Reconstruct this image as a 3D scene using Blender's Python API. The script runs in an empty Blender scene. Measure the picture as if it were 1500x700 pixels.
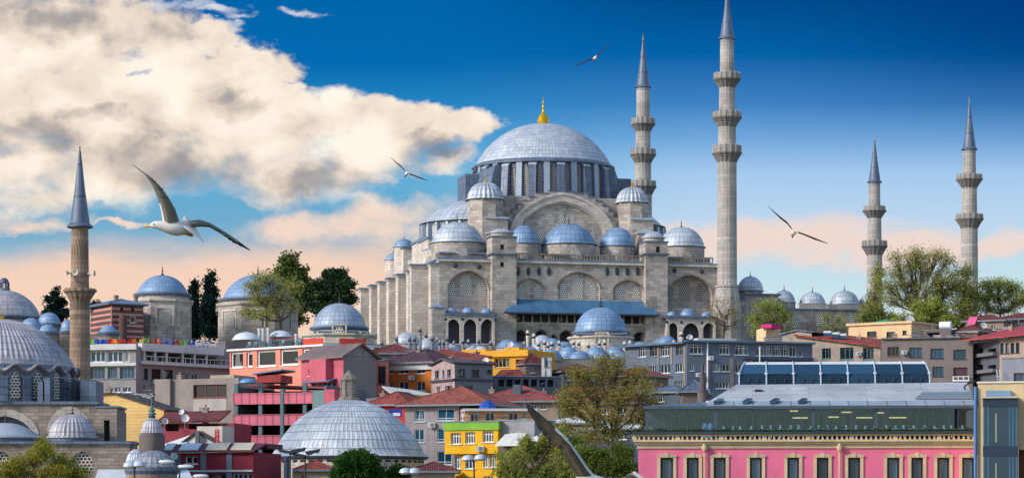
import bpy, math, random
from mathutils import Vector, Matrix
random.seed(7)
R = math.radians
PI = math.pi
scene = bpy.context.scene
COL = scene.collection

# ------------------------------------------------------------------ camera, sky, sun, exposure
FOC, HOR, CAMZ = 4000.0, 760.0, 14.0        # focal length and horizon row measured on a 1500 px wide frame, eye height
EXPOSURE = 0.42
SKY = 0.15
SUN_DIR = Vector((-0.88, -0.46, 0.52)).normalized()

cam_d = bpy.data.cameras.new("camera"); cam = bpy.data.objects.new("camera", cam_d); COL.objects.link(cam)
cam.location = (0, 0, CAMZ); cam.rotation_euler = (R(90), 0, 0)
cam_d.sensor_width = 36.0; cam_d.lens = 36.0 * FOC / 1500.0
cam_d.shift_y = (HOR - 350.0) / 1500.0
cam_d.clip_start = 0.5; cam_d.clip_end = 12000
scene.camera = cam
scene.view_settings.view_transform = 'Standard'; scene.view_settings.look = 'None'
scene.view_settings.exposure = EXPOSURE; scene.view_settings.gamma = 1.0
scene.view_settings.use_curve_mapping = False
scene.render.engine = 'CYCLES'
scene.cycles.max_bounces = 6; scene.cycles.diffuse_bounces = 3; scene.cycles.glossy_bounces = 3
scene.cycles.transparent_max_bounces = 12; scene.cycles.transmission_bounces = 4
scene.cycles.caustics_reflective = False; scene.cycles.caustics_refractive = False
scene.cycles.use_denoising = True

def lin(r, g, b, k=1.0):
    f = lambda c: ((c/255.0+0.055)/1.055)**2.4 if c > 10 else c/255.0/12.92
    return (f(r)*k, f(g)*k, f(b)*k, 1.0)

class Nodes:
    def __init__(s, nt): s.nt = nt; s.x = 0
    def new(s, t, **kw):
        n = s.nt.nodes.new(t)
        for k, v in kw.items():
            if k.startswith('i_'): s.set(n, k[2:], v)
            else: setattr(n, k, v)
        return n
    def set(s, n, key, v):
        key = int(key) if key.isdigit() else key.replace('_', ' ')
        sock = n.inputs[key]
        if isinstance(v, bpy.types.NodeSocket): s.nt.links.new(v, sock)
        else: sock.default_value = v
    def math(s, op, a, b=None, c=None, clamp=False):
        n = s.nt.nodes.new('ShaderNodeMath'); n.operation = op; n.use_clamp = clamp
        for i, v in enumerate((a, b, c)):
            if v is None: continue
            s.set(n, str(i), v)
        return n.outputs[0]
    def vec(s, op, a, b=None, c=None):
        n = s.nt.nodes.new('ShaderNodeVectorMath'); n.operation = op
        for i, v in enumerate((a, b, c)):
            if v is None: continue
            s.set(n, str(i), v)
        return n.outputs['Value'] if op in ('DOT_PRODUCT', 'LENGTH', 'DISTANCE') else n.outputs[0]
    def ss(s, v, a, b, lo=0.0, hi=1.0):
        n = s.nt.nodes.new('ShaderNodeMapRange'); n.interpolation_type = 'SMOOTHSTEP'
        s.set(n, '0', v)
        for i, q in enumerate((a, b, lo, hi)): n.inputs[i+1].default_value = q
        return n.outputs[0]
    def mix(s, f, a, b, mode='MIX'):
        n = s.nt.nodes.new('ShaderNodeMix'); n.data_type = 'RGBA'; n.blend_type = mode
        s.set(n, '0', f); s.set(n, '6', a); s.set(n, '7', b)
        return n.outputs[2]
    def ramp(s, f, stops, interp='LINEAR'):
        n = s.nt.nodes.new('ShaderNodeValToRGB'); e = n.color_ramp; e.interpolation = interp
        while len(e.elements) < len(stops): e.elements.new(0.5)
        for el, (p, c) in zip(e.elements, stops): el.position = p; el.color = c
        s.set(n, '0', f); return n.outputs[0]
    def noise(s, v, scale, detail=4, rough=0.55, dist=0.0, dim='3D'):
        n = s.nt.nodes.new('ShaderNodeTexNoise'); n.noise_dimensions = dim
        s.set(n, 'Vector', v); n.inputs['Scale'].default_value = scale; n.inputs['Detail'].default_value = detail
        n.inputs['Roughness'].default_value = rough; n.inputs['Distortion'].default_value = dist
        return n.outputs[0]

def build_world():
    w = bpy.data.worlds.new("World"); scene.world = w; w.use_nodes = True
    nt = w.node_tree; nt.nodes.clear(); N = Nodes(nt)
    out = N.new('ShaderNodeOutputWorld'); bg = N.new('ShaderNodeBackground', i_Strength=SKY)
    nt.links.new(bg.outputs[0], out.inputs[0])
    sky = N.new('ShaderNodeTexSky'); sky.sky_type = 'NISHITA'; sky.sun_disc = False
    sky.sun_elevation = math.asin(SUN_DIR.z); sky.sun_rotation = math.atan2(SUN_DIR.x, SUN_DIR.y)
    sky.air_density = 1.0; sky.dust_density = 0.35; sky.ozone_density = 1.0
    d = N.new('ShaderNodeTexCoord').outputs['Generated']
    sep = N.new('ShaderNodeSeparateXYZ', i_0=d)
    x, y, z = sep.outputs
    yy = N.math('MAXIMUM', y, 0.2)
    # direction of the sky as (hundredths): azimuth tangent and elevation tangent around the hill's bearing
    px = N.math('MULTIPLY_ADD', N.math('DIVIDE', x, yy), FOC/100, 7.5)
    py = N.math('MULTIPLY_ADD', N.math('DIVIDE', z, yy), -FOC/100, HOR/100)
    p = N.new('ShaderNodeCombineXYZ', i_0=px, i_1=py).outputs[0]
    clear_r = N.ramp(N.math('DIVIDE', py, 8.0), [
        (0.0, lin(0, 76, 142)), (0.10, lin(4, 98, 168)), (0.19, lin(62, 130, 195)), (0.25, lin(110, 165, 218)),
        (0.32, lin(165, 202, 238)), (0.40, lin(188, 214, 238)), (0.52, lin(198, 226, 236)), (0.62, lin(222, 230, 236)), (1.0, lin(215, 215, 215))])
    clear_l = N.ramp(N.math('DIVIDE', py, 8.0), [
        (0.0, lin(0, 102, 172)), (0.12, lin(4, 108, 178)), (0.22, lin(40, 142, 200)), (0.30, lin(85, 172, 216)),
        (0.40, lin(112, 172, 206)), (0.47, lin(140, 180, 205)), (0.56, lin(200, 215, 222)), (1.0, lin(215, 215, 215))])
    col = N.mix(N.ss(px, 5.5, 10.5), clear_l, clear_r)
    # a little deeper towards the upper corner on the right
    col = N.mix(N.math('MULTIPLY', N.ss(px, 10.5, 15.5), N.ss(py, 2.6, -0.5)), col, lin(0, 62, 128))
    wn = N.new('ShaderNodeTexNoise', i_Vector=N.vec('MULTIPLY', p, (0.8, 1.1, 1)), i_Scale=1.1); wn.inputs['Detail'].default_value = 6; wn.inputs['Roughness'].default_value = 0.6
    wv = N.vec('MULTIPLY', N.vec('SUBTRACT', wn.outputs['Color'], (0.5, 0.5, 0.5)), (1.5, 0.95, 0))
    p0 = p; pw = N.vec('ADD', p, wv)
    ns = N.vec('MULTIPLY', p, (0.75, 1.05, 1))
    n1 = N.noise(ns, 1.15, 10, 0.6, 0.3)
    n2 = N.noise(N.vec('ADD', ns, (-0.20, -0.24, 0.0)), 1.15, 8, 0.58, 0.3)
    n3 = N.noise(N.vec('ADD', N.vec('MULTIPLY', p, (0.45, 0.9, 1)), (7.3, 2.1, 0)), 1.0, 6, 0.55, 0.4)
    def blobs(lst, p=pw):
        acc = None
        for (cx, cy, rx, ry) in lst:
            q = N.vec('MULTIPLY_ADD', p, (100/rx, 100/ry, 0), (-cx/rx, -cy/ry, 0))
            v = N.math('SUBTRACT', 1.0, N.vec('DOT_PRODUCT', q, q))
            acc = v if acc is None else N.math('MAXIMUM', acc, v)
        return N.math('MAXIMUM', acc, -2.0)
    # low peach banks near the horizon, both sides
    wob = N.math('MULTIPLY_ADD', n3, 0.9, -0.45)
    left = N.math('MULTIPLY', N.ss(N.math('ADD', py, N.math('MULTIPLY', wob, 1.2)), 3.40, 4.0), N.ss(px, 8.6, 6.2))
    left = N.math('MULTIPLY', left, N.ss(py, 6.2, 4.9))
    col = N.mix(N.math('MULTIPLY', left, 0.96), col, lin(247, 211, 188))
    rb = blobs([(1060, 352, 330, 38), (1330, 362, 330, 24), (960, 345, 120, 30)])
    rb = N.ss(N.math('ADD', rb, N.math('MULTIPLY', wob, 1.5)), -0.55, 1.0)
    col = N.mix(N.math('MULTIPLY', rb, 0.86), col, lin(246, 217, 202))
    # broken cumulus
    big = blobs([(80, 120, 230, 150), (40, 40, 150, 60), (180, 60, 120, 60), (290, 150, 150, 95), (200, 230, 260, 80), (410, 195, 150, 75),
                 (520, 215, 140, 62), (470, 260, 110, 45), (620, 190, 95, 32), (680, 193, 60, 14), (640, 232, 60, 26), (345, 100, 90, 40), (560, 175, 75, 30), (410, 128, 45, 14), (300, 60, 60, 22), (140, 255, 300, 55), (400, 252, 140, 52), (90, 285, 150, 30)])
    hole = blobs([(186, 80, 36, 16), (200, 112, 30, 8), (560, 275, 70, 16), (365, 305, 45, 13), (470, 110, 40, 20)])
    f = N.math('ADD', big, N.math('MULTIPLY_ADD', n1, 2.7, -1.05))
    f = N.math('SUBTRACT', f, N.math('MULTIPLY', N.math('MAXIMUM', hole, 0.0), 0.55))
    soft = N.math('MULTIPLY_ADD', N.ss(py, 1.4, 2.8), 0.7, 0.75)
    fm_ = N.math('DIVIDE', f, soft, None, True)
    m_big = N.math('MULTIPLY', N.math('MULTIPLY', fm_, fm_), N.math('MULTIPLY_ADD', fm_, -2.0, 3.0))
    low = blobs([(590, 305, 90, 30), (500, 330, 165, 30), (625, 330, 60, 30), (40, 325, 110, 17), (180, 332, 60, 8)])
    wisp = blobs([(225, 6, 60, 12), (270, 12, 55, 10), (310, 20, 50, 10), (345, 30, 36, 8), (445, 16, 34, 9), (668, 182, 70, 14), (330, 42, 40, 7)])
    f2 = N.math('ADD', N.math('MAXIMUM', low, N.math('SUBTRACT', wisp, 0.15)), N.math('MULTIPLY_ADD', n1, 3.0, -1.5))
    m_low = N.math('MULTIPLY', N.ss(f2, -0.15, 1.25), 0.93)
    s1 = N.noise(ns, 0.62, 4, 0.5, 0.2); s2 = N.noise(N.vec('ADD', ns, (0.30, -0.34, 0.0)), 0.62, 4, 0.5, 0.2)
    relief = N.math('ADD', N.math('MULTIPLY_ADD', N.math('SUBTRACT', s1, s2), 1.7, 0.72), N.math('MULTIPLY', N.math('SUBTRACT', n1, n2), 0.95))
    dark = blobs([(40, 205, 120, 40), (230, 245, 170, 45), (60, 40, 120, 32), (350, 150, 60, 20), (640, 215, 50, 20), (480, 262, 90, 28), (130, 170, 80, 16)])
    shade = N.math('SUBTRACT', relief, N.math('MULTIPLY', N.math('MAXIMUM', dark, 0.0), 0.42))
    shade = N.math('ADD', shade, N.math('MULTIPLY_ADD', n3, 0.5, -0.24))
    cl = N.ramp(shade, [(0.0, lin(132, 136, 146)), (0.3, lin(178, 170, 166)), (0.58, lin(233, 217, 201)), (0.8, lin(252, 238, 221)), (1.0, lin(255, 248, 234))])
    col = N.mix(m_low, col, N.mix(N.ss(py, 0.6, 2.4), lin(235, 235, 238), lin(250, 221, 200)))
    col = N.mix(m_big, col, cl)
    gain = (1.0 / SKY) * 2.0 ** (-EXPOSURE)
    band = N.vec('MULTIPLY', col, (gain, gain, gain))
    fac = N.math('MULTIPLY', N.ss(y, 0.55, 0.85), N.ss(z, 0.42, 0.22))
    nt.links.new(N.mix(fac, sky.outputs[0], band), bg.inputs[0])
    w.cycles.sampling_method = 'MANUAL'; w.cycles.sample_map_resolution = 512
build_world()

sl = bpy.data.lights.new("sun", 'SUN'); sun = bpy.data.objects.new("sun", sl); COL.objects.link(sun)
sl.energy = 2.6; sl.angle = R(12.0); sl.color = (1.0, 0.91, 0.80)
sun.rotation_euler = SUN_DIR.to_track_quat('Z', 'Y').to_euler()

# ------------------------------------------------------------------ geometry helpers
def P(px, py, D):
    """the point at distance D that stands behind a place measured on the photograph"""
    return Vector(((px-750)/FOC*D, D, CAMZ+(HOR-py)/FOC*D))

_G = [(0, 0), (150, 1), (200, 3), (250, 7), (300, 12), (350, 19), (400, 27), (450, 35), (500, 43), (532, 48), (700, 50), (900, 46), (3000, 20), (9000, 0)]
def ground(D):
    for (a, za), (b, zb) in zip(_G, _G[1:]):
        if D <= b: return za+(zb-za)*(D-a)/(b-a)
    return 0.0

class MB:
    """collects faces; build() links them as ONE mesh object"""
    def __init__(s): s.v = []; s.f = []; s.mi = []; s.sm = []; s.uv = []; s.M = None
    def V(s, p):
        p = Vector(p)
        s.v.append(s.M @ p if s.M is not None else p); return len(s.v)-1
    def F(s, ids, m=0, sm=False, uv=None): s.f.append(ids); s.mi.append(m); s.sm.append(sm); s.uv.append(uv)
    def poly(s, pts, m=0, sm=False, uv=None): s.F([s.V(p) for p in pts], m, sm, uv)
    def box(s, x0, y0, z0, x1, y1, z1, m=0, top=True, bottom=True):
        v = [s.V(p) for p in ((x0,y0,z0),(x1,y0,z0),(x1,y1,z0),(x0,y1,z0),(x0,y0,z1),(x1,y0,z1),(x1,y1,z1),(x0,y1,z1))]
        fs = [(0,1,5,4),(1,2,6,5),(2,3,7,6),(3,0,4,7)]
        if top: fs.append((4,5,6,7))
        if bottom: fs.append((3,2,1,0))
        for q in fs: s.F([v[i] for i in q], m)
    def hexa(s, p, m=0):
        v = [s.V(q) for q in p]
        for q in ((0,1,5,4),(1,2,6,5),(2,3,7,6),(3,0,4,7),(4,5,6,7),(3,2,1,0)): s.F([v[i] for i in q], m)
    def fbox(s, fm, a0, a1, z0, z1, d0, d1, m=0):
        s.hexa([fm(a0,z0,d0),fm(a1,z0,d0),fm(a1,z0,d1),fm(a0,z0,d1),fm(a0,z1,d0),fm(a1,z1,d0),fm(a1,z1,d1),fm(a0,z1,d1)], m)
    def prism(s, pts, z0, z1, m=0, mt=None):
        n = len(pts); lo = [s.V((x,y,z0)) for x,y in pts]; hi = [s.V((x,y,z1)) for x,y in pts]
        for i in range(n): s.F([lo[i],lo[(i+1)%n],hi[(i+1)%n],hi[i]], m)
        s.F(hi, m if mt is None else mt); s.F(lo[::-1], m)
    def lathe(s, c, prof, n=24, m=0, sm=True, sheets=None, row=1.0, ridge=0.0, every=2, a0=0.0, a1=None, phase=0.0):
        full = a1 is None
        a1 = a0+2*PI if full else a1
        k = n if full else n+1
        rings = []
        for r, z in prof:
            if r < 1e-4: rings.append([s.V((c[0],c[1],c[2]+z))]); continue
            ring = []
            for i in range(k):
                a = a0+(a1-a0)*i/n+phase
                rr = r+(ridge*min(1, r*0.8) if ridge and i % every == 0 else 0)
                ring.append(s.V((c[0]+rr*math.cos(a), c[1]+rr*math.sin(a), c[2]+z)))
            rings.append(ring)
        L = 0.0
        for j in range(len(prof)-1):
            A, B = rings[j], rings[j+1]
            L2 = L+math.hypot(prof[j+1][0]-prof[j][0], prof[j+1][1]-prof[j][1])/row
            for i in range(n):
                i2 = (i+1) % k
                if sheets: u0, u1 = i/n*sheets, (i+1)/n*sheets
                if len(A) == 1 and len(B) == 1: continue
                if len(B) == 1: ids = [A[i], A[i2], B[0]]; uv = ((u0,L),(u1,L),((u0+u1)/2,L2)) if sheets else None
                elif len(A) == 1: ids = [A[0], B[i2], B[i]]; uv = (((u0+u1)/2,L),(u1,L2),(u0,L2)) if sheets else None
                else: ids = [A[i], A[i2], B[i2], B[i]]; uv = ((u0,L),(u1,L),(u1,L2),(u0,L2)) if sheets else None
                s.F(ids, m, sm, uv)
            L = L2
    def tube(s, path, rad, n=6, m=0, cap=True):
        path = [Vector(p) for p in path]; rings = []
        for i, p in enumerate(path):
            t = (path[min(i+1, len(path)-1)]-path[max(i-1, 0)]).normalized()
            a = t.cross(Vector((0,0,1)));
            if a.length < 1e-3: a = t.cross(Vector((1,0,0)))
            a.normalize(); b = t.cross(a); r = rad[i] if isinstance(rad, (list, tuple)) else rad
            rings.append([s.V(p+a*(r*math.cos(2*PI*k/n))+b*(r*math.sin(2*PI*k/n))) for k in range(n)])
        for A, B in zip(rings, rings[1:]):
            for k in range(n): s.F([A[k], A[(k+1) % n], B[(k+1) % n], B[k]], m, True)
        if cap: s.F(rings[0][::-1], m); s.F(rings[-1], m)
    def wall(s, fm, a0, a1, z0, z1, holes, m=0):
        """wall face with real openings: hole = (a0,a1,z0,z1,spring or None,depth,back material or None)"""
        xs = sorted(set([a0, a1]+[max(a0, min(a1, h[i])) for h in holes for i in (0, 1)]))
        zs = sorted(set([z0, z1]+[max(z0, min(z1, h[i])) for h in holes for i in (2, 3)]))
        for x, X in zip(xs, xs[1:]):
            if X-x < 1e-5: continue
            run = None
            for z, Z in list(zip(zs, zs[1:]))+[(None, None)]:
                inside = z is None or any(h[0] <= (x+X)/2 <= h[1] and h[2] <= (z+Z)/2 <= h[3] for h in holes)
                if inside:
                    if run: s.poly([fm(x,run[0],0),fm(X,run[0],0),fm(X,run[1],0),fm(x,run[1],0)], m)
                    run = None
                else: run = (run[0], Z) if run else (z, Z)
        for h in holes:
            x0, x1, b0, b1, sp, dep, back = h[:7]
            if sp is None: out = [(x0,b0),(x1,b0),(x1,b1),(x0,b1)]
            else:
                cv = arch((x0+x1)/2, (x1-x0)/2, sp, b1, 10)
                out = [(x0,b0),(x1,b0)]+cv
                for (xa,za),(xb,zb) in zip(cv, cv[1:]):
                    s.poly([fm(xb,zb,0),fm(xa,za,0),fm(xa,b1,0),fm(xb,b1,0)], m) if max(b1-za, b1-zb) > 1e-4 else None
            for (xa,za),(xb,zb) in zip(out, out[1:]+out[:1]):
                if abs(xa-xb)+abs(za-zb) > 1e-5: s.poly([fm(xa,za,0),fm(xb,zb,0),fm(xb,zb,dep),fm(xa,za,dep)], m)
            if back is not None: s.poly([fm(xa,za,dep) for xa,za in out], back)
    def build(s, name, mats, parent=None, sharp=32):
        me = bpy.data.meshes.new(name)
        me.from_pydata([tuple(v) for v in s.v], [], s.f)
        for mt in (mats if isinstance(mats, (list, tuple)) else [mats]): me.materials.append(mt)
        me.polygons.foreach_set('material_index', s.mi); me.polygons.foreach_set('use_smooth', s.sm)
        uvl = me.uv_layers.new(name='uv'); data = [0.0]*(2*len(me.loops)); li = 0
        for ids, uv in zip(s.f, s.uv):
            if uv is None:
                p = [s.v[i] for i in ids]; n = Vector((0,0,0))
                for i in range(1, len(p)-1): n += (p[i]-p[0]).cross(p[i+1]-p[0])
                if n.length > 1e-12: n.normalize()
                t = Vector((-n.y, n.x, 0)) if abs(n.z) < 0.995 else Vector((1,0,0))
                if t.length > 1e-9: t.normalize()
                b = n.cross(t)
                for q in p: data[li] = q.dot(t); data[li+1] = q.dot(b); li += 2
            else:
                for q in uv: data[li], data[li+1] = q; li += 2
        uvl.data.foreach_set('uv', data)
        me.update()
        if any(s.sm): me.set_sharp_from_angle(angle=R(sharp))
        o = bpy.data.objects.new(name, me); COL.objects.link(o)
        if parent is not None: o.parent = parent
        return o

def arch(xc, hw, sp, top, n=10):
    """pointed arch from the right springing over the crown to the left springing"""
    pts = []
    for i in range(2*n+1):
        a = PI*i/(2*n); t = math.cos(a)
        pts.append((xc+hw*t, sp+(top-sp)*(0.86*math.sqrt(max(0, 1-t*t))+0.14*(1-abs(t)))))
    return pts

def cap(r, h, n=10):
    """profile of a dome of radius r and height h, base to crown"""
    if h >= r: return [(r*math.cos(PI/2*i/n), h*math.sin(PI/2*i/n)) for i in range(n)]+[(0, h)]
    Rs = (r*r+h*h)/(2*h); a0 = math.asin(r/Rs)
    return [(Rs*math.sin(a0*(1-i/n)), h-Rs+Rs*math.cos(a0*(1-i/n))) for i in range(n)]+[(0, h)]

def tag(o, label=None, cat=None, group=None, kind=None):
    if label: o['label'] = label
    if cat: o['category'] = cat
    if group: o['group'] = group
    if kind: o['kind'] = kind
    return o
def thing(name, label, cat, loc, rz=0.0, group=None):
    o = bpy.data.objects.new(name, None); COL.objects.link(o)
    o.location = loc; o.rotation_euler = (0, 0, rz); o.empty_display_size = 0.5
    return tag(o, label, cat, group)
def copy_tree(o, parent=None):
    c = o.copy(); COL.objects.link(c)
    if parent is not None: c.parent = parent
    for ch in [q for q in COL.objects if q.parent == o]: copy_tree(ch, c)
    return c

# ------------------------------------------------------------------ materials
_M = {}
def mat(name, fn):
    if name in _M: return _M[name]
    m = bpy.data.materials.new(name); m.use_nodes = True
    nt = m.node_tree; b = nt.nodes['Principled BSDF']; fn(Nodes(nt), nt, b, m); _M[name] = m
    return m
def k3(c, k): return (c[0]*k, c[1]*k, c[2]*k, 1)
def objc(N): return N.new('ShaderNodeTexCoord').outputs['Object']
def uvc(N): return N.new('ShaderNodeTexCoord').outputs['UV']
def brick(N, c1, c2, cm, bw, bh, ms, smooth=0.1, off=0.5, bias=0.0, v=None):
    n = N.new('ShaderNodeTexBrick', offset=off, offset_frequency=2, squash=1.0)
    N.set(n, 'Vector', v if v is not None else uvc(N))
    n.inputs['Color1'].default_value = c1; n.inputs['Color2'].default_value = c2; n.inputs['Mortar'].default_value = cm
    n.inputs['Scale'].default_value = 1.0; n.inputs['Mortar Size'].default_value = ms; n.inputs['Mortar Smooth'].default_value = smooth
    n.inputs['Bias'].default_value = bias; n.inputs['Brick Width'].default_value = bw; n.inputs['Row Height'].default_value = bh
    return n
def weather(N, col, dirt=0.5, scale=0.25, lo=0.72, hi=1.14):
    o = objc(N)
    n = N.noise(o, scale, 6, 0.6)
    col = N.mix(1.0, col, N.ramp(n, [(0.3, (lo,lo,lo,1)), (0.7, (hi,hi*0.99,hi*0.97,1))]), 'MULTIPLY')
    n_b = N.noise(N.vec('ADD', o, (31.0, 17.0, 5.0)), scale*4.5, 5, 0.65)
    col = N.mix(N.math('MULTIPLY', N.ss(n_b, 0.52, 0.72), dirt*0.55), col, N.mix(1.0, col, (0.62, 0.60, 0.58, 1), 'MULTIPLY'))
    col = N.mix(N.math('MULTIPLY', N.ss(n_b, 0.46, 0.30), dirt*0.5), col, N.mix(1.0, col, (1.22, 1.2, 1.16, 1), 'MULTIPLY'))
    st = N.noise(N.vec('MULTIPLY', o, (1, 1, 0.07)), 1.1, 6, 0.65)
    col = N.mix(N.math('MULTIPLY', N.ss(st, 0.54, 0.74), dirt), col, N.mix(1.0, col, (0.42, 0.40, 0.40, 1), 'MULTIPLY'))
    return col
def bump(N, b, h, strength=0.3, dist=0.05):
    n = N.new('ShaderNodeBump'); n.inputs['Strength'].default_value = strength; n.inputs['Distance'].default_value = dist
    N.set(n, 'Height', h); N.set(b, 'Normal', n.outputs[0])
def stone(name, c, bw=1.3, bh=0.55, var=0.2, dirt=0.45, ms=0.025, rough=0.9):
    def fn(N, nt, b, m):
        br = brick(N, k3(c, 1+var), k3(c, 1-var), k3(c, 0.6), bw, bh, ms)
        N.set(b, 'Base Color', weather(N, br.outputs[0], dirt)); b.inputs['Roughness'].default_value = rough
        bump(N, b, N.math('SUBTRACT', N.noise(objc(N), 3.0, 5), N.math('MULTIPLY', br.outputs[1], 0.6)), 0.35, 0.06)
    return mat(name, fn)
def lead(name, c, bw=1.0, bh=1.0, ms=0.035, var=0.07, off=0.0, rough=0.48, dirt=0.35, scale=0.4, metal=0.12):
    def fn(N, nt, b, m):
        br = brick(N, k3(c, 1+var), k3(c, 1-var), k3(c, 0.52), bw, bh, ms, 0.3, off)
        col = weather(N, br.outputs[0], dirt, scale, 0.78, 1.2)
        N.set(b, 'Base Color', col); b.inputs['Roughness'].default_value = rough; b.inputs['Metallic'].default_value = metal
        bump(N, b, N.math('ADD', br.outputs[1], N.math('MULTIPLY', N.noise(objc(N), 1.5, 4), 0.5)), 0.35, 0.06)
    return mat(name, fn)
def plaster(name, c, dirt=0.4, rough=0.85, scale=0.35, lo=0.78, hi=1.1):
    def fn(N, nt, b, m):
        N.set(b, 'Base Color', weather(N, c, dirt, scale, lo, hi)); b.inputs['Roughness'].default_value = rough
        bump(N, b, N.noise(objc(N), 6.0, 5), 0.15, 0.03)
    return mat(name, fn)
def panels(name, c, bw, bh, ms=0.04, var=0.06, line=0.5, dirt=0.25, off=0.0, rough=0.7):
    def fn(N, nt, b, m):
        br = brick(N, k3(c, 1+var), k3(c, 1-var), k3(c, line), bw, bh, ms, 0.1, off)
        N.set(b, 'Base Color', weather(N, br.outputs[0], dirt)); b.inputs['Roughness'].default_value = rough
        bump(N, b, br.outputs[1], -0.3, 0.04)
    return mat(name, fn)
def tiles(name, c, dirt=0.4):
    def fn(N, nt, b, m):
        br = brick(N, k3(c, 1.35), k3(c, 0.7), k3(c, 0.35), 0.26, 0.42, 0.03, 0.3, 0.0)
        N.set(b, 'Base Color', weather(N, br.outputs[0], dirt, 0.5, 0.6, 1.2)); b.inputs['Roughness'].default_value = 0.88
        w = N.new('ShaderNodeTexWave', wave_type='BANDS', bands_direction='X'); N.set(w, 'Vector', uvc(N)); w.inputs['Scale'].default_value = 1.2
        bump(N, b, w.outputs[1], 0.6, 0.08)
    return mat(name, fn)
def paint(name, c, rough=0.5, metal=0.0, var=0.12):
    def fn(N, nt, b, m):
        n = N.noise(objc(N), 0.9, 5)
        N.set(b, 'Base Color', N.mix(1.0, c, N.ramp(n, [(0.3, (1-var,1-var,1-var,1)), (0.7, (1+var*0.6,)*3+(1,))]), 'MULTIPLY'))
        b.inputs['Roughness'].default_value = rough; b.inputs['Metallic'].default_value = metal
    return mat(name, fn)
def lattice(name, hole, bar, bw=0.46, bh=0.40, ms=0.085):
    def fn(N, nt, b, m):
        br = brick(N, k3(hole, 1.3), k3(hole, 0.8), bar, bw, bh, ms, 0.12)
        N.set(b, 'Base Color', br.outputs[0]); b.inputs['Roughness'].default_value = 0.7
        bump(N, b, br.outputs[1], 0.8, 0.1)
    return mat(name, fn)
def glass(name, c, rough=0.12, curtain=0.25):
    def fn(N, nt, b, m):
        rnd = N.new('ShaderNodeObjectInfo').outputs['Random']
        o = objc(N)
        n = N.noise(N.vec('ADD', N.vec('MULTIPLY', o, (1.2, 1.2, 0.25)), N.new('ShaderNodeCombineXYZ', i_0=N.math('MULTIPLY', rnd, 90)).outputs[0]), 0.9, 2)
        k = N.math('MULTIPLY', N.ss(n, 0.52, 0.58), N.math('MULTIPLY', N.math('GREATER_THAN', rnd, 1-curtain*1.6), 0.5))
        col = N.mix(k, N.mix(rnd, k3(c, 0.6), k3(c, 1.5)), (0.36, 0.36, 0.36, 1))
        N.set(b, 'Base Color', col); b.inputs['Roughness'].default_value = rough
        b.inputs['Specular IOR Level'].default_value = 0.32
    return mat(name, fn)
def clear_glass(name, tint, refl=0.16):
    def fn(N, nt, b, m):
        nt.nodes.remove(b); out = nt.nodes['Material Output']
        t = N.new('ShaderNodeBsdfTransparent', i_Color=tint); g = N.new('ShaderNodeBsdfGlossy', i_Color=(0.45,0.62,0.8,1), i_Roughness=0.04)
        mx = N.new('ShaderNodeMixShader', i_0=refl); nt.links.new(t.outputs[0], mx.inputs[1]); nt.links.new(g.outputs[0], mx.inputs[2])
        nt.links.new(mx.outputs[0], out.inputs[0])
    return mat(name, fn)
def leaf(name, c1, c2, trans=0.35):
    def fn(N, nt, b, m):
        nt.nodes.remove(b); out = nt.nodes['Material Output']
        rnd = N.new('ShaderNodeNewGeometry').outputs['Random Per Island']
        col = N.mix(rnd, c1, c2)
        d = N.new('ShaderNodeBsdfDiffuse', i_Color=col); t = N.new('ShaderNodeBsdfTranslucent', i_Color=col)
        mx = N.new('ShaderNodeMixShader', i_0=trans); nt.links.new(d.outputs[0], mx.inputs[1]); nt.links.new(t.outputs[0], mx.inputs[2])
        nt.links.new(mx.outputs[0], out.inputs[0])
    return mat(name, fn)
def lamp_mat(name, c, s):
    def fn(N, nt, b, m):
        b.inputs['Base Color'].default_value = c; b.inputs['Emission Color'].default_value = c; b.inputs['Emission Strength'].default_value = s
    return mat(name, fn)

STONE = stone('mosque_ashlar', lin(179, 170, 163), 1.5, 0.62, 0.24, 0.85)
STONE_L = stone('pale_ashlar', lin(206, 196, 187), 1.5, 0.62, 0.14, 0.35)
STONE_D = stone('weathered_ashlar', lin(150, 138, 128), 0.85, 0.36, 0.26, 0.85)
STONE_M = stone('minaret_ashlar', lin(177, 171, 167), 1.1, 0.7, 0.18, 0.75)
STONE_R = stone('old_minaret_stone', lin(150, 128, 110), 0.7, 0.5, 0.5, 0.95)
STONE_S = panels('banded_brick_stone', lin(98, 66, 62), 40.0, 0.92, 0.19, 0.1, 5.0, 0.4)
LEAD = lead('lead_sheet', lin(156, 172, 194), 1, 1, 0.07, 0.11)
LEAD_B = lead('blue_lead_sheet', lin(128, 158, 194), 1, 1, 0.07, 0.1)
LEAD_P = lead('pale_lead_sheet', lin(184, 194, 208), 1, 1, 0.07, 0.10, 0.0, 0.48, 0.55)
LEAD_G = lead('warm_grey_lead', lin(174, 172, 182), 1, 1, 0.06, 0.16, 0.0, 0.5, 0.6)
LEAD_F = lead('flat_lead_roof', lin(112, 132, 160), 0.7, 2.6, 0.05)
LEAD_D = lead('dark_lead', lin(96, 110, 134), 0.8, 1.6, 0.05, 0.2)
LEAD_W = paint('white_lead_cap', lin(176, 186, 200), 0.5, 0.2)
TEAL_R = lead('teal_sheet_roof', lin(72, 118, 156), 0.6, 9, 0.05)
LAT = lattice('stone_lattice', lin(64, 70, 80), lin(226, 220, 208))
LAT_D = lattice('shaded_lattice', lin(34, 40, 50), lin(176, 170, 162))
GOLD = paint('gilt', lin(240, 190, 30), 0.3, 0.7)
BRONZE = paint('dark_bronze', lin(70, 60, 52), 0.5, 0.4)
GLASS = glass('window_glass', lin(42, 60, 78))
GLASS_T = glass('teal_glass', lin(24, 66, 90), 0.1, 0.06)
GLASS_D = glass('dark_glass', lin(24, 30, 40), 0.15, 0.2)
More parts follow.
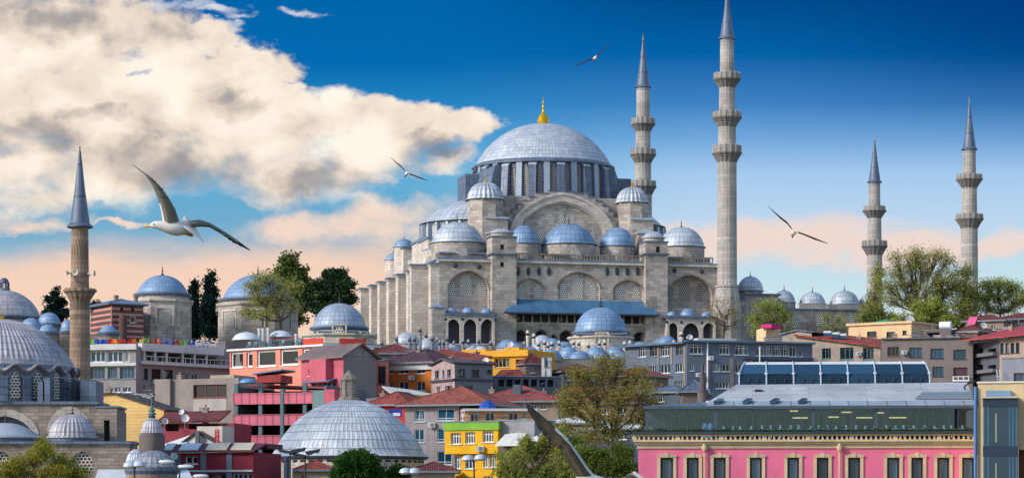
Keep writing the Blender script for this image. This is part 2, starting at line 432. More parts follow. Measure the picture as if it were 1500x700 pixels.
WHITE = paint('white_paint', lin(228, 230, 232), 0.5)
GREYF = paint('grey_frame', lin(120, 128, 136), 0.5)
DARKF = paint('dark_frame', lin(46, 52, 62), 0.5)
STEEL = paint('grey_steel', lin(78, 92, 108), 0.4, 0.4)
BLACK = paint('black_steel', lin(30, 34, 42), 0.5)
VOID = paint('dark_interior', lin(44, 46, 54), 0.9)
# ------------------------------------------------------------------ buildings
REG = {}
class House:
    """front wall runs from column x0 (distance D0) to column x1 (distance D1); local x along it, y into the depth, z up"""
    def __init__(s, name, label, cat, x0, D0, x1, D1, ytop=None, depth=12, group=None, zg=None):
        A = P(x0, 0, D0); B = P(x1, 0, D1)
        s.zg = (ground(min(D0, D1))-0.5) if zg is None else zg
        s.O = Vector((A.x, A.y, s.zg)); d = Vector((B.x-A.x, B.y-A.y, 0)); s.L = d.length; s.rz = math.atan2(d.y, d.x)
        s.depth = depth; s.inv = Matrix.Rotation(-s.rz, 3, 'Z')
        s.root = thing(name, label, cat, s.O, s.rz, group)
        s.holes = {'f': [], 'r': [], 'l': []}; REG[label] = s
        s.H = s.z(x0, ytop) if ytop is not None else None
    def ray(s, px, py):
        return s.inv @ (Vector((0, 0, CAMZ))-s.O), s.inv @ Vector(((px-750)/FOC, 1, (HOR-py)/FOC))
    def hit(s, px, py, plane='f', c=0.0):
        o, d = s.ray(px, py)
        if plane == 'f': t = (c-o.y)/d.y; return o.x+t*d.x, o.z+t*d.z
        if plane == 'r': c = s.L+c
        t = (c-o.x)/d.x; return o.y+t*d.y, o.z+t*d.z
    def z(s, px, py, c=0.0): return s.hit(px, py, 'f', c)[1]
    def x(s, px, c=0.0): return s.hit(px, 500, 'f', c)[0]
    def fm(s, plane='f', c=0.0):
        if plane == 'f': return lambda a, z, d: (a, c+d, z)
        if plane == 'r': return lambda a, z, d: (s.L+c-d, a, z)
        return lambda a, z, d: (c+d, a, z)
    def rect(s, px0, py0, px1, py1, plane='f', c=0.0):
        a0, z1 = s.hit(px0, py0, plane, c); a1, z0 = s.hit(px1, py1, plane, c)
        return min(a0, a1), max(a0, a1), min(z0, z1), max(z0, z1)
    def opening(s, px0, py0, px1, py1, plane='f', depth=0.3, back=None, spring=None, c=0.0):
        a0, a1, z0, z1 = s.rect(px0, py0, px1, py1, plane, c)
        s.holes[plane].append((a0, a1, z0, z1, None if spring is None else s.hit(px0, spring, plane, c)[1], depth, back))
        return a0, a1, z0, z1
    def win(s, px0, py0, px1, py1, nx=2, nz=1, plane='f', frame=None, pane=None, depth=0.38, fw=0.09, sill=True, hz=None, name='window'):
        r = s.opening(px0, py0, px1, py1, plane, depth, None)
        return s.window(r, nx, nz, s.fm(plane), frame or WHITE, pane or GLASS, depth, fw, sill, hz, name)
    def window(s, r, nx, nz, fm, frame, pane, depth=0.28, fw=0.09, sill=True, hz=None, name='window'):
        a0, a1, z0, z1 = r; mb = MB(); d0, d1 = depth-0.14, depth-0.02
        mb.fbox(fm, a0, a1, z1-fw, z1, d0, d1); mb.fbox(fm, a0, a1, z0, z0+fw, d0, d1)
        for i in range(nx+1):
            a = a0+(a1-a0)*i/nx; w = fw if i in (0, nx) else fw*0.85
            q0 = a if i == 0 else (a-w if i == nx else a-w/2)
            mb.fbox(fm, q0, q0+w, z0+fw, z1-fw, d0+0.003, d1-0.003)
        for j in range(1, nz):
            zz = z0+(z1-z0)*(hz if hz else j/nz); mb.fbox(fm, a0+fw, a1-fw, zz-fw*0.4, zz+fw*0.4, d0+0.006, d1-0.006)
        if sill: mb.fbox(fm, a0-0.1, a1+0.1, z0-0.1, z0-0.004, -0.12, 0.06)
        w = mb.build(name, frame, s.root)
        g = MB(); g.poly([fm(a0+.01, z0+.01, depth-0.06), fm(a1-.01, z0+.01, depth-0.06), fm(a1-.01, z1-.01, depth-0.06), fm(a0+.01, z1-.01, depth-0.06)])
        g.build('pane', pane, w)
        return w
    def shell(s, m, H=None, name='wall', roof=None, z0=0.0, extra=None, backs=(), x0=0.0, x1=None, side=None):
        """four walls and a flat top; extra(mb) adds to the same mesh"""
        H = s.H if H is None else H; L = s.L if x1 is None else x1; mb = MB(); D = s.depth
        mb.wall(s.fm('f'), x0, L, z0, H, s.holes['f'], 0)
        sm = 1 if side else 0
        mb.wall(s.fm('r', L-s.L), 0, D, z0, H, s.holes['r'], sm); mb.wall(s.fm('l', x0), 0, D, z0, H, s.holes['l'], sm)
        mb.poly([(L, D, z0), (x0, D, z0), (x0, D, H), (L, D, H)], 0)
        if roof is None: mb.poly([(x0,0,H),(L,0,H),(L,D,H),(x0,D,H)], 0)
        if extra: extra(mb)
        mats = [m]+([side] if side else [])+list(backs)
        w = mb.build(name, mats, s.root)
        if roof is not None:
            r = MB(); r.box(x0+.15, .15, H-0.4, L-.15, D-.15, H-0.22); r.build('roof', roof, s.root)
            p = MB()
            for q in ((x0-.08,-.08,L+.08,.16),(x0-.08,D-.16,L+.08,D+.08),(x0-.08,.16,x0+.16,D-.16),(L-.16,.16,L+.08,D-.16)):
                p.box(q[0], q[1], H-.02, q[2], q[3], H+.1)
            p.build('coping', GREYF, s.root)
        return w
    def hip(s, m, h, over=0.5, H=None, x0=0.0, x1=None, y0=0.0, y1=None, eave=None, gable=False, name='roof', fascia=0.22):
        H = s.H if H is None else H; x1 = s.L if x1 is None else x1; y1 = s.depth if y1 is None else y1
        X0, X1, Y0, Y1 = x0-over, x1+over, y0-over, y1+over; w, d = X1-X0, Y1-Y0
        if w >= d: k = 0 if gable else d/2; a, b = (X0+k, (Y0+Y1)/2), (X1-k, (Y0+Y1)/2)
        else: k = 0 if gable else w/2; a, b = ((X0+X1)/2, Y0+k), ((X0+X1)/2, Y1-k)
        mb = MB(); z = H+fascia
        q = [(X0,Y0,z),(X1,Y0,z),(X1,Y1,z),(X0,Y1,z)]; A = (*a, z+h); B = (*b, z+h)
        if w >= d: fs = [[q[0],q[1],B,A],[q[1],q[2],B],[q[2],q[3],A,B],[q[3],q[0],A]]
        else: fs = [[q[0],q[1],A],[q[1],q[2],B,A],[q[2],q[3],B],[q[3],q[0],A,B]]
        for f in fs: mb.poly(f, 0)
        mb.box(X0, Y0, H, X1, Y1, z-0.002, 1, top=False)
        if not gable:   # ridge and hip tiles
            for c, e in ((q[0],A),(q[1],B if w >= d else A),(q[2],B),(q[3],A if w >= d else B),(A,B)):
                if (Vector(c)-Vector(e)).length > 0.3: mb.tube([c, e], 0.11, 5, 0)
        return mb.build(name, [m, eave or GREYF], s.root)
    def part(s, name, mb, m, parent=None): return mb.build(name, m, parent or s.root)

def dome_part(parent, name, c, r, h, m, n=48, sheets=None, row=1.2, ridge=0.0, every=2, finial=None, lip=0.25, lipm=None):
    lip = min(lip, r*.085); mb = MB(); prof = [(r+lip, -0.12), (r+lip, 0.06), (r+0.02, 0.12)]+cap(r, h, 14)
    n = int(max(n, 48)*1.0); mb.lathe(c, [(a, z) for a, z in prof], n, 0, True, int(n//2), row*.8, ridge, every)
    d = mb.build(name, m, parent)
    if finial:
        f = MB(); k = finial; b = h-0.05
        f.lathe((c[0], c[1], c[2]+b), [(0.32*k, 0), (0.36*k, 0.15*k), (0.12*k, 0.4*k), (0.07*k, 0.6*k), (0.2*k, 0.8*k), (0.07*k, 1.0*k), (0.05*k, 1.2*k), (0.12*k, 1.32*k), (0.04*k, 1.5*k), (0, 2.2*k)], 8, 0)
        f.build('finial', BRONZE, d)
    return d

def lattice_win(parent, fm, a0, a1, z0, z1, m=None, d=-0.04, sp=None, name='lattice_window'):
    sp = z0+(z1-z0)*0.62 if sp is None else sp
    out = [(a0, z0), (a1, z0)]+arch((a0+a1)/2, (a1-a0)/2, sp, z1, 6)
    mb = MB(); mb.poly([fm(a, z, d) for a, z in out], 0)
    for (xa,za),(xb,zb) in zip(out, out[1:]+out[:1]):
        if abs(xa-xb)+abs(za-zb) > 1e-5: mb.poly([fm(xa,za,d),fm(xb,zb,d),fm(xb,zb,d+0.12),fm(xa,za,d+0.12)], 0)
    return mb.build(name, m or LAT, parent)
# ------------------------------------------------------------------ ground
def build_ground():
    mb = MB(); xs = [-6000, -2000, -700, -350, -200, -120, -60, 0, 60, 120, 200, 350, 700, 2000, 6000]
    ys = [-600, -100, 0, 60, 150, 200, 250, 300, 350, 400, 450, 500, 532, 600, 700, 900, 1800, 3000, 9000]
    ids = [[mb.V((x, y, ground(max(0, y)))) for x in xs] for y in ys]
    for j in range(len(ys)-1):
        for i in range(len(xs)-1): mb.F([ids[j][i], ids[j][i+1], ids[j+1][i+1], ids[j+1][i]], 0, True)
    def fn(N, nt, b, m):
        o = objc(N); n = N.noise(o, 0.03, 8, 0.65)
        N.set(b, 'Base Color', N.ramp(n, [(0.35, (0.05, 0.06, 0.03, 1)), (0.5, (0.11, 0.10, 0.075, 1)), (0.65, (0.16, 0.145, 0.12, 1))])); b.inputs['Roughness'].default_value = 0.95
    tag(mb.build('ground', mat('hill_earth', fn)), kind='structure')
build_ground()

# ------------------------------------------------------------------ the great mosque
def build_mosque():
    H = House('mosque', 'huge grey stone mosque with cascading blue-grey lead domes and gilt finial on the hilltop', 'mosque', 643, 538, 1068, 552, depth=60, zg=48.0)
    root = H.root; fmf = H.fm('f'); zc = H.z(700, 381); L = H.L
    cx, cy = 29.0, 31.0
    # --- lower walls
    holes = []
    def big(px0, px1, top, bot, spring, dep, back=2): a0, a1, z0, z1 = H.rect(px0, top, px1, bot); holes.append((a0, a1, z0, z1, H.z(px0, spring), dep, back)); return a0, a1, z0, z1
    lw = []
    big(656, 716, 396, 452, 424, 1.2)
    lw += [(656+(x0-620)/5+0-6, 0, 0, 0) for x0 in ()]
    for q in ((655.5, 667, 410, 434.5), (675.5, 691, 402, 434.5), (700, 711.5, 410, 435)): lw.append((*q, 1.2, LAT))
    big(756, 797, 408, 439, 424, 0.6)
    for q in ((759, 767, 417, 436), (783, 794.5, 416, 436.5)): lw.append((*q, 0.6, LAT))
    big(817, 878.5, 398, 439, 420, 0.6)
    for q in ((819.5, 830, 414, 437.5), (838.5, 854, 404, 437.5), (863, 873, 415, 438)): lw.append((*q, 0.6, LAT))
    big(898, 942, 410, 440, 426, 0.6)
    for q in ((901, 912, 418, 438.5), (925.5, 936.5, 419, 439)): lw.append((*q, 0.6, LAT))
    big(979, 1043, 402, 452, 430, 2.4)
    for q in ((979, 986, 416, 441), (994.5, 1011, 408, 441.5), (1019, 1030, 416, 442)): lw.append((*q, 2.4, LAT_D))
    # gallery and its ground arcade
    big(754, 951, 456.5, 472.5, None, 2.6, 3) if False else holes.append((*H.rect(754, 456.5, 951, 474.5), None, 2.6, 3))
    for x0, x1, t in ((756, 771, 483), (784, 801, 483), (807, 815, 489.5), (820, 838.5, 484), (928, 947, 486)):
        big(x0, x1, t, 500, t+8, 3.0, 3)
    mb = MB(); mb.wall(fmf, 0, L, 0, zc, holes, 0)
    mb.wall(H.fm('r'), 0, 60, 0, zc, [], 0); mb.wall(H.fm('l'), 0, 60, 0, zc, [], 1)  # left face takes the paler stone, its sunlight put into the colour
    mb.poly([(0,60,0),(L,60,0),(L,60,zc),(0,60,zc)], 0)
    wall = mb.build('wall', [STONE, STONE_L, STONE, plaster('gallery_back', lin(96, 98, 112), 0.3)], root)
    for x0, x1, t, b, dep, m in lw:
        a0, a1, z0, z1 = H.rect(x0, t, x1, b, 'f', dep); lattice_win(wall, H.fm('f', dep), a0, a1, z0, z1, m, -0.05)
    # arch hoods standing proud of the wall
    for h in holes:
        if h[4] is None: continue
        hood = MB(); o = arch((h[0]+h[1])/2, (h[1]-h[0])/2+0.2, h[4], h[3]+0.21, 10); i = arch((h[0]+h[1])/2, (h[1]-h[0])/2, h[4], h[3], 10)
        for k in range(len(o)-1):
            hood.hexa([fmf(*i[k],-.12), fmf(*i[k+1],-.12), fmf(*i[k+1],.05), fmf(*i[k],.05), fmf(*o[k],-.12), fmf(*o[k+1],-.12), fmf(*o[k+1],.05), fmf(*o[k],.05)])
        hood.build('arch_moulding', STONE_D, root)
    # lead terrace and cornice
    r = MB(); r.box(-.4, -.5, zc, L+.4, 60.4, zc+.32); r.build('lead_terrace', LEAD_F, root)
    c = MB(); c.box(-.45, -.55, zc-.4, L+.4, -.005, zc-.005)
    c.build('cornice', STONE_L, root)
    # balustrade in the middle and on the right
    b = MB()
    for p0, p1 in ((757, 945), (979, 1044)):
        a0, a1 = H.x(p0, -.4), H.x(p1, -.4); z0 = zc+.33; z1 = z0+1.25
        b.box(a0, -.5, z1-.22, a1, -.18, z1); b.box(a0, -.5, z0, a1, -.18, z0+.18)
        n = int((a1-a0)/0.62)
        for k in range(n+1):
            q = a0+(a1-a0)*k/n; w = .19 if k % 6 else .3; b.box(q-w/2, -.47, z0+.18, q+w/2, -.21, z1-.22)
    b.build('balustrade', STONE_D, root)
    # dark oval medallions
    for x in (759, 774, 789.5, 804, 889.5, 904, 919, 934): 
        a, z = H.hit(x, 397.5); m = MB()
        m.lathe((0,0,0), [(0.58,0),(0.52,.16),(0.36,.2),(0,.22)], 14); 
        m.v = [Vector((a+v.x*0.72, -v.z, z+v.y*1.5)) for v in m.v]; m.build('medallion', DARKF, root)
    for x, y in ((667, 389), (702, 390.5), (988, 396), (1028, 397.5)):
        a, z = H.hit(x, y); m = MB(); m.lathe((0,0,0), [(0.42,0),(0.38,.2),(0.2,.34),(0,.36)], 12); m.v = [Vector((a+v.x, -v.z, z+v.y*1.2)) for v in m.v]; m.build('medallion', DARKF, root)
    # gallery columns, panels and awning roof
    a0, a1, z0, z1 = H.rect(754, 456.5, 951, 474.5)
    xs = [754, 767, 780, 792.5, 804.5, 818, 830.5, 842, 854, 866, 878, 890, 902, 914, 926, 938, 951]
    for k, px in enumerate(xs):
        q = H.x(px); m = MB(); m.box(q-.16, .02, z0, q+.16, .34, z0+.2); m.lathe((q, .18, z0+.2), [(.15,0),(.13,(z1-z0)-.55)], 8); m.box(q-.2, .0, z1-.36, q+.2, .38, z1)
        m.build('gallery_column', STONE_L, root)
    sc2 = MB()
    for k in range(16):
        q0, q1 = H.x(xs[k])+.24, H.x(xs[k+1])-.24
        if k in (0, 2, 5, 7, 9, 12, 14): scr = MB(); scr.box(q0, 1.0, z0, q1, 1.1, z1-.3); scr.build('gallery_screen', paint('screen_blue', lin(40, 56, 84), 0.6), root)
    for k, px in ((0, 760.5), (5, 824)):
        q = H.x(px)
        for j in range(6):
            zz = z0+.4+j*.28; sc2.box(q-.22+.1*(j % 3), .96, zz, q+.04+.12*((j*2) % 3), .995, zz+.13)
    sc2.build('script_banner', WHITE, root)
    aw = MB(); zt = H.z(755, 438); ze = H.z(760, 457, -3.2); ze -= 0.0
    X0, X1 = H.x(757), H.x(945); E0, E1 = H.x(738, -3.2), H.x(966, -3.2)
    aw.poly([(E0,-3.4,ze),(E1,-3.4,ze),(X1,-.01,zt),(X0,-.01,zt)], 0); aw.poly([(E0,-3.4,ze),(X0,-.01,zt),(X0-1,-.01,ze)], 0); aw.poly([(E1,-3.4,ze),(X1+1.4,-.01,ze),(X1,-.01,zt)], 0)
    aw.hexa([(E0,-3.4,ze-.3),(E1,-3.4,ze-.3),(X1+1.2,-.02,ze-.3),(X0-1,-.02,ze-.3),(E0,-3.4,ze-.003),(E1,-3.4,ze-.003),(X1+1.2,-.02,ze-.003),(X0-1,-.02,ze-.003)], 1)
    aw.build('awning_roof', [TEAL_R, DARKF], root)
    ln = MB(); ln.box(H.x(752), -.16, z0-.35, H.x(953), -.003, z0-.05); ln.build('string_course', STONE_L, root)
    # --- side porticos with three little domes each
    for (p0, p1, arches, top, domes, yd, m) in ((653, 725, ((654.5, 674), (679.5, 698.5), (704.5, 724)), 467, ((661.5, 8.5), (685.5, 10), (712, 9)), 456.5, 0),
                                                (977, 1049, ((978.5, 993.5), (1000, 1025), (1030, 1047)), 472.5, ((984, 8), (1007.5, 13), (1035, 9)), 461, 0)):
        c = -3.4; fm = H.fm('f', c); hs = []
        a0, a1 = H.x(p0, c), H.x(p1, c); z1 = H.z(p0, yd+5, c)
        for x0, x1 in arches:
            r4 = H.rect(x0, top, x1, 503, 'f', c); hs.append((*r4, r4[3]-(r4[1]-r4[0])*.58, .55, None))
        w = MB(); w.wall(fm, a0, a1, 0, z1, hs, 0); w.box(a0, c+.01, 0, a0+.5, -.02, z1-.01, 0); w.box(a1-.5, c+.01, 0, a1, -.02, z1-.01, 0)
        w.box(a0, c+.56, z1-.4, a1, -.02, z1-.02, 1)
        for h in hs:
            for q in (h[0]-.25, h[1]+.25):
                pass
        pt = w.build('portico', [STONE_L, STONE_D], root)
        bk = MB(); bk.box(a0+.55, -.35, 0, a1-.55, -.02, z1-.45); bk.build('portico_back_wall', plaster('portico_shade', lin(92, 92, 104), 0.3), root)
        ev = MB(); ev.box(a0-.3, c-.35, z1, a1+.3, -.02, z1+.55); ev.build('portico_roof', LEAD_D, root)
        for px, rr in domes:
            q = H.x(px, -1.8); zz = z1+.56; rad = rr*H.O.y/FOC*.93
            dome_part(root, 'portico_dome', (q, -1.75, zz), min(rad, 1.62), rad*1.0, LEAD_B, 24, 12, 0.8, 0.0, 2, 0.42, 0.1)
        for k in range(len(hs)+1):
            q = hs[k][0]-.25 if k < len(hs) else hs[-1][1]+.25
            qq = MB(); qq.lathe((0,0,0), [(.3,0),(.28,.06),(0,.08)], 10); zz = z1-.75
            qq.v = [Vector((q+v.x, c-v.z, zz+v.y)) for v in qq.v]; qq.build('roundel', DARKF, root)
    # --- stair towers
    for (p0, p1, ytop, pd, rd, yb, yt, wins) in ((721, 756.5, 347, 736.5, 17, 347, 334.5, ((733, 358, 738.5, 365.5), (733, 384, 738.5, 391))),
                                                 (946, 978, 354.5, 962, 16, 353.5, 338.5, ((961, 361, 967, 370),))):
        c = -1.6; a0, a1 = H.x(p0, c), H.x(p1, c); z1 = H.z(p0, ytop, c); zl = H.z(p0, 371.5, c); w = MB(); hs = []
        for q in wins: hs.append((*H.rect(*q, 'f', c), None, .4, 1))
        w.wall(H.fm('f', c), a0, a1, 0, z1, hs, 0)
        w.wall(lambda a, z, d: (a0+d, a, z), c, 3.2, 0, z1, [], 0); w.wall(lambda a, z, d: (a1-d, a, z), c, 3.2, 0, z1, [], 0)
        w.poly([(a0,3.2,0),(a1,3.2,0),(a1,3.2,z1),(a0,3.2,z1)], 0); w.poly([(a0,c,z1),(a1,c,z1),(a1,3.2,z1),(a0,3.2,z1)], 0)
        t = w.build('stair_tower', [STONE, VOID], root)
        e = MB(); e.box(a0-.35, c-.35, zl-.2, a1+.35, 3.5, zl+.12); e.box(a0-.2, c-.2, z1-.002, a1+.2, 3.4, z1+.25); e.build('ledge', LEAD_D, t)
        q = (a0+a1)/2; rad = rd*H.O.y/FOC; zz = H.z(p0, yb-2, 0)
        n = MB(); n.lathe((q, .8, z1+.2), [(rad, 0), (rad, .9)], 16, 0, True); n.build('drum', STONE, t)
        dome_part(t, 'turret_dome', (q, .8, z1+1.1), rad, H.z(p0, yt, .8)-z1-1.1, LEAD_P, 32, 16, 1.0, .09, 2, .4, .2)
    # --- ring of side domes over the aisles
    for (px, yt, yb, rp, c, m) in ((670, 325.5, 356.5, 38, 9, LEAD_P), (767.5, 330, 357, 20.5, 8, LEAD_B), (833.5, 328, 359, 39.5, 8.5, LEAD_B), (904, 333, 361, 25, 9, LEAD_B), (998, 332.5, 362.5, 34, 9, LEAD_P)):
        q = H.x(px, c); rad = rp*(H.O.y+c)/FOC; zb = H.z(px, yb, c); zt = H.z(px, yt, c)
        d = MB(); d.lathe((q, c, zc+.3), [(rad+.1, 0), (rad+.1, zb-zc-.5)], 32, 0, True)
        d.box(q-rad-.25, c-rad*.9, zc+.3, q+rad+.25, c+rad, zc+1.6, 0)
        dr = d.build('drum', STONE, root)
        if rp > 30:
            for sgn in (-1, 1):
                e = MB(); e.box(q+sgn*rad*.62-rad*.32, c-rad*1.08, zc+1.55, q+sgn*rad*.62+rad*.32, c-rad*.2, zc+1.85); e.build('ledge', LEAD_F, dr)
            w = rad*.17; lattice_win(dr, H.fm('f', c-rad-.14), q-w, q+w, zc+1.2, zc+2.9, LAT, -.03)
        dome_part(dr, 'side_dome', (q, c, zb), rad, zt-zb, m, 64, 32, 1.6, .07, 2, .85, .35)
    # --- upper block under the main dome
    zu = H.z(796, 300, 31); zd0 = H.z(796, 293, 31-14); zdb = H.z(796, 246, cy)
    up = MB(); up.box(13.5, 16.9, zc+.3, 44.5, 46, zu); up.build('upper_block', STONE, root)
    lt = MB()
    lt.box(14.5, 18.2, zu, 43.5, 45, zd0-.02)
    for s in (-1, 1):   # stepped lead shoulders beside the great arch
        for k in range(7):
            x = cx+1.2+s*(8.5+k*1.1); lt.box(min(x, x+s*1.1), 17.2, zc+2, max(x, x+s*1.1), 19.5, zd0+.6-k*1.15)
        lt.hexa([(cx+s*12.5-1.7, 22, zu), (cx+s*12.5+1.7, 22, zu), (cx+s*16+1.7, 31, zu), (cx+s*16-1.7, 31, zu), (cx+s*11.5-1.2, 21, zdb-1.0), (cx+s*11.5+1.2, 21, zdb-1.0), (cx+s*15+1.7, 31, zdb-2.6), (cx+s*15-1.7, 31, zdb-2.6)])
        lt.box(cx+s*16.2-1.6, 26, zu-3, cx+s*16.2+1.6, 34, zdb-2.4)
    lt.build('lead_shoulders', LEAD_D, root)
    # tympanum with stepped gable and great arch
    tc = 15.0; fm = H.fm('f', tc); g = MB()
    for (x0, x1, yt) in ((805, 844, 280), (786, 805, 283), (776, 786, 288.5), (768, 776, 294), (760, 768, 300), (752.5, 760, 306.5), (746, 752.5, 314), (740, 746, 322),
                         (844, 863, 283), (863, 874, 288.5), (874, 884, 295), (884, 893, 302), (893, 900, 310), (900, 907, 318), (907, 913, 326)):
        a0, a1 = H.x(x0, tc), H.x(x1, tc); z1 = H.z(x0, yt, tc); g.box(a0, tc+.8, zc+.3, a1, tc+2.4, z1)
    tg = g.build('stepped_gable', STONE, root)
    cp = MB()
    for (x0, x1, yt) in ((805, 844, 280), (786, 805, 283), (776, 786, 288.5), (768, 776, 294), (760, 768, 300), (752.5, 760, 306.5), (844, 863, 283), (863, 874, 288.5), (874, 884, 295), (884, 893, 302), (893, 900, 310)):
        a0, a1 = H.x(x0, tc), H.x(x1, tc); z1 = H.z(x0, yt, tc); cp.box(a0-.06, tc+.7, z1+.003, a1+.06, tc+2.5, z1+.26)
    cp.build('step_caps', LEAD_D, tg)
    a0, a1 = H.x(746, tc), H.x(901, tc); xm, hw = (a0+a1)/2, (a1-a0)/2; zs = H.z(746, 345, tc); zt = H.z(822, 281.5, tc)
    rg = MB()
    for (o_, i_, d0) in ((0, .55, -.25), (.55, 1.9, 0.0), (1.9, 2.3, .35)):
        O = arch(xm, hw-o_, zs, zt-o_, 16); I = arch(xm, hw-i_, zs, zt-i_, 16)
        for k in range(len(O)-1):
            rg.hexa([fm(*I[k],d0), fm(*I[k+1],d0), fm(*I[k+1],.95), fm(*I[k],.95), fm(*O[k],d0), fm(*O[k+1],d0), fm(*O[k+1],.95), fm(*O[k],.95)])
    rg.build('great_arch', STONE_L, root)
    ty = MB(); I = arch(xm, hw-2.25, zs, zt-2.25, 16); ty.poly([fm(xm+hw-2.25, zc+.3, .76), *[fm(a, z, .76) for a, z in I], fm(xm-hw+2.25, zc+.3, .76)], 0)
    typ = ty.build('tympanum', STONE, root)
    for (x0, x1, t, b) in ((803, 811.5, 312, 331), (818, 826.5, 310, 331), (833, 841.5, 312, 331), (788, 795, 321, 332), (849, 857, 322, 333), (788.5, 795.5, 337, 355), (803, 811.5, 336, 354), (818, 826, 336, 352), (833, 841, 336, 352), (848, 856, 337, 355), (863.5, 871.5, 338, 356), (774, 781, 338, 354)):
        r4 = H.rect(x0, t, x1, b, 'f', tc+.76); lattice_win(typ, H.fm('f', tc+.76), *r4, LAT, -.04)
    # --- drum with windows and fins, main dome
    r0 = 14.35
    dr = MB(); dr.lathe((cx, cy, zd0-.05), [(r0-.1, 0), (r0-.1, zdb-zd0)], 64, 0, True)
    drum = dr.build('drum', LEAD_D, root)
    hgt = zdb-zd0
    for k in range(32):
        a = 2*PI*(k+.5)/32; t = Vector((-math.sin(a), math.cos(a), 0)); n = Vector((math.cos(a), math.sin(a), 0)); o = Vector((cx, cy, zd0))+n*(r0-.02)
        fmk = lambda q, z, d, o=o, t=t, n=n: o+t*q-n*d+Vector((0,0,z))
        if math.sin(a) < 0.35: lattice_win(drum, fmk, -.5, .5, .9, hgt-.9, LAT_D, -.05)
        a = 2*PI*k/32; t = Vector((-math.sin(a), math.cos(a), 0)); n = Vector((math.cos(a), math.sin(a), 0)); o = Vector((cx, cy, zd0))
        if math.sin(a) > 0.5: continue
        f = MB(); w = .62 if k % 2 else .78; out = .7 if k % 2 else 1.5; zt_ = hgt-.25 if k % 2 else hgt-.5
        pp = lambda q, d, z: o+t*q+n*(r0-.4+d)+Vector((0,0,z))
        f.hexa([pp(-w,0,.05), pp(w,0,.05), pp(w,out+.5,.05), pp(-w,out+.5,.05), pp(-w,0,zt_), pp(w,0,zt_), pp(w,out*.62+.4,zt_-out*.5), pp(-w,out*.62+.4,zt_-out*.5)], 0)
        f.hexa([pp(-w-.06,0,zt_+.003), pp(w+.06,0,zt_+.003), pp(w+.06,out*.62+.5,zt_-out*.5+.003), pp(-w-.06,out*.62+.5,zt_-out*.5+.003), pp(-w-.06,0,zt_+.2), pp(w+.06,0,zt_+.2), pp(w+.06,out*.62+.5,zt_-out*.5+.2), pp(-w-.06,out*.62+.5,zt_-out*.5+.2)], 1)
        f.build('buttress_fin', [paint('fin_lead', lin(150, 162, 182), .5, .1) if k % 2 else LEAD_D, LEAD_W], drum)
    e = MB(); e.lathe((cx, cy, zdb-.35), [(r0+.1, -.4), (r0+.75, -.1), (r0+.75, .25), (r0+.3, .55), (r0-.1, .75)], 64, 0, True); e.build('eave', LEAD_D, root)
    ht = H.z(793, 181.5, cy)-zdb
    md = MB(); md.lathe((cx, cy, zdb+.3), cap(r0-.05, ht-.3, 24), 240, 0, True, 120, .95, .05, 2); dome = md.build('main_dome', LEAD_P, root)
    f = MB(); zt = zdb+ht-.1
    f.lathe((cx, cy, zt), [(.7,-.2),(1.15,.3),(1.25,.9),(.95,1.6),(.4,2.3),(.22,2.7),(.16,3.0),(.34,3.3),(.16,3.6),(.12,4.0),(.28,4.25),(.1,4.5),(.08,4.9),(.2,5.1),(.06,5.3),(0,6.2)], 16, 0); f.build('finial', GOLD, dome)
    # --- half domes and their drums
    for s in (-1, 1):
        hx = cx+s*13.6; zb = H.z(650, 328, cy); zt = H.z(690, 291, cy); rr = 12.2
        d = MB(); d.lathe((hx, cy, zc+.3), [(rr+.6, 0), (rr+.6, zb-zc-3.9)], 48, 1, True); d.lathe((hx, cy, zb-3.7), [(rr, 0), (rr, 3.5)], 48, 0, True)
        dd = d.build('half_dome_drum', [LEAD_D, STONE], root)
        for k in range(28):
            a = 2*PI*k/28; n = Vector((math.cos(a), math.sin(a), 0)); t = Vector((-n.y, n.x, 0)); o = Vector((hx, cy, zb-3.7))+n*(rr+.0)
            if s*n.x < .15: continue
            fmk = lambda q, z, dd_, o=o, t=t, n=n: o+t*q-n*dd_+Vector((0,0,z))
            lattice_win(dd, fmk, -.5, .5, .4, 3.0, LAT, -.08)
            q = MB(); fb = lambda q_, z, d_, o=o, t=t, n=n: o+t*(q_+1.37)-n*d_+Vector((0,0,z)); q.fbox(fb, -.3, .3, -.2, 3.3, -.55, .1); q.build('pilaster', LEAD_W, dd)
        dome_part(dd, 'half_dome', (hx, cy, zb), rr, zt-zb, LEAD_P, 96, 48, 1.6, .06, 2, None, .5)
        for (ey, er) in ((18.5, 6.0), (43.5, 6.0)):      # smaller half domes at the corners
            ex = cx+s*22.0; m = MB(); zz = zc+3.6; m.lathe((ex, ey, zc+.3), [(er+.3, 0), (er+.3, 3.2)], 32, 0, True); p_ = m.build('exedra_drum', STONE_L, root)
            dome_part(p_, 'exedra_dome', (ex, ey, zz), er, 3.4, LEAD_B, 48, 24, 1.4, .05, 2, None, .35)
    # stone masses stepping down over the prayer wall on the left
    for (x0, y0, x1, y1, yp) in ((1.2, 16, 9, 26, 349), (2.2, 28, 8, 38, 352), (0.8, 40, 7, 50, 364)):
        z1 = H.z(610, yp, y0); m = MB(); m.box(x0, y0, zc+.3, x1, y1, z1); m.box(x0-.3, y0-.3, z1+.003, x1+.3, y1+.3, z1+.4, 1); m.build('roof_block', [STONE_L, LEAD_F], root)
    for (px, yt, yb, rp, c) in ((577, 371, 381, 13, 50), (592, 350, 362, 15, 44)):
        q = H.x(px, c); rad = rp*(H.O.y+c)/FOC; zb = H.z(px, yb, c); m = MB(); m.lathe((q, c, zc-2), [(rad, 0), (rad, zb-zc+1.9)], 20, 0, True); p_ = m.build('corner_drum', STONE_L, root)
        dome_part(p_, 'corner_dome', (q, c, zb), rad, H.z(px, yt, c)-zb, LEAD_B, 32, 16, 1.2, .05, 2, .5, .25)
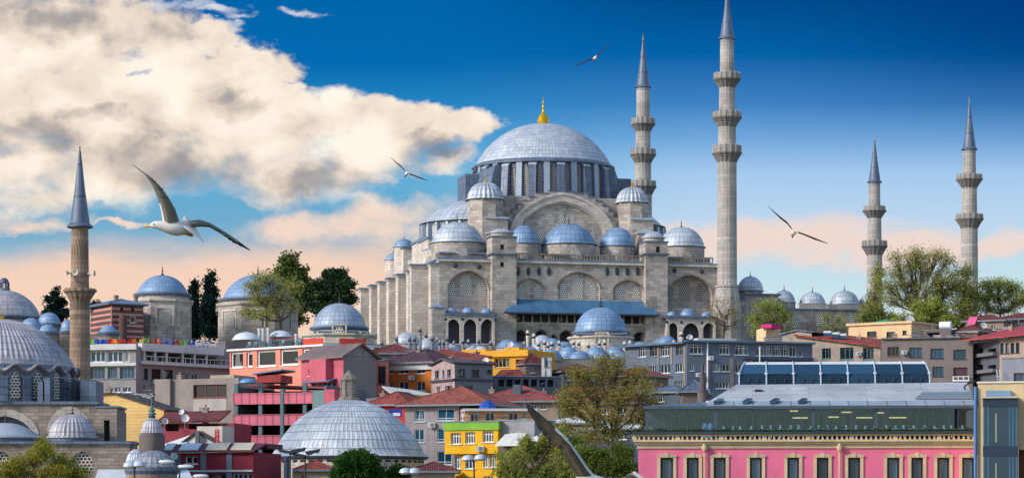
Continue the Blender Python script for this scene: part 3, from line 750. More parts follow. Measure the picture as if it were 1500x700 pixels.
    # --- weight towers at the corners of the upper block
    for (px, c, yt, yb, rp) in ((711, 16, 267, 292.5, 25.5), (926, 16, 274, 297.5, 22.8), (888, 46, 300, 315, 20), (690, 46, 280, 300, 20)):
        q = H.x(px, c); rad = rp*(H.O.y+c)/FOC; zb = H.z(px, yb, c); m = MB()
        m.lathe((q, c, zc+.3), [(rad+.1, 0), (rad+.1, zb-zc-.5)], 8, 0, False, phase=PI/8); w = m.build('weight_tower', STONE, root)
        dome_part(w, 'ribbed_dome', (q, c, zb), rad, H.z(px, yt, c)-zb, LEAD_P, 48, 24, 1.5, .22, 2, None, .35)
        f = MB(); f.lathe((q, c, H.z(px, yt, c)-.1), [(.3,0),(.34,.3),(.1,.6),(.16,.8),(.05,1.0),(0,1.7)], 8, 0); f.build('finial', GOLD, w)
    for (p0, p1, yt, c, dp) in ((712, 744, 320, 12.6, 6), (717, 748, 342, 10.0, 4), (926, 957, 322, 12.6, 6), (936, 960, 342, 10.2, 4), (946, 968, 352, 9, 3)):
        a0, a1 = H.x(p0, c), H.x(p1, c); z1 = H.z(p0, yt, c); m = MB(); m.box(a0, c, zc+.3, a1, c+dp, z1)
        m.box(a0-.3, c-.3, z1+.003, a1+.3, c+dp+.3, z1+.25, 1); k = ((a0+a1)/2, c+dp/2, z1+1.3)
        q = [(a0-.3,c-.3,z1+.252),(a1+.3,c-.3,z1+.252),(a1+.3,c+dp+.3,z1+.252),(a0-.3,c+dp+.3,z1+.252)]
        for i in range(4): m.poly([q[i], q[(i+1) % 4], k], 1)
        m.build('stepped_buttress', [STONE, LEAD_W], root)
    # --- buttresses of the prayer wall
    for k, (y, w, dp) in enumerate(((0.2, 2.4, 1.6), (4.6, 2.0, 4.6), (12.5, 2.4, 3.6), (20.5, 2.6, 4.2), (29.5, 2.6, 4.4), (38.5, 2.6, 4.6), (47.0, 2.6, 4.8), (56.0, 2.6, 5.4))):
        m = MB(); zt = zc-.9-(0.0 if k < 2 else .5); m.box(-dp, y, 0, -.02, y+w, zt, 0); m.box(-dp-.35, y-.35, zt+.003, -.02, y+w+.35, zt+.3, 1); m.box(-dp-.18, y-.18, zt-.35, -.02, y+w+.18, zt, 0)
        m.build('buttress', [STONE_L, LEAD_F], root)  # paler stone puts the sunlight on the buttresses into their colour
    a0, a1, z0, z1 = H.rect(633, 450, 653, 505, 'f', -3.4); m = MB(); m.box(a0, -3.4, 0, a1, -.02, z1, 0); q = [(a0-.2,-3.6,z1),(a1+.2,-3.6,z1),(a1+.2,-.02,z1),(a0-.2,-.02,z1)]; k = ((a0+a1)/2, -1.6, z1+.9)
    for i in range(4): m.poly([q[i], q[(i+1) % 4], k], 1)
    m.build('low_buttress', [STONE, LEAD_B], root)
    # downpipe niches with pointed hoods
    for px in (636, 666):
        pass
    return H
MOSQUE = build_mosque()

# ------------------------------------------------------------------ minarets
def minaret(label, px, D, tip, cone, segs, base, m=None, grp='minarets of the great mosque', stonem=None, zg=None):
    """cone = (row, half width); segs = [(row top, row bottom, half width of shaft, half width of balcony or None)]"""
    zg = ground(D)-.5 if zg is None else zg
    o = P(px, 0, D); s = D/FOC; Z = lambda y: CAMZ+(HOR-y)*s-zg
    root = thing('minaret', label, 'minaret', (o.x, o.y, zg), 0.2, grp); sm = stonem or STONE_M
    c = MB(); r = cone[1]*s; zb, zt = Z(cone[0]), Z(tip)
    c.lathe((0,0,0), [(r+.28, zb-.12), (r+.28, zb+.1), (r*.96, zb+.35), (r*.5, zb+(zt-zb)*.5), (.12, zt)], 24, 0, True, 12, 2.2, .05, 2); cn = c.build('spire', m or LEAD_D, root)
    k_ = .62 if grp else .42; f = MB(); f.lathe((0,0,zt-.2), [(a*k_, b*k_) for a, b in ((.12/k_,0),(.3,.4),(.14,.8),(.08,1.1),(.24,1.4),(.06,1.7),(0,2.6))], 8); f.build('finial', GOLD if grp else BRONZE, cn)
    top = cone[0]
    for k, (y0, y1, hw, bal) in enumerate(segs):
        q = MB(); z0, z1 = (0.0 if k == len(segs)-1 else Z(y1)), Z(y0); q.lathe((0,0,0), [(hw[1]*s, z0), (hw[0]*s, z1)], 16, 0, False); q.build('shaft', sm, root)
        if k == 0 and grp:
            b = MB(); b.lathe((0,0,0), [(hw[0]*s+.03, z1-.85), (hw[0]*s+.03, z1-.35)], 16, 0, False); b.build('tile_band', lattice('turquoise_tile_band', lin(60, 150, 190), lin(150, 150, 150), .5, .5, .14), root)
        if bal:
            yb, yc, yd, br = bal; rb = br*s; b = MB()   # rail top, floor, corbel end
            zr, zf, ze = Z(yb), Z(yc), Z(yd); ri = hw[1]*s
            prof = [(ri, ze)]
            for j in range(1, 5): prof += [(ri+(rb-ri)*(j/4)**1.2-.05, ze+(zf-ze)*(j-.35)/4), (ri+(rb-ri)*(j/4)**1.2, ze+(zf-ze)*j/4)]
            prof += [(rb+.12, zf), (rb+.12, zf+.25), (ri*.8, zf+.25)]
            b.lathe((0,0,0), prof, 32, 0, False, None, 1, .16, 2); bo = b.build('balcony', stone('soot_grey_stone', lin(132, 128, 126), .8, .4, .25, .8) if grp else sm, root)
            rl = MB(); rl.lathe((0,0,0), [(rb, zf+.25), (rb, zr), (rb-.16, zr), (rb-.16, zf+.26)], 16, 0, False); rl.build('parapet', lattice('pierced_parapet', lin(92, 90, 92), lin(150, 144, 138), .5, .5, .2), bo)
            for j in range(16):
                a = 2*PI*j/16; pp = MB(); pp.box(rb*math.cos(a)-.12, rb*math.sin(a)-.12, zf+.2, rb*math.cos(a)+.12, rb*math.sin(a)+.12, zr+.14)
                rl.v = rl.v
                pp.build('parapet_post', sm, bo) if br > 16 else None
    if base:
        b = MB(); yb, r0, r1 = base; b.lathe((0,0,0), [(r1*s, 0), (r1*s, Z(yb)-4.5), (r0*s+.1, Z(yb)), (r0*s+.35, Z(yb)+.02), (r0*s+.35, Z(yb)+.4), (r0*s*.9, Z(yb)+.5)], 12, 0, False); b.build('pulpit_base', sm, root)
    return root
minaret('tallest pale stone minaret with three balconies, standing right beside the great mosque front', 1065, 551, -14, (57, 10.5),
    [(57, 107, (10, 10.5), (108, 117.5, 130, 18.5)), (125, 164, (11.5, 12), (164.5, 174, 187, 20)), (180, 213, (12.8, 13.2), (214, 226, 239, 20.3)), (230, 440, (14, 15), None)], (421, 16, 21))
minaret('three-balcony minaret rising behind the right shoulder of the main dome', 942, 608, 58, (128, 10),
    [(128, 173, (9.8, 10), (174, 183, 194, 16.5)), (188, 218, (10.8, 11), (219, 228, 240, 17.8)), (234, 265, (11.8, 12), (266, 275, 287, 18.2)), (280, 420, (13, 13.5), None)], None)
minaret('shorter two-balcony minaret, the one farther left behind the leafing trees', 1281, 620, 205, (267, 8.8),
    [(267, 302, (8.2, 8.6), (302.5, 310, 321, 16)), (316, 353, (9.8, 10.2), (353.5, 362, 375, 17.6)), (368, 470, (11.2, 11.8), None)], None)
minaret('two-balcony minaret at the far right above the tree crowns', 1420, 566, 150, (219, 9.6),
    [(219, 256, (9.2, 9.5), (256.5, 264, 277, 17.8)), (272, 314, (10.8, 11.2), (314.5, 322, 335, 19)), (328, 470, (12, 13), None)], None)

# ------------------------------------------------------------------ mosque courtyard
def build_court():
    H = House('courtyard_building', 'long low courtyard range with a row of lead domes right of the tallest minaret', 'courtyard', 1078, 560, 1290, 568, depth=44, zg=48.5)
    z1 = H.z(1080, 432); z2 = H.z(1180, 454); xm = H.x(1140); fm = H.fm()
    mb = MB()
    mb.box(0, 0, 0, xm, 40, z1); mb.box(xm+.002, 0.4, 0, H.L, 40, z2)
    w = mb.build('wall', STONE, H.root)
    c = MB(); c.box(-.4, -.5, z1+.003, xm+.4, 40, z1+.4); c.box(xm+.45, -.1, z2+.003, H.L+.4, 40, z2+.35); c.build('cornice', LEAD_D, H.root)
    for (x0, t, x1, b) in ((1103, 439, 1112, 457),): lattice_win(w, fm, *H.rect(x0, t, x1, b), LAT, -.05)
    for (x0, t, x1, b) in ((1195, 458, 1207, 478), (1243, 459, 1252, 478), (1160, 462, 1170, 480)): lattice_win(w, H.fm('f', .4), *H.rect(x0, t, x1, b, 'f', .4), LAT, -.05)
    b = MB(); a0, a1 = H.x(1172), H.x(1262); z = z2+.36; n = 40
    b.box(a0, .2, z+.82, a1, .5, z+1.0); b.box(a0, .2, z, a1, .5, z+.16)
    for k in range(n+1): q = a0+(a1-a0)*k/n; b.box(q-.1, .22, z+.16, q+.1, .48, z+.82)
    b.build('balustrade', STONE_L, H.root)
    for (px, yt, yb, rp, c, m) in ((1099, 404.5, 426, 18.5, 6, LEAD_P), (1148.5, 425, 443, 16, 5, LEAD_P), (1190, 427.5, 445, 19, 5, LEAD_P), (1237, 425.5, 446, 21.5, 5, LEAD_P), (1275, 430, 447, 18, 5, LEAD_P)):
        q = H.x(px, c); rad = rp*(H.O.y+c)/FOC; zb = H.z(px, yb, c); base = (z1 if q < xm else z2)+.3
        d = MB(); d.lathe((q, c, base), [(rad+.1, 0), (rad+.1, max(.2, zb-base-.2))], 8 if c == 6 else 24, 0, False); dd = d.build('drum', STONE, H.root)
        dome_part(dd, 'court_dome', (q, c, zb), rad, H.z(px, yt, c)-zb, m, 48, 24, 1.4, .06, 2, .7, .3)
    for (px, yt, w) in ((1138, 455, 3), (1081, 440, 2.2)):
        a, zt = H.hit(px, yt); m = MB(); m.box(a-w/2, -1.2, 0, a+w/2, -.02, zt, 0); m.hexa([(a-w/2-.2,-1.4,zt+.003),(a+w/2+.2,-1.4,zt+.003),(a+w/2+.2,-.02,zt+.003),(a-w/2-.2,-.02,zt+.003),(a-w/2-.2,-1.4,zt+.1),(a+w/2+.2,-1.4,zt+.1),(a+w/2+.2,-.02,zt+.9),(a-w/2-.2,-.02,zt+.9)], 1); m.build('buttress', [STONE, LEAD_F], H.root)
    a, z0 = H.hit(1186, 500); a2, zt = H.hit(1186, 455); m = MB(); m.lathe((a, -1.5, 0), [(1.5, 0), (1.5, z0), (.9, (z0+zt)/2), (.1, zt)], 8, 0, False); m.build('stone_turret', STONE_D, H.root)
build_court()
TLAT = lattice('tomb_lattice', lin(120, 124, 128), lin(196, 188, 176), .34, .3, .06)
# ------------------------------------------------------------------ tombs, baths and schools around the mosque
def domed(name, label, cat, px, D, dome, walls, dm=None, n=8, wm=None, wins=(), sheets=40, finial=.8, zg=None, lantern=None, ridge=.07, ledges=False, group=None, cornice=True):
    """dome=(half width px, row top, row base); walls=[(half width px, row top)] downwards, the last goes to the ground"""
    zg = ground(D)-.5 if zg is None else zg; o = P(px, 0, D); s = D/FOC; Z = lambda y: CAMZ+(HOR-y)*s-zg
    root = thing(name, label, cat, (o.x, o.y, zg), math.atan2(-o.x, o.y) if n == 8 else 0, group); zs = [Z(w[1]) for w in walls]+[0]
    r, zt, zb = dome[0]*s, Z(dome[1]), Z(dome[2]); tops = [zb-.12]+zs[1:-1]
    for k, w in enumerate(walls):
        mb = MB(); rw = w[0]*s/(math.cos(PI/n) if n == 8 and k == len(walls)-1 else 1); top = zb-.12 if k == 0 else zs[k]
        m_n = n if k == len(walls)-1 else 32
        mb.lathe((0,0,0), [(rw, zs[k+1] if k < len(walls)-1 else 0), (rw, top), (0, top+.02)], m_n, 0, m_n > 8, phase=PI/8 if m_n == 8 else 0)
        wl = mb.build('wall', wm or STONE, root)
        if cornice:
            c = MB(); c.lathe((0,0,0), [(rw+.05, top-.6), (rw+min(.4, rw*.1), top-.3), (rw+min(.45, rw*.11), top-.02), (rw*.6, top+.05)], m_n, 0, False, phase=PI/8 if m_n == 8 else 0); c.build('cornice', LEAD_D if k == 0 else STONE_L, wl)
    rw = walls[-1][0]*s
    for (ang, t, b, w, m) in wins:
        a = R(ang)-PI/2; nn = Vector((math.cos(a), math.sin(a), 0)); t_ = Vector((-nn.y, nn.x, 0)); rr = rw if n == 8 else rw*1.0; oo = nn*rr
        fmk = lambda q, z, d: oo+t_*q-nn*d+Vector((0,0,z)); lattice_win(wl, fmk, -w/2, w/2, Z(b), Z(t), m or LAT, -.1)
        fr = MB(); q = w/2+.35
        for (x0, x1, z0, z1) in ((-q-.25, -q, Z(b)-.3, Z(t)+.6), (q, q+.25, Z(b)-.3, Z(t)+.6), (-q, q, Z(t)+.35, Z(t)+.6)): fr.fbox(fmk, x0, x1, z0, z1, -.12, .1)
        fr.build('window_surround', STONE_L, wl)
    d = dome_part(root, 'dome', (0, 0, zb), r, zt-zb, dm or LEAD, sheets*2, sheets, max(1.0, (zt-zb)/6), ridge, 2, finial, .35)
    if lantern: lantern(root, s, Z)
    if ledges:
        for sgn in (-1, 1):
            e = MB(); z = Z(walls[-1][1])+.2; x = sgn*r*.62; e.box(x-r*.36, -r*1.12, z, x+r*.36, -r*.3, z+.3); e.build('ledge', LEAD_F, root)
    return root
domed('tomb', 'octagonal stone tomb with blue-grey dome and arched lattice windows beside the two dark cypresses', 'tomb', 238, 468, (36.5, 403, 430), [(39, 432), (42, 441)], LEAD_B, 8, STONE,
      ((-38, 458, 477, 1.5, TLAT), (4, 458, 477, 1.8, TLAT), (46, 459, 478, 1.4, TLAT)), 44, .9)
domed('tomb', 'larger pale stone tomb whose dome is half hidden behind the olive green tree', 'tomb', 378, 482, (51, 402, 438), [(54, 441), (58, 447)], LEAD_B, 8, STONE,
      ((-45, 462, 482, 2.4, TLAT), (-5, 462, 482, 2.6, TLAT), (40, 462, 482, 2.4, TLAT)), 48, .9)
domed('domed_hall', 'low lead dome on a stone drum left of the mosque buttresses, above the salmon restaurant', 'domed hall', 497, 462, (38, 444, 479), [(40, 481), (52, 491)], LEAD, 8, STONE_L,
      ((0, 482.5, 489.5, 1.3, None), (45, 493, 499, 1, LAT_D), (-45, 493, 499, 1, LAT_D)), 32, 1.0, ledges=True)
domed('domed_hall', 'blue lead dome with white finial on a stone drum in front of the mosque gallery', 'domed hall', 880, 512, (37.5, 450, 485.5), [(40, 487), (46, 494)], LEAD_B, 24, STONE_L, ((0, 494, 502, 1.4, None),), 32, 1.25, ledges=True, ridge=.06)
def far_lantern(root, s, Z):
    m = MB(); r = 6.3*s
    for k in range(6):
        a = PI/3*k+.3; m.box(r*math.cos(a)-.16, r*math.sin(a)-.16, Z(425), r*math.cos(a)+.16, r*math.sin(a)+.16, Z(414))
    m.lathe((0,0,Z(414.5)), [(r+.12,0),(r+.12,.2)]+[(a, z+.2) for a, z in cap(r+.08, r*.95, 6)], 16, 0, True); m.lathe((0,0,Z(426)), [(r+.3,0),(r+.3,.4),(0,.4)], 16)
    m.build('lantern', LEAD_D, root)
domed('bath_house', 'wide violet-grey dome with an arched lantern on top at the left edge', 'bath house', 6, 452, (52, 425, 464), [(55, 467)], LEAD_G, 24, STONE_D, (), 44, None, lantern=far_lantern)
k = 0
for px, D, hw, t, b, lab in ((46, 440, 15.5, 465.5, 481, 'small blue lead dome half hidden by the big ribbed dome at the left edge'), (72, 447, 16, 457.5, 473, 'small blue lead dome with glass bulbs, topmost left of the old minaret'),
                            (70, 436, 12.5, 475, 484.5, 'flat little blue dome, lowest of the cluster left of the old minaret'), (99, 444, 10, 468, 484, 'small blue dome partly covered by the old minaret shaft'),
                            (159, 446, 13.5, 476.5, 486, 'pale blue dimpled dome just right of the old minaret')):
    domed('small_dome', lab, 'dome', px, D, (hw, t, b), [(hw+1.5, b+1.5)], LEAD_B, 24, STONE_D, (), 16, .4, ridge=.04, group='small blue domes near the old minaret')

# --- medrese blocks with rows of domes and chimneys
def medrese(label, x0, D0, x1, D1, ytop, domes, chims, depth=26):
    H = House('medrese', label, 'school', x0, D0, x1, D1, ytop, depth); s = D0/FOC
    H.shell(plaster('medrese_plaster', lin(168, 160, 154), .5), roof=LEAD_F)
    for (px, t, b, hw, c, m) in domes:
        q = H.x(px, c); sc = (H.O.y+c)/FOC; zb = H.z(px, b, c); r = hw*sc
        if zb > H.H+.05:
            d = MB(); d.lathe((q, c, H.H-.3), [(r+.05, 0), (r+.05, zb-H.H+.2)], 16, 0, False); d.build('drum', plaster('drum_plaster', lin(186, 182, 180), .4), H.root)
        dome_part(H.root, 'dome', (q, c, zb), r, H.z(px, t, c)-zb, m, 32, 16, 1.0, .05, 2, .35, .2)
    for (px, t, b, c, w, kind) in chims:
        q = H.x(px, c); zt = H.z(px, t, c); zb = min(H.z(px, b, c), H.H-.2); w = w*(H.O.y+c)/FOC
        m = MB(); m.lathe((q, c, 0), [(w, zb), (w*.94, zt-1.5), (w*1.2, zt-1.45), (w*1.2, zt-1.2), (w*.9, zt-1.15), (w*.9, zt-.55), (w*1.15, zt-.5), (w*.8, zt-.2), (0, zt)], 8, 0, False)
        ch = m.build('chimney', plaster('cream_chimney', lin(214, 204, 190), .3) if kind else plaster('grey_chimney', lin(150, 150, 158), .5), H.root)
        v = MB()
        for k in range(8):
            a = PI/8+2*PI*k/8; rr = w*.9*math.cos(PI/8)+.02; cx, cy = q+rr*math.cos(a), c+rr*math.sin(a); tt = Vector((-math.sin(a), math.cos(a), 0))
            p = Vector((cx, cy, 0)); v.poly([p-tt*.12+Vector((0,0,zt-1.05)), p+tt*.12+Vector((0,0,zt-1.05)), p+tt*.12+Vector((0,0,zt-.65)), p-tt*.12+Vector((0,0,zt-.65))])
        v.build('vent', VOID, ch)
    return H
medrese('low school roofed with many small blue domes and cream chimneys before the mosque gallery', 738, 486, 960, 494, 524, 
    [(745, 496.5, 509, 18, 20, LEAD_B), (755, 502, 511, 15, 14, LEAD_B), (794, 490.5, 501, 14, 24, LEAD_P), (808, 495, 505, 15, 22, LEAD_B), (775, 507, 522, 15, 8, LEAD_B), (762, 510, 522, 10, 12, LEAD_B),
     (807.5, 511.5, 523.5, 15.5, 0.6, LEAD_B), (833, 507, 522, 15, 7, LEAD_B), (849, 513, 527, 17, 4, LEAD_B), (873, 507, 520, 15, 9, LEAD_B), (878, 515.5, 528, 13, 4, LEAD_B), (902, 507, 520, 14, 9, LEAD_B), (909, 515, 525, 12, 5, LEAD_B),
     (826, 500, 507, 14, 16, LEAD_B), (938, 500, 509, 14, 14, LEAD_B), (925, 503, 512, 12, 12, LEAD_B), (790, 502, 512, 13, 14, LEAD_P), (855, 500, 508, 12, 18, LEAD_P), (892, 500, 508, 12, 18, LEAD_P)],
    [(773, 483, 508, 16, 2.6, 1), (782, 487.5, 512, 15, 2.6, 1), (789, 499, 524, 9, 2.9, 1), (798, 497, 518, 12, 2.5, 1), (808.5, 499, 512, 13, 2.4, 1), (819, 498, 514, 13, 2.3, 1), (840.5, 497, 513, 13, 2.6, 1), (848, 498, 513, 13, 2.6, 1),
     (878, 498, 517, 12, 2.4, 1), (886, 497, 517, 12, 2.8, 1), (915, 499, 520, 10, 2.5, 1), (923, 498, 520, 12, 2.7, 1), (768, 499, 512, 14, 2.6, 0), (803, 501, 516, 10, 2.2, 1), (862, 501, 515, 14, 2.2, 1)])
medrese('pale domed school roof crowded with grey stone chimneys below the mosque buttresses', 572, 490, 732, 494, 513,
    [(596, 486.5, 503, 19, 12, LEAD_P), (627, 495, 513, 16, 8, LEAD_P), (645, 498, 512, 14, 12, LEAD_P), (662, 504, 514, 12, 6, LEAD_P), (690, 503, 513, 13, 8, LEAD_P), (705, 506, 515, 11, 5, LEAD_P)],
    [(559, 498, 505, 8, 2.6, 0), (581, 491, 503, 8, 2.4, 0), (600, 492, 502, 5, 2.4, 0), (607, 492, 502, 5, 2.4, 0), (615.5, 478, 506, 5, 2.4, 0), (624, 486, 506, 10, 2.2, 0), (633, 491, 512, 5, 2.6, 0), (641, 493, 512, 7, 2.2, 0), (644, 497, 512, 4, 2.4, 0), (655, 491.5, 513, 4, 2.6, 0),
     (650, 497, 513, 7, 2.0, 0), (678, 495.5, 510, 7, 2.5, 0), (686, 496, 510, 7, 2.5, 0), (701, 494.5, 510, 6, 2.7, 0), (719, 498, 512, 6, 2.4, 0), (665, 498, 513, 9, 2, 0)], 20)
medrese('small dome cluster with stubby cream chimneys showing above the blue-grey apartment roof', 955, 500, 1046, 503, 503, [(977, 491.5, 503, 14, 6, LEAD_B), (965, 496, 504, 10, 10, LEAD_B)], [(998, 485, 502, 6, 3, 1), (1008, 491, 502, 5, 2.8, 1), (1018, 495, 503, 4, 2.4, 1), (987, 497, 505, 4, 2, 1)], 14)

# --- bath house dome in the middle foreground
def hamam():
    D, px = 312, 511; s = D/FOC; zg = ground(D)-.5; o = P(px, 0, D); Z = lambda y: CAMZ+(HOR-y)*s-zg
    root = thing('bath_house', 'big pale lead-sheeted bath dome with a pyramid-capped stone lantern in the middle foreground', 'bath house', (o.x, o.y, zg), 0)
    w = MB(); r = 110*s; w.lathe((0,0,0), [(r, 0), (r, Z(671))], 48, 0, True); wl = w.build('wall', STONE_L, root)
    for k in range(24):
        a = -PI+PI*k/24+.07; n = Vector((math.cos(a), math.sin(a), 0)); t = Vector((-n.y, n.x, 0)); f = lambda q, z, d, n=n, t=t: n*(r-d)+t*q+Vector((0,0,z))
        v = MB(); v.fbox(f, -.32, .32, Z(678), Z(675), -.03, .05); v.build('vent_slot', VOID, wl)
    e = MB(); e.lathe((0,0,0), [(r+.02, Z(674)), (116*s, Z(671.5)), (117.5*s, Z(670)), (112*s, Z(668.5))], 64, 0, True); e.build('eave', LEAD_D, root)
    rows = [(117, 669.5), (112, 666), (108, 661), (104.5, 654), (100, 646), (93, 635.5), (83, 623.5), (71, 612.5), (57, 602.5), (42, 594.5), (27, 588.8), (14, 585.5), (0, 585)]
    m = MB(); m.lathe((0,0,0), [(a*s, Z(y)) for a, y in rows], 180, 0, True, 90, 1.15, .09, 2)
    dm = m.build('dome', lead('bath_lead', lin(196, 203, 213), 1, 1, .07, .13, .5, .5, .6, .5, .1), root)
    b = MB(); b.lathe((0,0,0), [(16.5*s, Z(586)), (16.5*s, Z(583)), (13*s, Z(581.5)), (11.6*s, Z(581)), (11.6*s, Z(557.5)), (13.6*s, Z(557)), (13.6*s, Z(555.5))], 8, 0, False, phase=PI/8)
    for k in range(8):   # angle shafts
        a = PI/8+k*PI/4; b.lathe((12*s*math.cos(a), 12*s*math.sin(a), Z(581)), [(.1, 0), (.1, Z(558)-Z(581))], 6)
    ln = b.build('lantern', STONE_D, root)
    c = MB(); c.lathe((0,0,0), [(13.8*s, Z(555.6)), (13.4*s, Z(554.5)), (0, Z(541.5))], 8, 0, False, phase=PI/8); c.build('lantern_roof', stone('lichen_cap', lin(150, 144, 128), .5, .4, .2, .8), ln)
    for k in range(8):
        a = k*PI/4-PI/2; n = Vector((math.cos(a), math.sin(a), 0)); t = Vector((-n.y, n.x, 0)); rr = 11.6*s*math.cos(PI/8)
        f = lambda q, z, d, n=n, t=t: n*(rr-d)+t*q+Vector((0,0,z)); lattice_win(ln, f, -.24, .24, Z(577), Z(561), lattice('fine_lattice', lin(60, 60, 62), lin(190, 184, 172), .2, .2, .035), -.03)
hamam()

# --- foreground mosque on the left
def left_mosque():
    D, cxp = 282, -2; H = House('domed_mosque', 'foreground mosque at the left edge with huge ribbed grey-violet dome and scalloped eave', 'mosque', -125, 274, 189, 274, depth=26)
    root = H.root; c0 = 8.0; sc = (H.O.y+c0)/FOC; Zc = lambda y, c=c0: H.z(0, y, c); q0 = H.x(cxp, c0); C = (q0, c0)
    z0, z1, zw = Zc(592), Zc(548), Zc(541)
    R_ = 112*sc
    d = MB(); d.lathe((*C, 0), [(R_, z0-.1), (R_, zw+.2)], 84, 0, True); drum = d.build('drum', LEAD_D, root)
    sky = []
    nW = 21
    for k in range(nW):
        a = -PI/2+R(5.2)+2*PI*k/nW; n = Vector((math.cos(a), math.sin(a), 0)); t = Vector((-n.y, n.x, 0)); o = Vector((*C, 0))+n*R_
        if n.y > .3: continue
        f = lambda q, z, d_, o=o, n=n, t=t: o+t*q-n*d_+Vector((0,0,z)); lattice_win(drum, f, -.5, .5, Zc(588), Zc(550), lattice('round_lattice', lin(48, 50, 54), lin(214, 206, 190), .36, .3, .055), -.08)
        a2 = a+PI/nW; n = Vector((math.cos(a2), math.sin(a2), 0)); t = Vector((-n.y, n.x, 0)); o = Vector((*C, 0))+n*R_
        f = lambda q, z, d_, o=o, n=n, t=t: o+t*q-n*d_+Vector((0,0,z)); m = MB(); m.fbox(f, -.42, .42, z0, Zc(556), -.45, .2); m.fbox(f, -.5, .5, Zc(571), Zc(569.5), -.53, .2)
        m.build('pilaster', LEAD_D, drum)
    # scalloped eave and dome
    rows = [(109.5, 540), (107, 533), (103, 526), (97, 517.5), (89, 507.5), (78, 497), (64, 486.5), (48, 477.5), (30, 471), (14, 468), (0, 467.5)]
    n = 168; dm = MB(); ang = [2*PI*i/n for i in range(n)]
    wave = lambda a: math.cos((a+PI/2-R(5.2))*nW)
    rings = []
    for j, (rr, y) in enumerate([(117, 544.0)]+rows):
        if rr == 0: rings.append([dm.V((*C, Zc(y)))]); continue
        rings.append([dm.V((C[0]+(rr*sc+(.13 if i % 2 == 0 and j > 1 else 0))*math.cos(a), C[1]+(rr*sc+(.13 if i % 2 == 0 and j > 1 else 0))*math.sin(a), Zc(y)+(wave(a)*(.36 if j == 0 else (.2 if j == 1 else 0))))) for i, a in enumerate(ang)])
    for j in range(len(rings)-1):
        A, B = rings[j], rings[j+1]
        for i in range(n):
            i2 = (i+1) % n; u0, u1 = i/2, (i+1)/2
            if len(B) == 1: dm.F([A[i], A[i2], B[0]], 0, True, ((u0,j),(u1,j),(u0,j+1)))
            else: dm.F([A[i], A[i2], B[i2], B[i]], 0, True, ((u0,j),(u1,j),(u1,j+1),(u0,j+1)))
    dome = dm.build('dome', LEAD_G, root)
    ev = MB(); pts = [(C[0]+117*sc*math.cos(a), C[1]+117*sc*math.sin(a), Zc(544.6)+wave(a)*.36) for a in ang]; ev.tube(pts+pts[:1], .11, 6, 0, False)
    ev.tube([(C[0]+114.5*sc*math.cos(a), C[1]+114.5*sc*math.sin(a), Zc(547.5)+wave(a)*.36) for a in ang+ang[:1]], .10, 6, 0, False); ev.build('eave', paint('eave_brown', lin(118, 108, 108), .7), root)
    f = MB(); f.lathe((*C, Zc(468)), [(.5,-.1),(.55,.3),(.2,.6),(.1,.8),(.25,1.0),(0,1.8)], 12); f.build('finial', GOLD, dome)
    b = MB(); a0, a1 = H.x(117, 4), H.x(141, 4); b.hexa([(a0,4,Zc(592,4)),(a1,4,Zc(592,4)),(a1,9,Zc(592,4)),(a0,9,Zc(592,4)),(a0,4,Zc(555,4)),(a1,4,Zc(557,4)),(a1,9,Zc(557,4)),(a0,9,Zc(553,4))]); b.build('drum_buttress', LEAD_D, root)
    for px in (58, 66):
        b = MB(); a0, a1 = H.x(px-3, .4), H.x(px+7, .4); b.box(a0, .4, Zc(592,.4), a1, 3, Zc(553 if px == 66 else 558,.4)); b.build('drum_buttress', LEAD_D, root)
    # body with arches
    c = 0.6; hs = []
    for x0, x1, t, sp in ((-34, 46, 609, 636), (80, 124, 605, 632)): hs.append((*H.rect(x0, t, x1, 642, 'f', c), H.z(0, sp, c), 1.6, 1))
    zt = H.z(0, 592, c); fm = H.fm('f', c); xr = H.x(141, c)
    w = MB(); w.wall(fm, H.x(-118, c), xr, 0, zt, hs, 0); w.box(H.x(-118, c)+.01, c+2, 0, xr-.01, 22, zt-.02, 0); w.wall(lambda a, z, d_: (xr-d_, a, z), c, 22, 0, zt, [], 0)
    w.build('wall', [STONE_D, LEAD_D], root)
    for h in hs:
        O = arch((h[0]+h[1])/2, (h[1]-h[0])/2+.75, h[4], h[3]+.75, 12); I = arch((h[0]+h[1])/2, (h[1]-h[0])/2, h[4], h[3], 12); g = MB()
        for k in range(len(O)-1): g.hexa([fm(*I[k],-.06), fm(*I[k+1],-.06), fm(*I[k+1],.1), fm(*I[k],.1), fm(*O[k],-.06), fm(*O[k+1],-.06), fm(*O[k+1],.1), fm(*O[k],.1)])
        g.build('arch_ring', STONE, root)
    lg = MB(); lg.box(H.x(-118, c), c-.3, zt, xr+.3, 8, zt+.3); lg.build('lead_ledge', LEAD_D, root)
    b = MB(); a0, a1, zb, zz = H.rect(140.5, 597, 171, 650, 'f', .2); hs = [(*H.rect(152, 615, 160.5, 648, 'f', .2), None, .8, 1)]
    b.wall(H.fm('f', .2), a0, a1, 0, zz, hs, 0); b.wall(lambda a, z, d_: (a1-d_, a, z), .2, 6, 0, zz, [], 0); b.poly([(a0,.2,zz),(a1,.2,zz),(a1,6,zz),(a0,6,zz)], 0); b.poly([(a0,6,0),(a1,6,0),(a1,6,zz),(a0,6,zz)], 0)
    bl = b.build('corner_block', [STONE_D, VOID], root); k_ = MB(); k_.box(a0-.1, .1, zz+.003, a1+.2, 6, zz+.2); k_.build('cap', LEAD_D, bl)
    # front range and its small domes
    c = -5.0; zt = H.z(0, 650, c); fm = H.fm('f', c); hs = []
    for x0, x1 in ((-14, 17), (105, 136)): hs.append((*H.rect(x0, 661, x1, 688, 'f', c), H.z(0, 676, c), .35, 1))
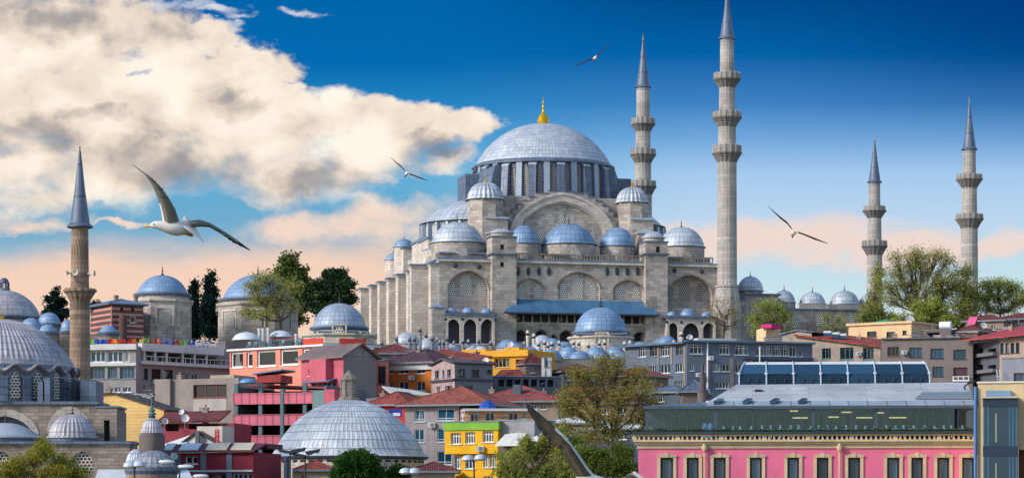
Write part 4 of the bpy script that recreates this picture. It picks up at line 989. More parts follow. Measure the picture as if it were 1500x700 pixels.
    w = MB(); w.wall(fm, H.x(-122, c), H.x(190, c), 0, zt, hs, 0); xr = H.x(190, c); w.box(H.x(-122, c)+.01, c+.4, 0, xr-.01, .5, zt-.02, 0); w.wall(lambda a, z, d_: (xr-d_, a, z), c, .5, 0, zt, [], 0)
    fr = w.build('front_range', [STONE_D, lattice('big_round_lattice', lin(40, 42, 48), lin(206, 198, 184), .38, .32, .055)], root)
    lg = MB(); lg.box(H.x(-122, c), c-.4, zt+.003, xr+.3, .55, zt+.3); lg.build('lead_ledge', LEAD_D, root)
    for px, hw, t, b, cc, m in ((106, 33.5, 606, 640, -2.2, LEAD_G), (8, 50, 619, 640, -2.0, LEAD_W)):
        q = H.x(px, cc); r = hw*(H.O.y+cc)/FOC; zb = H.z(px, b, cc); g = MB(); g.lathe((q, cc, zt), [(r+.1, 0), (r+.1, zb-zt-.1)], 32, 0, True); dd = g.build('dome_base', LEAD_D, root)
        dome_part(dd, 'porch_dome', (q, cc, zb), r, H.z(px, t, cc)-zb, m, 64, 32, 1.2, .08, 2, .6, .3)
    rf = MB(); a0, a1 = H.x(135, -9), H.x(268, -9); z_ = H.z(150, 687, -5); rf.hexa([(a0,-11,z_-2.6),(a1+2,-11,z_-2.6),(a1,-5.05,z_-.3),(a0,-5.05,z_-.3),(a0,-11,z_-2.4),(a1+2,-11,z_-2.4),(a1,-5.05,z_),(a0,-5.05,z_)]); rf.box(a0+.2, -10.6, 0, a1-.2, -5.1, z_-2.62); rf.build('white_lean_to', paint('white_sheet_roof', lin(206, 214, 224), .5), root)
left_mosque()
minaret('old stained stone minaret with one balcony and ring of loudspeakers on the left', 117, 296, 222, (332, 14.5), [(333, 424, (12.2, 13.4), (424.5, 427.5, 441, 21)), (436, 560, (14.4, 16.5), None)], None, LEAD_D, None, STONE_R)
def horns():
    D = 294.6; s = D/FOC
    for px, py, dx, dy in ((103.5, 400, -1, -.3), (113, 399, -.3, -1), (132, 400.5, 1, -.2)):
        o = P(px, py, D); t = thing('loudspeaker', 'pale horn loudspeaker fixed to the old stone minaret, ' + {103.5: 'pointing left', 113: 'facing the viewer', 132: 'pointing right'}[px], 'loudspeaker', o, math.atan2(dy, dx), 'loudspeakers on the old minaret')
        m = MB(); m.M = Matrix.Rotation(PI/2, 4, 'Y'); m.lathe((0,0,0), [(.07,-.3),(.07,.1),(.16,.3),(.34,.5),(.31,.5),(.12,.28),(0,.12)], 16); m.build('horn', paint('horn_cream', lin(206, 200, 186), .5), t)
        m = MB(); m.tube([(0,0,0), (-.1,0,-.35)], .04, 6); m.build('bracket', BLACK, t)
horns()
domed('fountain_kiosk', 'little bulbous grey dome with ringed green finial left of the white gabled shed', 'kiosk', 222.5, 268, (15, 611, 632.5), [(16.5, 634.5), (19, 637)], LEAD_G, 24, plaster('kiosk_dark', lin(104, 96, 94), .6), (), 12, 1.0, ridge=.07, cornice=False)
o = P(222.5, 612, 268); m = MB(); m.lathe((0,0,-.3), [(.55,0),(.3,.35),(.3,.6),(.42,.66),(.42,.8),(.24,.84),(.24,.98),(.36,1.02),(.36,1.16),(.16,1.22),(.2,1.36),(.08,1.5),(.04,2.0),(0,2.4)], 12)
f = m.build('spire_finial', paint('verdigris', lin(96, 130, 128), .6), None); f.location = o; tag(f, 'ringed green metal finial standing on the bulbous little dome', 'finial')
domed('small_dome', 'squat grey lead dome with flared edge directly below the bulbous finial dome', 'dome', 225, 258, (33, 659, 683), [(34.5, 686)], lead('grey_ribbed_lead', lin(140, 144, 156), 1, 1, .06, .2, 0), 24, STONE_D, (), 16, .55, ridge=.08)
domed('small_dome', 'pale lead dome peeking out behind the squat grey dome with flared edge', 'dome', 199, 264, (14, 657, 682), [(15, 684)], LEAD_P, 24, STONE_D, (), 12, .5, ridge=.1)
# ------------------------------------------------------------------ the town on the slope
def dish(px, py, D, r, label, az=-.4):
    o = P(px, py, D); t = thing('satellite_dish', label, 'satellite dish', o, az, 'satellite dishes on the roofs')
    m = MB(); m.M = Matrix.Rotation(R(70), 4, 'X'); m.lathe((0,0,0), [(0,-.0),(r*.4,.03),(r*.75,.1),(r,.2),(r,.22),(r*.7,.13),(0,.03)], 20); m.build('reflector', paint('dish_white', lin(205, 205, 205), .5), t)
    m = MB(); m.tube([(0,0,-r*.2),(0,.12,-1.3)], .05, 6); m.tube([(0,-.1,-r*.6),(0,-.6,.05)], .025, 5); m.box(-.06,-.68,0,.06,-.56,.12); m.build('mast', GREYF, t)
    return t
def letters(txt, parent, loc, size, m, rot=(PI/2, 0, 0), name='lettering'):
    cu = bpy.data.curves.new(name, 'FONT'); cu.body = txt; cu.size = size; cu.align_x = 'CENTER'; cu.align_y = 'CENTER'; cu.extrude = .01
    o = bpy.data.objects.new(name, cu); COL.objects.link(o); o.parent = parent; o.location = loc; o.rotation_euler = rot; bpy.context.view_layer.update(); me = bpy.data.meshes.new_from_object(o.evaluated_get(bpy.context.evaluated_depsgraph_get())); bpy.data.objects.remove(o)
    o = bpy.data.objects.new(name, me); me.materials.clear(); me.materials.append(m); COL.objects.link(o); o.parent = parent; o.location = loc; o.rotation_euler = rot; return o

# --- striped lodge by the tomb
H = House('striped_lodge', 'small lodge banded in red brick and pale stone beside the octagonal tomb', 'lodge', 163, 455, 210, 458, 446, 9)
for q in ((190.5, 462, 199.5, 473),): H.win(*q, 1, 1, frame=STONE_L, pane=GLASS_D, fw=.22)
for q in ((176, 450, 181, 456), (192, 450, 197, 456)): H.opening(*q, back=1, depth=.3)
H.shell(STONE_S, backs=[VOID], roof=None); H.hip(LEAD_F, 1.0, .7, eave=LEAD_D)
for px in (170, 199):
    q = H.x(px, 3); z = H.z(px, 443, 3); m = MB(); m.lathe((q, 3, z-1), [(.42,0),(.38,1.8),(.5,1.9),(.5,2.2),(0,2.3)], 8); m.build('chimney', STONE_D, H.root)
m = MB(); q = H.x(180, -2); r = 6*450/FOC; z = H.z(180, 466, -2); m.lathe((q, -2, 0), [(r, 0), (r, z)]+[(a, z+b) for a, b in cap(r, r*1.1, 8)], 16); m.build('kiosk_turret', plaster('brown_turret', lin(96, 66, 64), .4), H.root)
H = House('courtyard_wall', 'low pinkish wall with slatted rail left of the striped lodge', 'wall', 132, 449, 176, 449, 490, 2); H.shell(plaster('pink_wall', lin(176, 146, 138), .4), roof=LEAD_F)
H = House('stone_hut', 'small cream stone hut with arched niche left of the striped lodge', 'hut', 136, 462, 156, 463, 456, 6); H.shell(STONE_L); H.hip(LEAD_F, .8, .4)

# --- grey terrace restaurant: corner block and long wing
GW = plaster('grey_render', lin(150, 146, 148), .45); WHT = plaster('white_render', lin(206, 206, 208), .3)
H = House('corner_restaurant', 'grey corner building with two bands of big blue windows right of the old minaret', 'restaurant', 128, 392, 199, 390.5, 507, 10)
for q in ((132.5, 514, 154, 530), (157.5, 514, 179.5, 530), (184.5, 514, 189.5, 529)): H.win(*q, 3, 1, pane=GLASS_T, fw=.12)
for q in ((132, 538, 153.5, 554.5), (157.7, 538, 171.5, 554), (175.5, 538, 197, 554)): H.win(*q, 4, 1, pane=GLASS_T, frame=GREYF, fw=.08)
for q in ((162, 567, 166, 574), (168, 567, 176, 574), (180, 567, 192, 574)): H.win(*q, 2, 1, fw=.1)
H.shell(GW)
m = MB(); m.box(-.3, -.5, H.z(150, 512.5), H.L+.2, -.005, H.H+.25); m.box(-.2, -.35, H.z(150, 536), H.L+.1, -.004, H.z(150, 531.5)); m.box(-.2, -.12, H.z(150, 531.6), H.L+.1, -.003, H.z(150, 512.6), 0) if False else None
m.build('white_band', WHT, H.root)
HC = H
H = House('restaurant_wing', 'long grey wing receding right with white dining balconies under a roof terrace', 'restaurant', 199.5, 392.5, 338, 406, 503.5, 5)
for k, (x0, x1) in enumerate(((204, 209), (212, 225), (228, 241), (246, 266), (269, 283), (287, 301), (304, 317))):
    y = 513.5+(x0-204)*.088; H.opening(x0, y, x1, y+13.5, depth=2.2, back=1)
for q in ((204.5, 539, 217, 555), (222, 539.5, 236, 556), (241, 541, 254, 557)): H.win(*q, 3, 1, pane=GLASS_D, frame=DARKF)
for q in ((263, 546, 270, 556), (271, 546, 278, 556.5), (281, 547, 291, 557)): H.win(*q, 2, 1, pane=GLASS_T)
for q in ((208, 563, 212, 571), (214, 563, 222, 571), (232, 566, 240, 572)): H.win(*q, 2, 1)
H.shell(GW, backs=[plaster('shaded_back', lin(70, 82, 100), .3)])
xe = H.x(322); m = MB(); m.box(.3, -1.0, H.H-1.0, xe, -.005, H.H+.12); m.build('terrace_slab', WHT, H.root)
m = MB(); z = H.z(204, 528.5); m.box(.2, -.9, z-.45, H.L, -.005, z+.02); m.build('balcony_slab', WHT, H.root)
for k, px in enumerate((211, 227, 244, 267.5, 285, 302.5)):
    q = H.x(px, -.5); m = MB(); m.box(q-.16, -.62, z+.02, q+.16, -.35, H.H-1.0); m.build('post', WHT, H.root)
for px in (214, 222, 231, 238, 249, 258, 272, 279, 290, 297, 308, 314, 324, 331):   # white tables of the balcony
    q = H.x(px, -.45); t = MB(); t.lathe((q, -.45, z+.02), [(.3,0),(.05,.05),(.05,.66),(.55,.68),(.55,.74),(0,.75)], 10); t.build('table', WHITE, H.root)
pr = MB()
for k in range(16):
    q = .6+(xe-.9)*k/15; pr.tube([(q,-.85,H.H+.12),(q,-.85,H.H+1.15)], .03, 5)
pr.tube([(.6,-.85,H.H+1.15),(xe-.3,-.85,H.H+1.15)], .035, 5); pr.tube([(.6,-.85,H.H+.65),(xe-.3,-.85,H.H+.65)], .025, 5); pr.build('railing', GREYF, H.root)
HW = H
# coloured chairs on both terraces
def chair_mesh():
    m = MB(); m.box(-.26,-.26,.40,.26,.26,.48); m.hexa([(-.26,.2,.48),(.26,.2,.48),(.26,.27,.48),(-.26,.27,.48),(-.24,.3,.98),(.24,.3,.98),(.24,.36,.98),(-.24,.36,.98)])
    for x in (-.22, .22):
        for y in (-.22, .22): m.box(x-.03, y-.03, 0, x+.03, y+.03, .4)
        m.box(x-.03, -.24, .66, x+.03, .26, .71); m.box(x-.03, -.24, .48, x+.03, -.19, .66)
    return m
ORD = 'first second third fourth fifth sixth seventh eighth ninth tenth eleventh twelfth thirteenth fourteenth fifteenth sixteenth seventeenth eighteenth'.split()
_proto = {}; _cnt = {}
def chair(loc, rz, colr, label, group):
    if colr not in _proto:
        o = chair_mesh().build('terrace_chair', paint('chair_'+colr, {'red': lin(200, 40, 36), 'blue': lin(36, 84, 190), 'green': lin(120, 190, 50), 'orange': lin(235, 120, 30), 'white': lin(220, 222, 225), 'teal': lin(60, 110, 120), 'yellow': lin(225, 205, 60)}[colr], .45), None); _proto[colr] = o
    else: o = _proto[colr].copy(); COL.objects.link(o)
    o.location = loc; o.rotation_euler = (0, 0, rz); tag(o, label, 'chair', group); return o
def world(H, x, y, z): return H.root.matrix_basis @ Vector((x, y, z))
for Hh, lst in ((HC, [(134, 'green'), (137, 'green'), (142, 'blue'), (146, 'blue'), (150, 'blue'), (156, 'blue'), (161, 'red'), (166, 'orange'), (171, 'orange'), (177, 'red'), (181, 'red'), (192, 'red'), (197, 'orange')]),
                (HW, [(207, 'yellow'), (212, 'green'), (216, 'green'), (222, 'red'), (226, 'red'), (231, 'orange'), (235, 'orange'), (240, 'blue'), (246, 'blue'), (250, 'blue'), (254, 'red'), (258, 'red'), (262, 'green'), (267, 'green'), (272, 'green'), (277, 'blue'), (282, 'blue'), (289, 'white'), (294, 'white'), (299, 'white'), (304, 'white'), (309, 'white'), (314, 'white')])):
    for px, c in lst:
        k = _cnt.get(c, 0); _cnt[c] = k+1
        chair(world(Hh, Hh.x(px, .6), .35+random.random()*.5, Hh.H+.01), Hh.rz+random.choice((PI, PI+.5, PI-.5, .3)), c, f'{c} plastic chair on the grey roof terrace, {ORD[k]} {c} one from the old minaret', 'coloured chairs on the roof terrace')
H = House('terrace_hut', 'dark maroon roofed terrace hut at the right end of the coloured chairs', 'hut', 300, 424, 336, 428, 506, 6)
for q in ((322, 507, 326, 516), (328, 507, 331, 516)): H.win(*q, 1, 1)
H.shell(plaster('dark_blue_wall', lin(56, 66, 84), .3)); H.hip(paint('maroon_sheet', lin(98, 52, 56), .6), .7, .6)

# --- salmon restaurant with roof terrace
SAL = panels('salmon_boards', lin(236, 142, 122), 6, .5, .04, .05, .8)
H = House('salmon_restaurant', 'salmon pink restaurant with white framed windows and crowded roof terrace', 'restaurant', 336.5, 394, 474, 382, 514.5, 10)
for q in ((338, 516, 356, 538), (361, 516, 370, 537)): H.win(*q, 1, 1, fw=.24, pane=GLASS_D)
for q in ((376.5, 513.5, 404, 536), (410.5, 512, 437, 534), (443, 510.5, 471, 531)): H.win(*q, 1, 1, fw=.26, pane=GLASS_D)
H.shell(SAL)
m = MB(); m.box(-.3, -.35, H.H, H.L+.2, 10.2, H.H+.28); m.build('roof_slab', WHITE, H.root)
HS = H
m = MB()
for k in range(20): q = H.x(364)+(H.x(444)-H.x(364))*k/19; m.tube([(q,-.1,H.H+.28),(q,-.1,H.H+1.2)], .03, 5)
m.tube([(H.x(364),-.1,H.H+1.2),(H.x(444),-.1,H.H+1.2)], .04, 5); m.build('railing', GREYF, H.root)
m = MB(); a0, a1 = H.x(445), H.L; m.box(a0, -.12, H.H+.3, a1, -.04, H.H+1.15); m.build('lattice_fence', lattice('red_lattice', lin(120, 60, 50), lin(196, 62, 44), .4, .4, .2), H.root)
for k in range(13):
    px = 366+k*6.1; chair(world(H, H.x(px, .8), .55+.4*(k % 2), H.H+.28), H.rz+random.choice((PI, .3, 2.4)), 'teal', f'teal chair on the salmon restaurant roof, {ORD[k]} from its left end', 'teal chairs on the salmon roof terrace')
H = House('terrace_annex', 'flat roofed annex with red lattice fence to the right of the salmon restaurant terrace', 'annex', 475, 388, 554, 392, 506.5, 8)
H.opening(479, 511, 500, 520, depth=1.5, back=1); H.opening(540, 512, 549, 530, depth=1.5, back=1)
H.shell(plaster('annex_wall', lin(196, 120, 108), .3), backs=[VOID]); m = MB(); m.box(-.2, -.5, H.H, H.L+.3, 8, H.H+.3); m.build('roof_slab', WHT, H.root)
m = MB(); m.box(H.x(496), -.3, H.H+.3, H.x(535), -.22, H.H+1.15); m.build('lattice_fence', lattice('red_lattice', lin(120, 60, 50), lin(196, 62, 44)), H.root)
def parasol(px, py, D, w, label, m_):
    o = P(px, py, D); s = D/FOC; z0 = -(2.3); t = thing('parasol', label, 'parasol', (o.x, o.y, o.z-2.6), 0, 'white canopies on the upper terrace'); r = w*s
    m = MB(); m.lathe((0,0,2.0), [(r, 0), (r*.97, .25), (r*.8, r*.34), (r*.45, r*.52), (0, r*.6)], 24, 0, True); m.build('canopy', m_, t)
    m = MB(); m.tube([(0,0,0),(0,0,2.4)], .06, 6); m.build('pole', GREYF, t)
IGL = plaster('white_canopy', lin(214, 222, 232), .15, .6)
parasol(361, 492.5, 408, 21, 'pale domed canopy at the left end of the upper terrace', IGL); parasol(411, 488, 412, 17, 'pale domed canopy below the olive green tree', IGL)
for k, (px, t) in enumerate(((380, 481), (385.5, 481), (393, 480), (434, 489))):
    D = 410; o = P(px, t, D); zz = o.z-2.0; th = thing('white_chimney', f'slim white flue pipe by the pale canopies, {ORD[k]} from the left', 'flue pipe', (o.x, o.y, zz-3), 0, 'white flue pipes'); m = MB(); m.lathe((0,0,0), [(.24,0),(.24,4.6),(.3,4.62),(.3,5),(0,5.05)], 10); m.build('pipe', WHT, th)
H = House('upper_terrace_house', 'low dark house with red tiled roof behind the salmon restaurant terrace', 'house', 330, 412, 560, 420, 499, 10); H.shell(plaster('dull_grey_wall', lin(110, 106, 112), .4));  # walls in one dull grey plaster
H.hip(tiles('tiles_brown', lin(150, 84, 70)), 1.2, .4, x0=H.x(400), x1=H.x(446))

# --- pink gabled house
PNK = plaster('dusty_pink', lin(196, 96, 116), .35)
GRB = plaster('grey_block', lin(136, 128, 128), .5)
H = House('gabled_house', 'dusty pink house with a grey sheet gable roof above the car park', 'house', 441, 377, 503, 370.5, 526.5, 9)
H.depth = H.hit(551, 540, 'r')[0]; H.win(457, 561, 466, 571.5, 2, 1); H.win(470, 560, 492, 571.5, 3, 1); H.win(452, 540, 456, 550, 1, 1, pane=GLASS_D)
H.shell(PNK, side=GRB); 
ov = .6; dp = H.depth; X0, X1, Y0, Y1 = -ov, H.L+ov, -ov, dp+ov; zr = H.H+1.9; m = MB(); ym = dp/2
m.hexa([(X0,Y0,H.H-.15),(X1,Y0,H.H-.15),(X1,ym,zr-.15),(X0,ym,zr-.15),(X0,Y0,H.H+.1),(X1,Y0,H.H+.1),(X1,ym,zr+.1),(X0,ym,zr+.1)]); m.hexa([(X0,ym,zr-.15),(X1,ym,zr-.15),(X1,Y1,H.H-.15),(X0,Y1,H.H-.15),(X0,ym,zr+.1),(X1,ym,zr+.1),(X1,Y1,H.H+.1),(X0,Y1,H.H+.1)])
m.build('roof', panels('asbestos_roof', lin(128, 112, 112), .5, 8, .08, .12, .6, .6), H.root)
for gx in (H.L-.02, .02): m = MB(); m.poly([(gx,0,H.H),(gx,dp,H.H),(gx,ym,zr-.1)]); m.build('gable', panels('gable_panels', lin(146, 138, 140), 1.8, 1.6, .06, .08, .5, .4), H.root)
a0, a1 = H.x(453, -1.2), H.x(477, -1.2); m = MB(); m.box(a0, -1.2, H.z(460, 561, -1.2), a1, -.01, H.H-.2); m.build('bay', PNK, H.root)
a0, a1 = H.x(454), H.x(494); z = H.z(470, 558.5, -1); m = MB(); m.hexa([(a0,-1.5,z-.1),(a1,-1.5,z-.1),(a1,-.01,z+.3),(a0,-.01,z+.3),(a0,-1.5,z),(a1,-1.5,z),(a1,-.01,z+.4),(a0,-.01,z+.4)]); m.build('awning', LEAD_F, H.root)
# --- car park
PKB = panels('pink_parapet', lin(206, 104, 128), 1.1, 9, .12, .05, .55, .35)
H = House('car_park', 'open pink parking garage with three decks of slatted parapets', 'car park', 343.5, 354, 478, 350, 568, 14)
z = lambda y: H.z(360, y); L = H.L; xg = H.x(458.5); xg2 = H.x(475.5)
GP = plaster('garage_grey', lin(104, 106, 116), .4)
for yt in (577, 608, 638.5, 669):
    m = MB(); m.box(-.15, -.2, z(yt+15), xg, -.002, z(yt)); m.box(-.22, -.27, z(yt+.5), xg, .07, z(yt-1.2)); m.build('parapet', PKB, H.root)
    m = MB(); m.box(0, .01, z(yt+14), L, 14, z(yt+10.5)); m.build('deck', GP, H.root)
m = MB(); m.box(0, 13.7, 0, L, 14, z(566), 0); m.box(-.1, .02, 0, .25, 13.7, z(566), 0); m.box(L-.3, .02, 0, L, 13.7, z(566), 0); m.build('back_wall', GP, H.root)
m = MB(); m.hexa([(-.3,5.2,z(562)),(L*.98,5.2,z(569)),(L*.98,14,z(569)),(-.3,14,z(562)),(-.3,5.2,z(559)),(L*.98,5.2,z(566)),(L*.98,14,z(566)),(-.3,14,z(559))]); m.build('roof_slab', plaster('red_brown_slab', lin(140, 76, 78), .5), H.root)
for px in (345.5, 381, 414, 446):
    q = H.x(px); m = MB(); m.box(q-.25, .03, 0, q+.25, .5, z(561.5)) if px != 414 else m.box(q-.22, -.3, 0, q+.22, .45, z(570)); m.build('column', plaster('column_teal', lin(86, 116, 122), .3), H.root)
m = MB(); m.box(xg+.01, -.22, 0, xg2, -.01, z(573)); m.build('green_panel', plaster('grey_green', lin(116, 140, 142), .3), H.root)
m = MB(); m.box(xg2+.01, -.2, 0, L+1.2, 6, z(572)); m.build('pink_flank', PNK, H.root)
a0, a1 = H.x(376, 3), H.x(411, 3); m = MB(); zz = H.z(390, 560, 3); m.box(a0, 3, zz, a1, 7, H.z(390, 549, 3)); rb = m.build('stair_head', plaster('brick_red_wall', lin(160, 58, 62), .3), H.root)
m = MB(); z1 = H.z(390, 548.5, 3); m.hexa([(a0-.5,2.6,z1),(a1+.3,2.6,z1+.5),(a1+.3,7.3,z1+.5),(a0-.5,7.3,z1),(a0-.5,2.6,z1+.2),(a1+.3,2.6,z1+.7),(a1+.3,7.3,z1+.7),(a0-.5,7.3,z1+.2)]); m.build('sheet_roof', LEAD_F, rb)
HP = H
def tank(px, t, b, D, hw, label, m_):
    o = P(px, b, D); s = D/FOC; r = hw*s; h = (b-t)*s; th = thing('water_tank', label, 'water tank', o, 0); m = MB(); m.lathe((0,0,0), [(r,-.6),(r,h*.8),(r*.96,h*.92),(r*.5,h),(0,h)], 20); m.build('barrel', m_, th); m = MB(); m.lathe((0,0,h), [(r*.3,-.03),(r*.3,.08),(0,.1)], 12); m.build('lid', GREYF, th)
tank(416, 549.5, 560.5, 359.5, 5.8, 'round white water tank on the car park roof', plaster('tank_white', lin(222, 216, 206), .2))
def car(px, by, D, w, c, label, rz=0.0):
    o = P(px, by, D); L = w*D/FOC; t = thing('parked_car', label, 'car', o, rz, 'cars in the car park'); k = L/4.3
    pts = [(-2.1,.35),(-2.12,.75),(-1.5,.92),(-.9,1.42),(.7,1.45),(1.35,.98),(2.05,.8),(2.1,.35)]
    def side(ps, y0, y1, m): 
        n = len(ps); A = [m.V((x*k, y0*k, z*k)) for x, z in ps]; B = [m.V((x*k, y1*k, z*k)) for x, z in ps]
        for i in range(n): m.F([A[i], A[(i+1) % n], B[(i+1) % n], B[i]], 0)
        m.F(A, 0); m.F(B[::-1], 0)
    m = MB(); side(pts, -.85, .85, m); b = m.build('body', paint('car_'+c, {'silver': lin(186, 196, 206), 'white': lin(232, 232, 232), 'grey': lin(150, 158, 166)}[c], .25, .2), t)
    m = MB(); side([(-1.32,.95),(-.82,1.36),(.62,1.38),(1.12,.98)], -.865, .865, m); m.build('side_windows', GLASS_D, b)
    m = MB(); m.poly([(1.33*k,-.7*k,1.0*k),(1.33*k,.7*k,1.0*k),(.74*k,.62*k,1.43*k),(.74*k,-.62*k,1.43*k)]); m.build('windscreen', GLASS_D, b)
    for x in (-1.3, 1.3):
        for y in (-.8, .8):
            m = MB(); m.M = Matrix.Translation((x*k, y*k, .32*k)) @ Matrix.Rotation(PI/2, 4, 'X'); m.lathe((0,0,-.1*k), [(.32*k,0),(.32*k,.2*k),(.18*k,.21*k),(0,.2*k)], 14); m.build('wheel', BLACK, t)
zt = lambda yt: HP.zg+z(yt+10.5)
for px, yt, w, c, lab, D in ((372, 577, 22, 'silver', 'silver car on the top car park deck, the left one of two', 357.5), (391, 577, 20, 'white', 'white car on the top car park deck, the right one of two', 357.8), (368, 608, 17, 'white', 'white car parked on the middle car park deck', 357)):
    by = HOR-(HP.zg+HP.z(px, yt+10.5, 0)-CAMZ)*FOC/D; car(px, by, D, w, c, lab, random.uniform(-.08, .08))
m = MB(); m.M = Matrix.Scale(.45, 4, (0,0,1)); m.lathe((0,0,0), [(1.1,-.3),(1.05,.3),(.8,.75),(.4,.95),(0,1.0)], 12); tg = m.build('blue_tarpaulin', plaster('tarp_blue', lin(96, 150, 196), .2, .5), None); tg.location = P(363, 559.2, 353); tag(tg, 'crumpled pale blue tarpaulin lying on the car park roof', 'tarpaulin')

# --- bare concrete block and its neighbours on the left
CON = plaster('bare_concrete', lin(150, 140, 136), .55, .9, .3, .7, 1.1)
H = House('concrete_building', 'bare concrete building with one wide dark red-framed window', 'building', 232, 371, 349.5, 366, 556, 10)
H.win(283, 563.5, 332, 581.5, 3, 1, frame=paint('red_frame', lin(120, 50, 56), .6), pane=GLASS_D, depth=.5, fw=.12); H.win(300.5, 595, 314, 601.5, 1, 1, frame=DARKF, pane=GLASS_D); H.win(236, 569, 240, 575, 1, 1, frame=DARKF, pane=GLASS_D)
H.shell(CON)
m = MB(); a1 = H.x(249, -.6); m.box(-.2, -.6, 0, a1, -.01, H.z(240, 555, -.6)); m.build('pier', CON, H.root)
m = MB(); a0, a1 = H.x(283), H.x(332); m.box(a0, -.05, H.z(300, 606), a1, -.003, H.z(300, 583)); m.build('render_patch', plaster('pale_patch', lin(178, 170, 164), .5), H.root)
m = MB(); m.box(H.x(297), 2, H.H, H.x(332), 8, H.z(320, 549, 2)); m.build('penthouse', plaster('tan_block', lin(168, 156, 142), .4), H.root)
for k, px in enumerate((298, 324.5)):
    o = P(px, 600, 369); th = thing('air_conditioner', 'boxy outdoor air conditioner on the bare concrete wall, '+('left' if k == 0 else 'right')+' one of two', 'air conditioner', o, 0, 'air conditioners'); m = MB(); m.box(-.45,-.7,-.35,.45,-.1,.35); m.build('casing', paint('ac_grey', lin(90, 94, 100), .6), th); m = MB(); m.M = Matrix.Translation((0,-.705,0)) @ Matrix.Rotation(PI/2, 4, 'X'); m.lathe((0,0,0), [(.28,0),(.28,.02),(0,.02)], 16); m.build('fan_grille', BLACK, th)
H = House('sided_house', 'house with a blank yellow boarded gable wall left of the bare concrete block', 'house', 142, 349, 240, 347, 601, 9)
YEL = panels('yellow_boards', lin(226, 188, 118), 7, .42, .035, .05, .7, .3)
apx = H.x(166); za = H.z(166, 577); zl = H.z(143, 578.5)
m = MB(); m.poly([(0,0,0),(H.L,0,0),(H.L,0,H.H),(apx,0,za),(0,0,zl)]); m.poly([(H.L,0,0),(H.L,9,0),(H.L,9,H.H),(H.L,0,H.H)]); m.poly([(0,0,0),(0,9,0),(0,9,zl),(0,0,zl)]); m.poly([(0,9,0),(H.L,9,0),(H.L,9,H.H),(apx,9,za),(0,9,zl)]); m.build('wall', YEL, H.root)
m = MB()
for (xa, z_a, xb, z_b) in ((-.3, zl-.05, apx, za), (apx, za, H.L+.4, H.H-.15)): m.hexa([(xa,-.3,z_a+.01),(xb,-.3,z_b+.01),(xb,9.2,z_b+.01),(xa,9.2,z_a+.01),(xa,-.3,z_a+.22),(xb,-.3,z_b+.22),(xb,9.2,z_b+.22),(xa,9.2,z_a+.22)])
m.build('roof', paint('dark_bitumen', lin(70, 60, 62), .8), H.root)
def rubble(N, nt, b, m):
    v = N.new('ShaderNodeTexVoronoi'); N.set(v, 'Vector', objc(N)); v.inputs['Scale'].default_value = 1.6
    N.set(b, 'Base Color', N.mix(N.ss(v.outputs[0], .25, .6), N.mix(.3, lin(176, 164, 150), v.outputs[1]), lin(70, 66, 66))); b.inputs['Roughness'].default_value = .95
H = House('rubble_roofed_shed', 'shed with a stone-weighted patchy roof between yellow boards and concrete block', 'shed', 172, 358, 233, 358, 592, 6); H.shell(CON)
m = MB(); z0 = H.H; m.hexa([(-.3,-.4,z0),(H.x(220),-.4,z0),(H.x(220),5,z0+1.4),(-.3,5,z0+1.4),(-.3,-.4,z0+.2),(H.x(220),-.4,z0+.2),(H.x(220),5,z0+1.7),(-.3,5,z0+1.7)]); m.build('roof', mat('rubble', rubble), H.root)
m = MB(); m.M = Matrix.Translation((H.x(226), -.6, z0-.4)) @ Matrix.Rotation(-PI/2, 4, 'X'); m.lathe((0,0,0), [(.9,0),(.9,4),(0,4)], 16); m.lathe((0,0,0), [(0,0),(.9,0)], 16); m.build('barrel_vault', plaster('rust_brown', lin(106, 88, 80), .6), H.root)

RT = tiles('tiles_red', lin(158, 76, 66)); RTD = tiles('tiles_maroon', lin(122, 58, 60))
H = House('red_roofed_shop', 'run-down shop with sagging dark red roof below the bare concrete block', 'shop', 236, 340, 343, 338, 620, 7)
H.opening(243, 621, 262, 631, depth=1.2, back=1); H.opening(276, 621, 320, 628, depth=1.2, back=1); H.win(329, 619, 333, 628, 1, 1, pane=GLASS_D); H.win(325, 638, 333, 648, 2, 1, pane=GLASS_D)
H.shell(plaster('maroon_wall', lin(150, 62, 72), .4), backs=[VOID])
m = MB(); z1 = H.z(280, 603, 4); m.hexa([(-.5,-.8,H.H),(H.x(324),-.8,H.H+.1),(H.x(324),4,z1),(-.5,4,z1-.2),(-.5,-.8,H.H+.2),(H.x(324),-.8,H.H+.3),(H.x(324),4,z1+.2),(-.5,4,z1)]); m.build('roof', RTD, H.root)
dish(241, 617, 338, .42, 'white satellite dish at the left end of the sagging red roof', .5); dish(267, 604, 337.5, .38, 'upper of two round dishes over the sagging red roof'); dish(271, 613, 336.5, .52, 'larger pale dish standing in front of the sagging red roof', .2)
m = MB(); o = P(271, 616, 337)
H = House('white_shed', 'white gabled shed with black trimmed roof left of the vertical red sign', 'shed', 244, 322, 320, 320, 652, 6)
H.win(293, 641, 298, 648, 1, 1, frame=DARKF, pane=GLASS_D); H.win(311, 640, 313, 644, 1, 1, frame=DARKF, pane=GLASS_D)
H.shell(WHT)
za = H.z(289, 633); xa = H.x(289); m = MB(); m.poly([(H.x(266),-.01,H.H),(H.L,-.01,H.H),(xa,-.01,za)]); m.build('gable', WHT, H.root)
m = MB(); 
for s, xb in ((-1, H.x(262)), (1, H.L+.2)): m.hexa([(xb,-.3,H.H-.1),(xa,-.3,za),(xa,6,za),(xb,6,H.H-.1),(xb,-.3,H.H+.1),(xa,-.3,za+.22),(xa,6,za+.22),(xb,6,H.H+.1)])
m.build('roof_trim', BLACK, H.root)
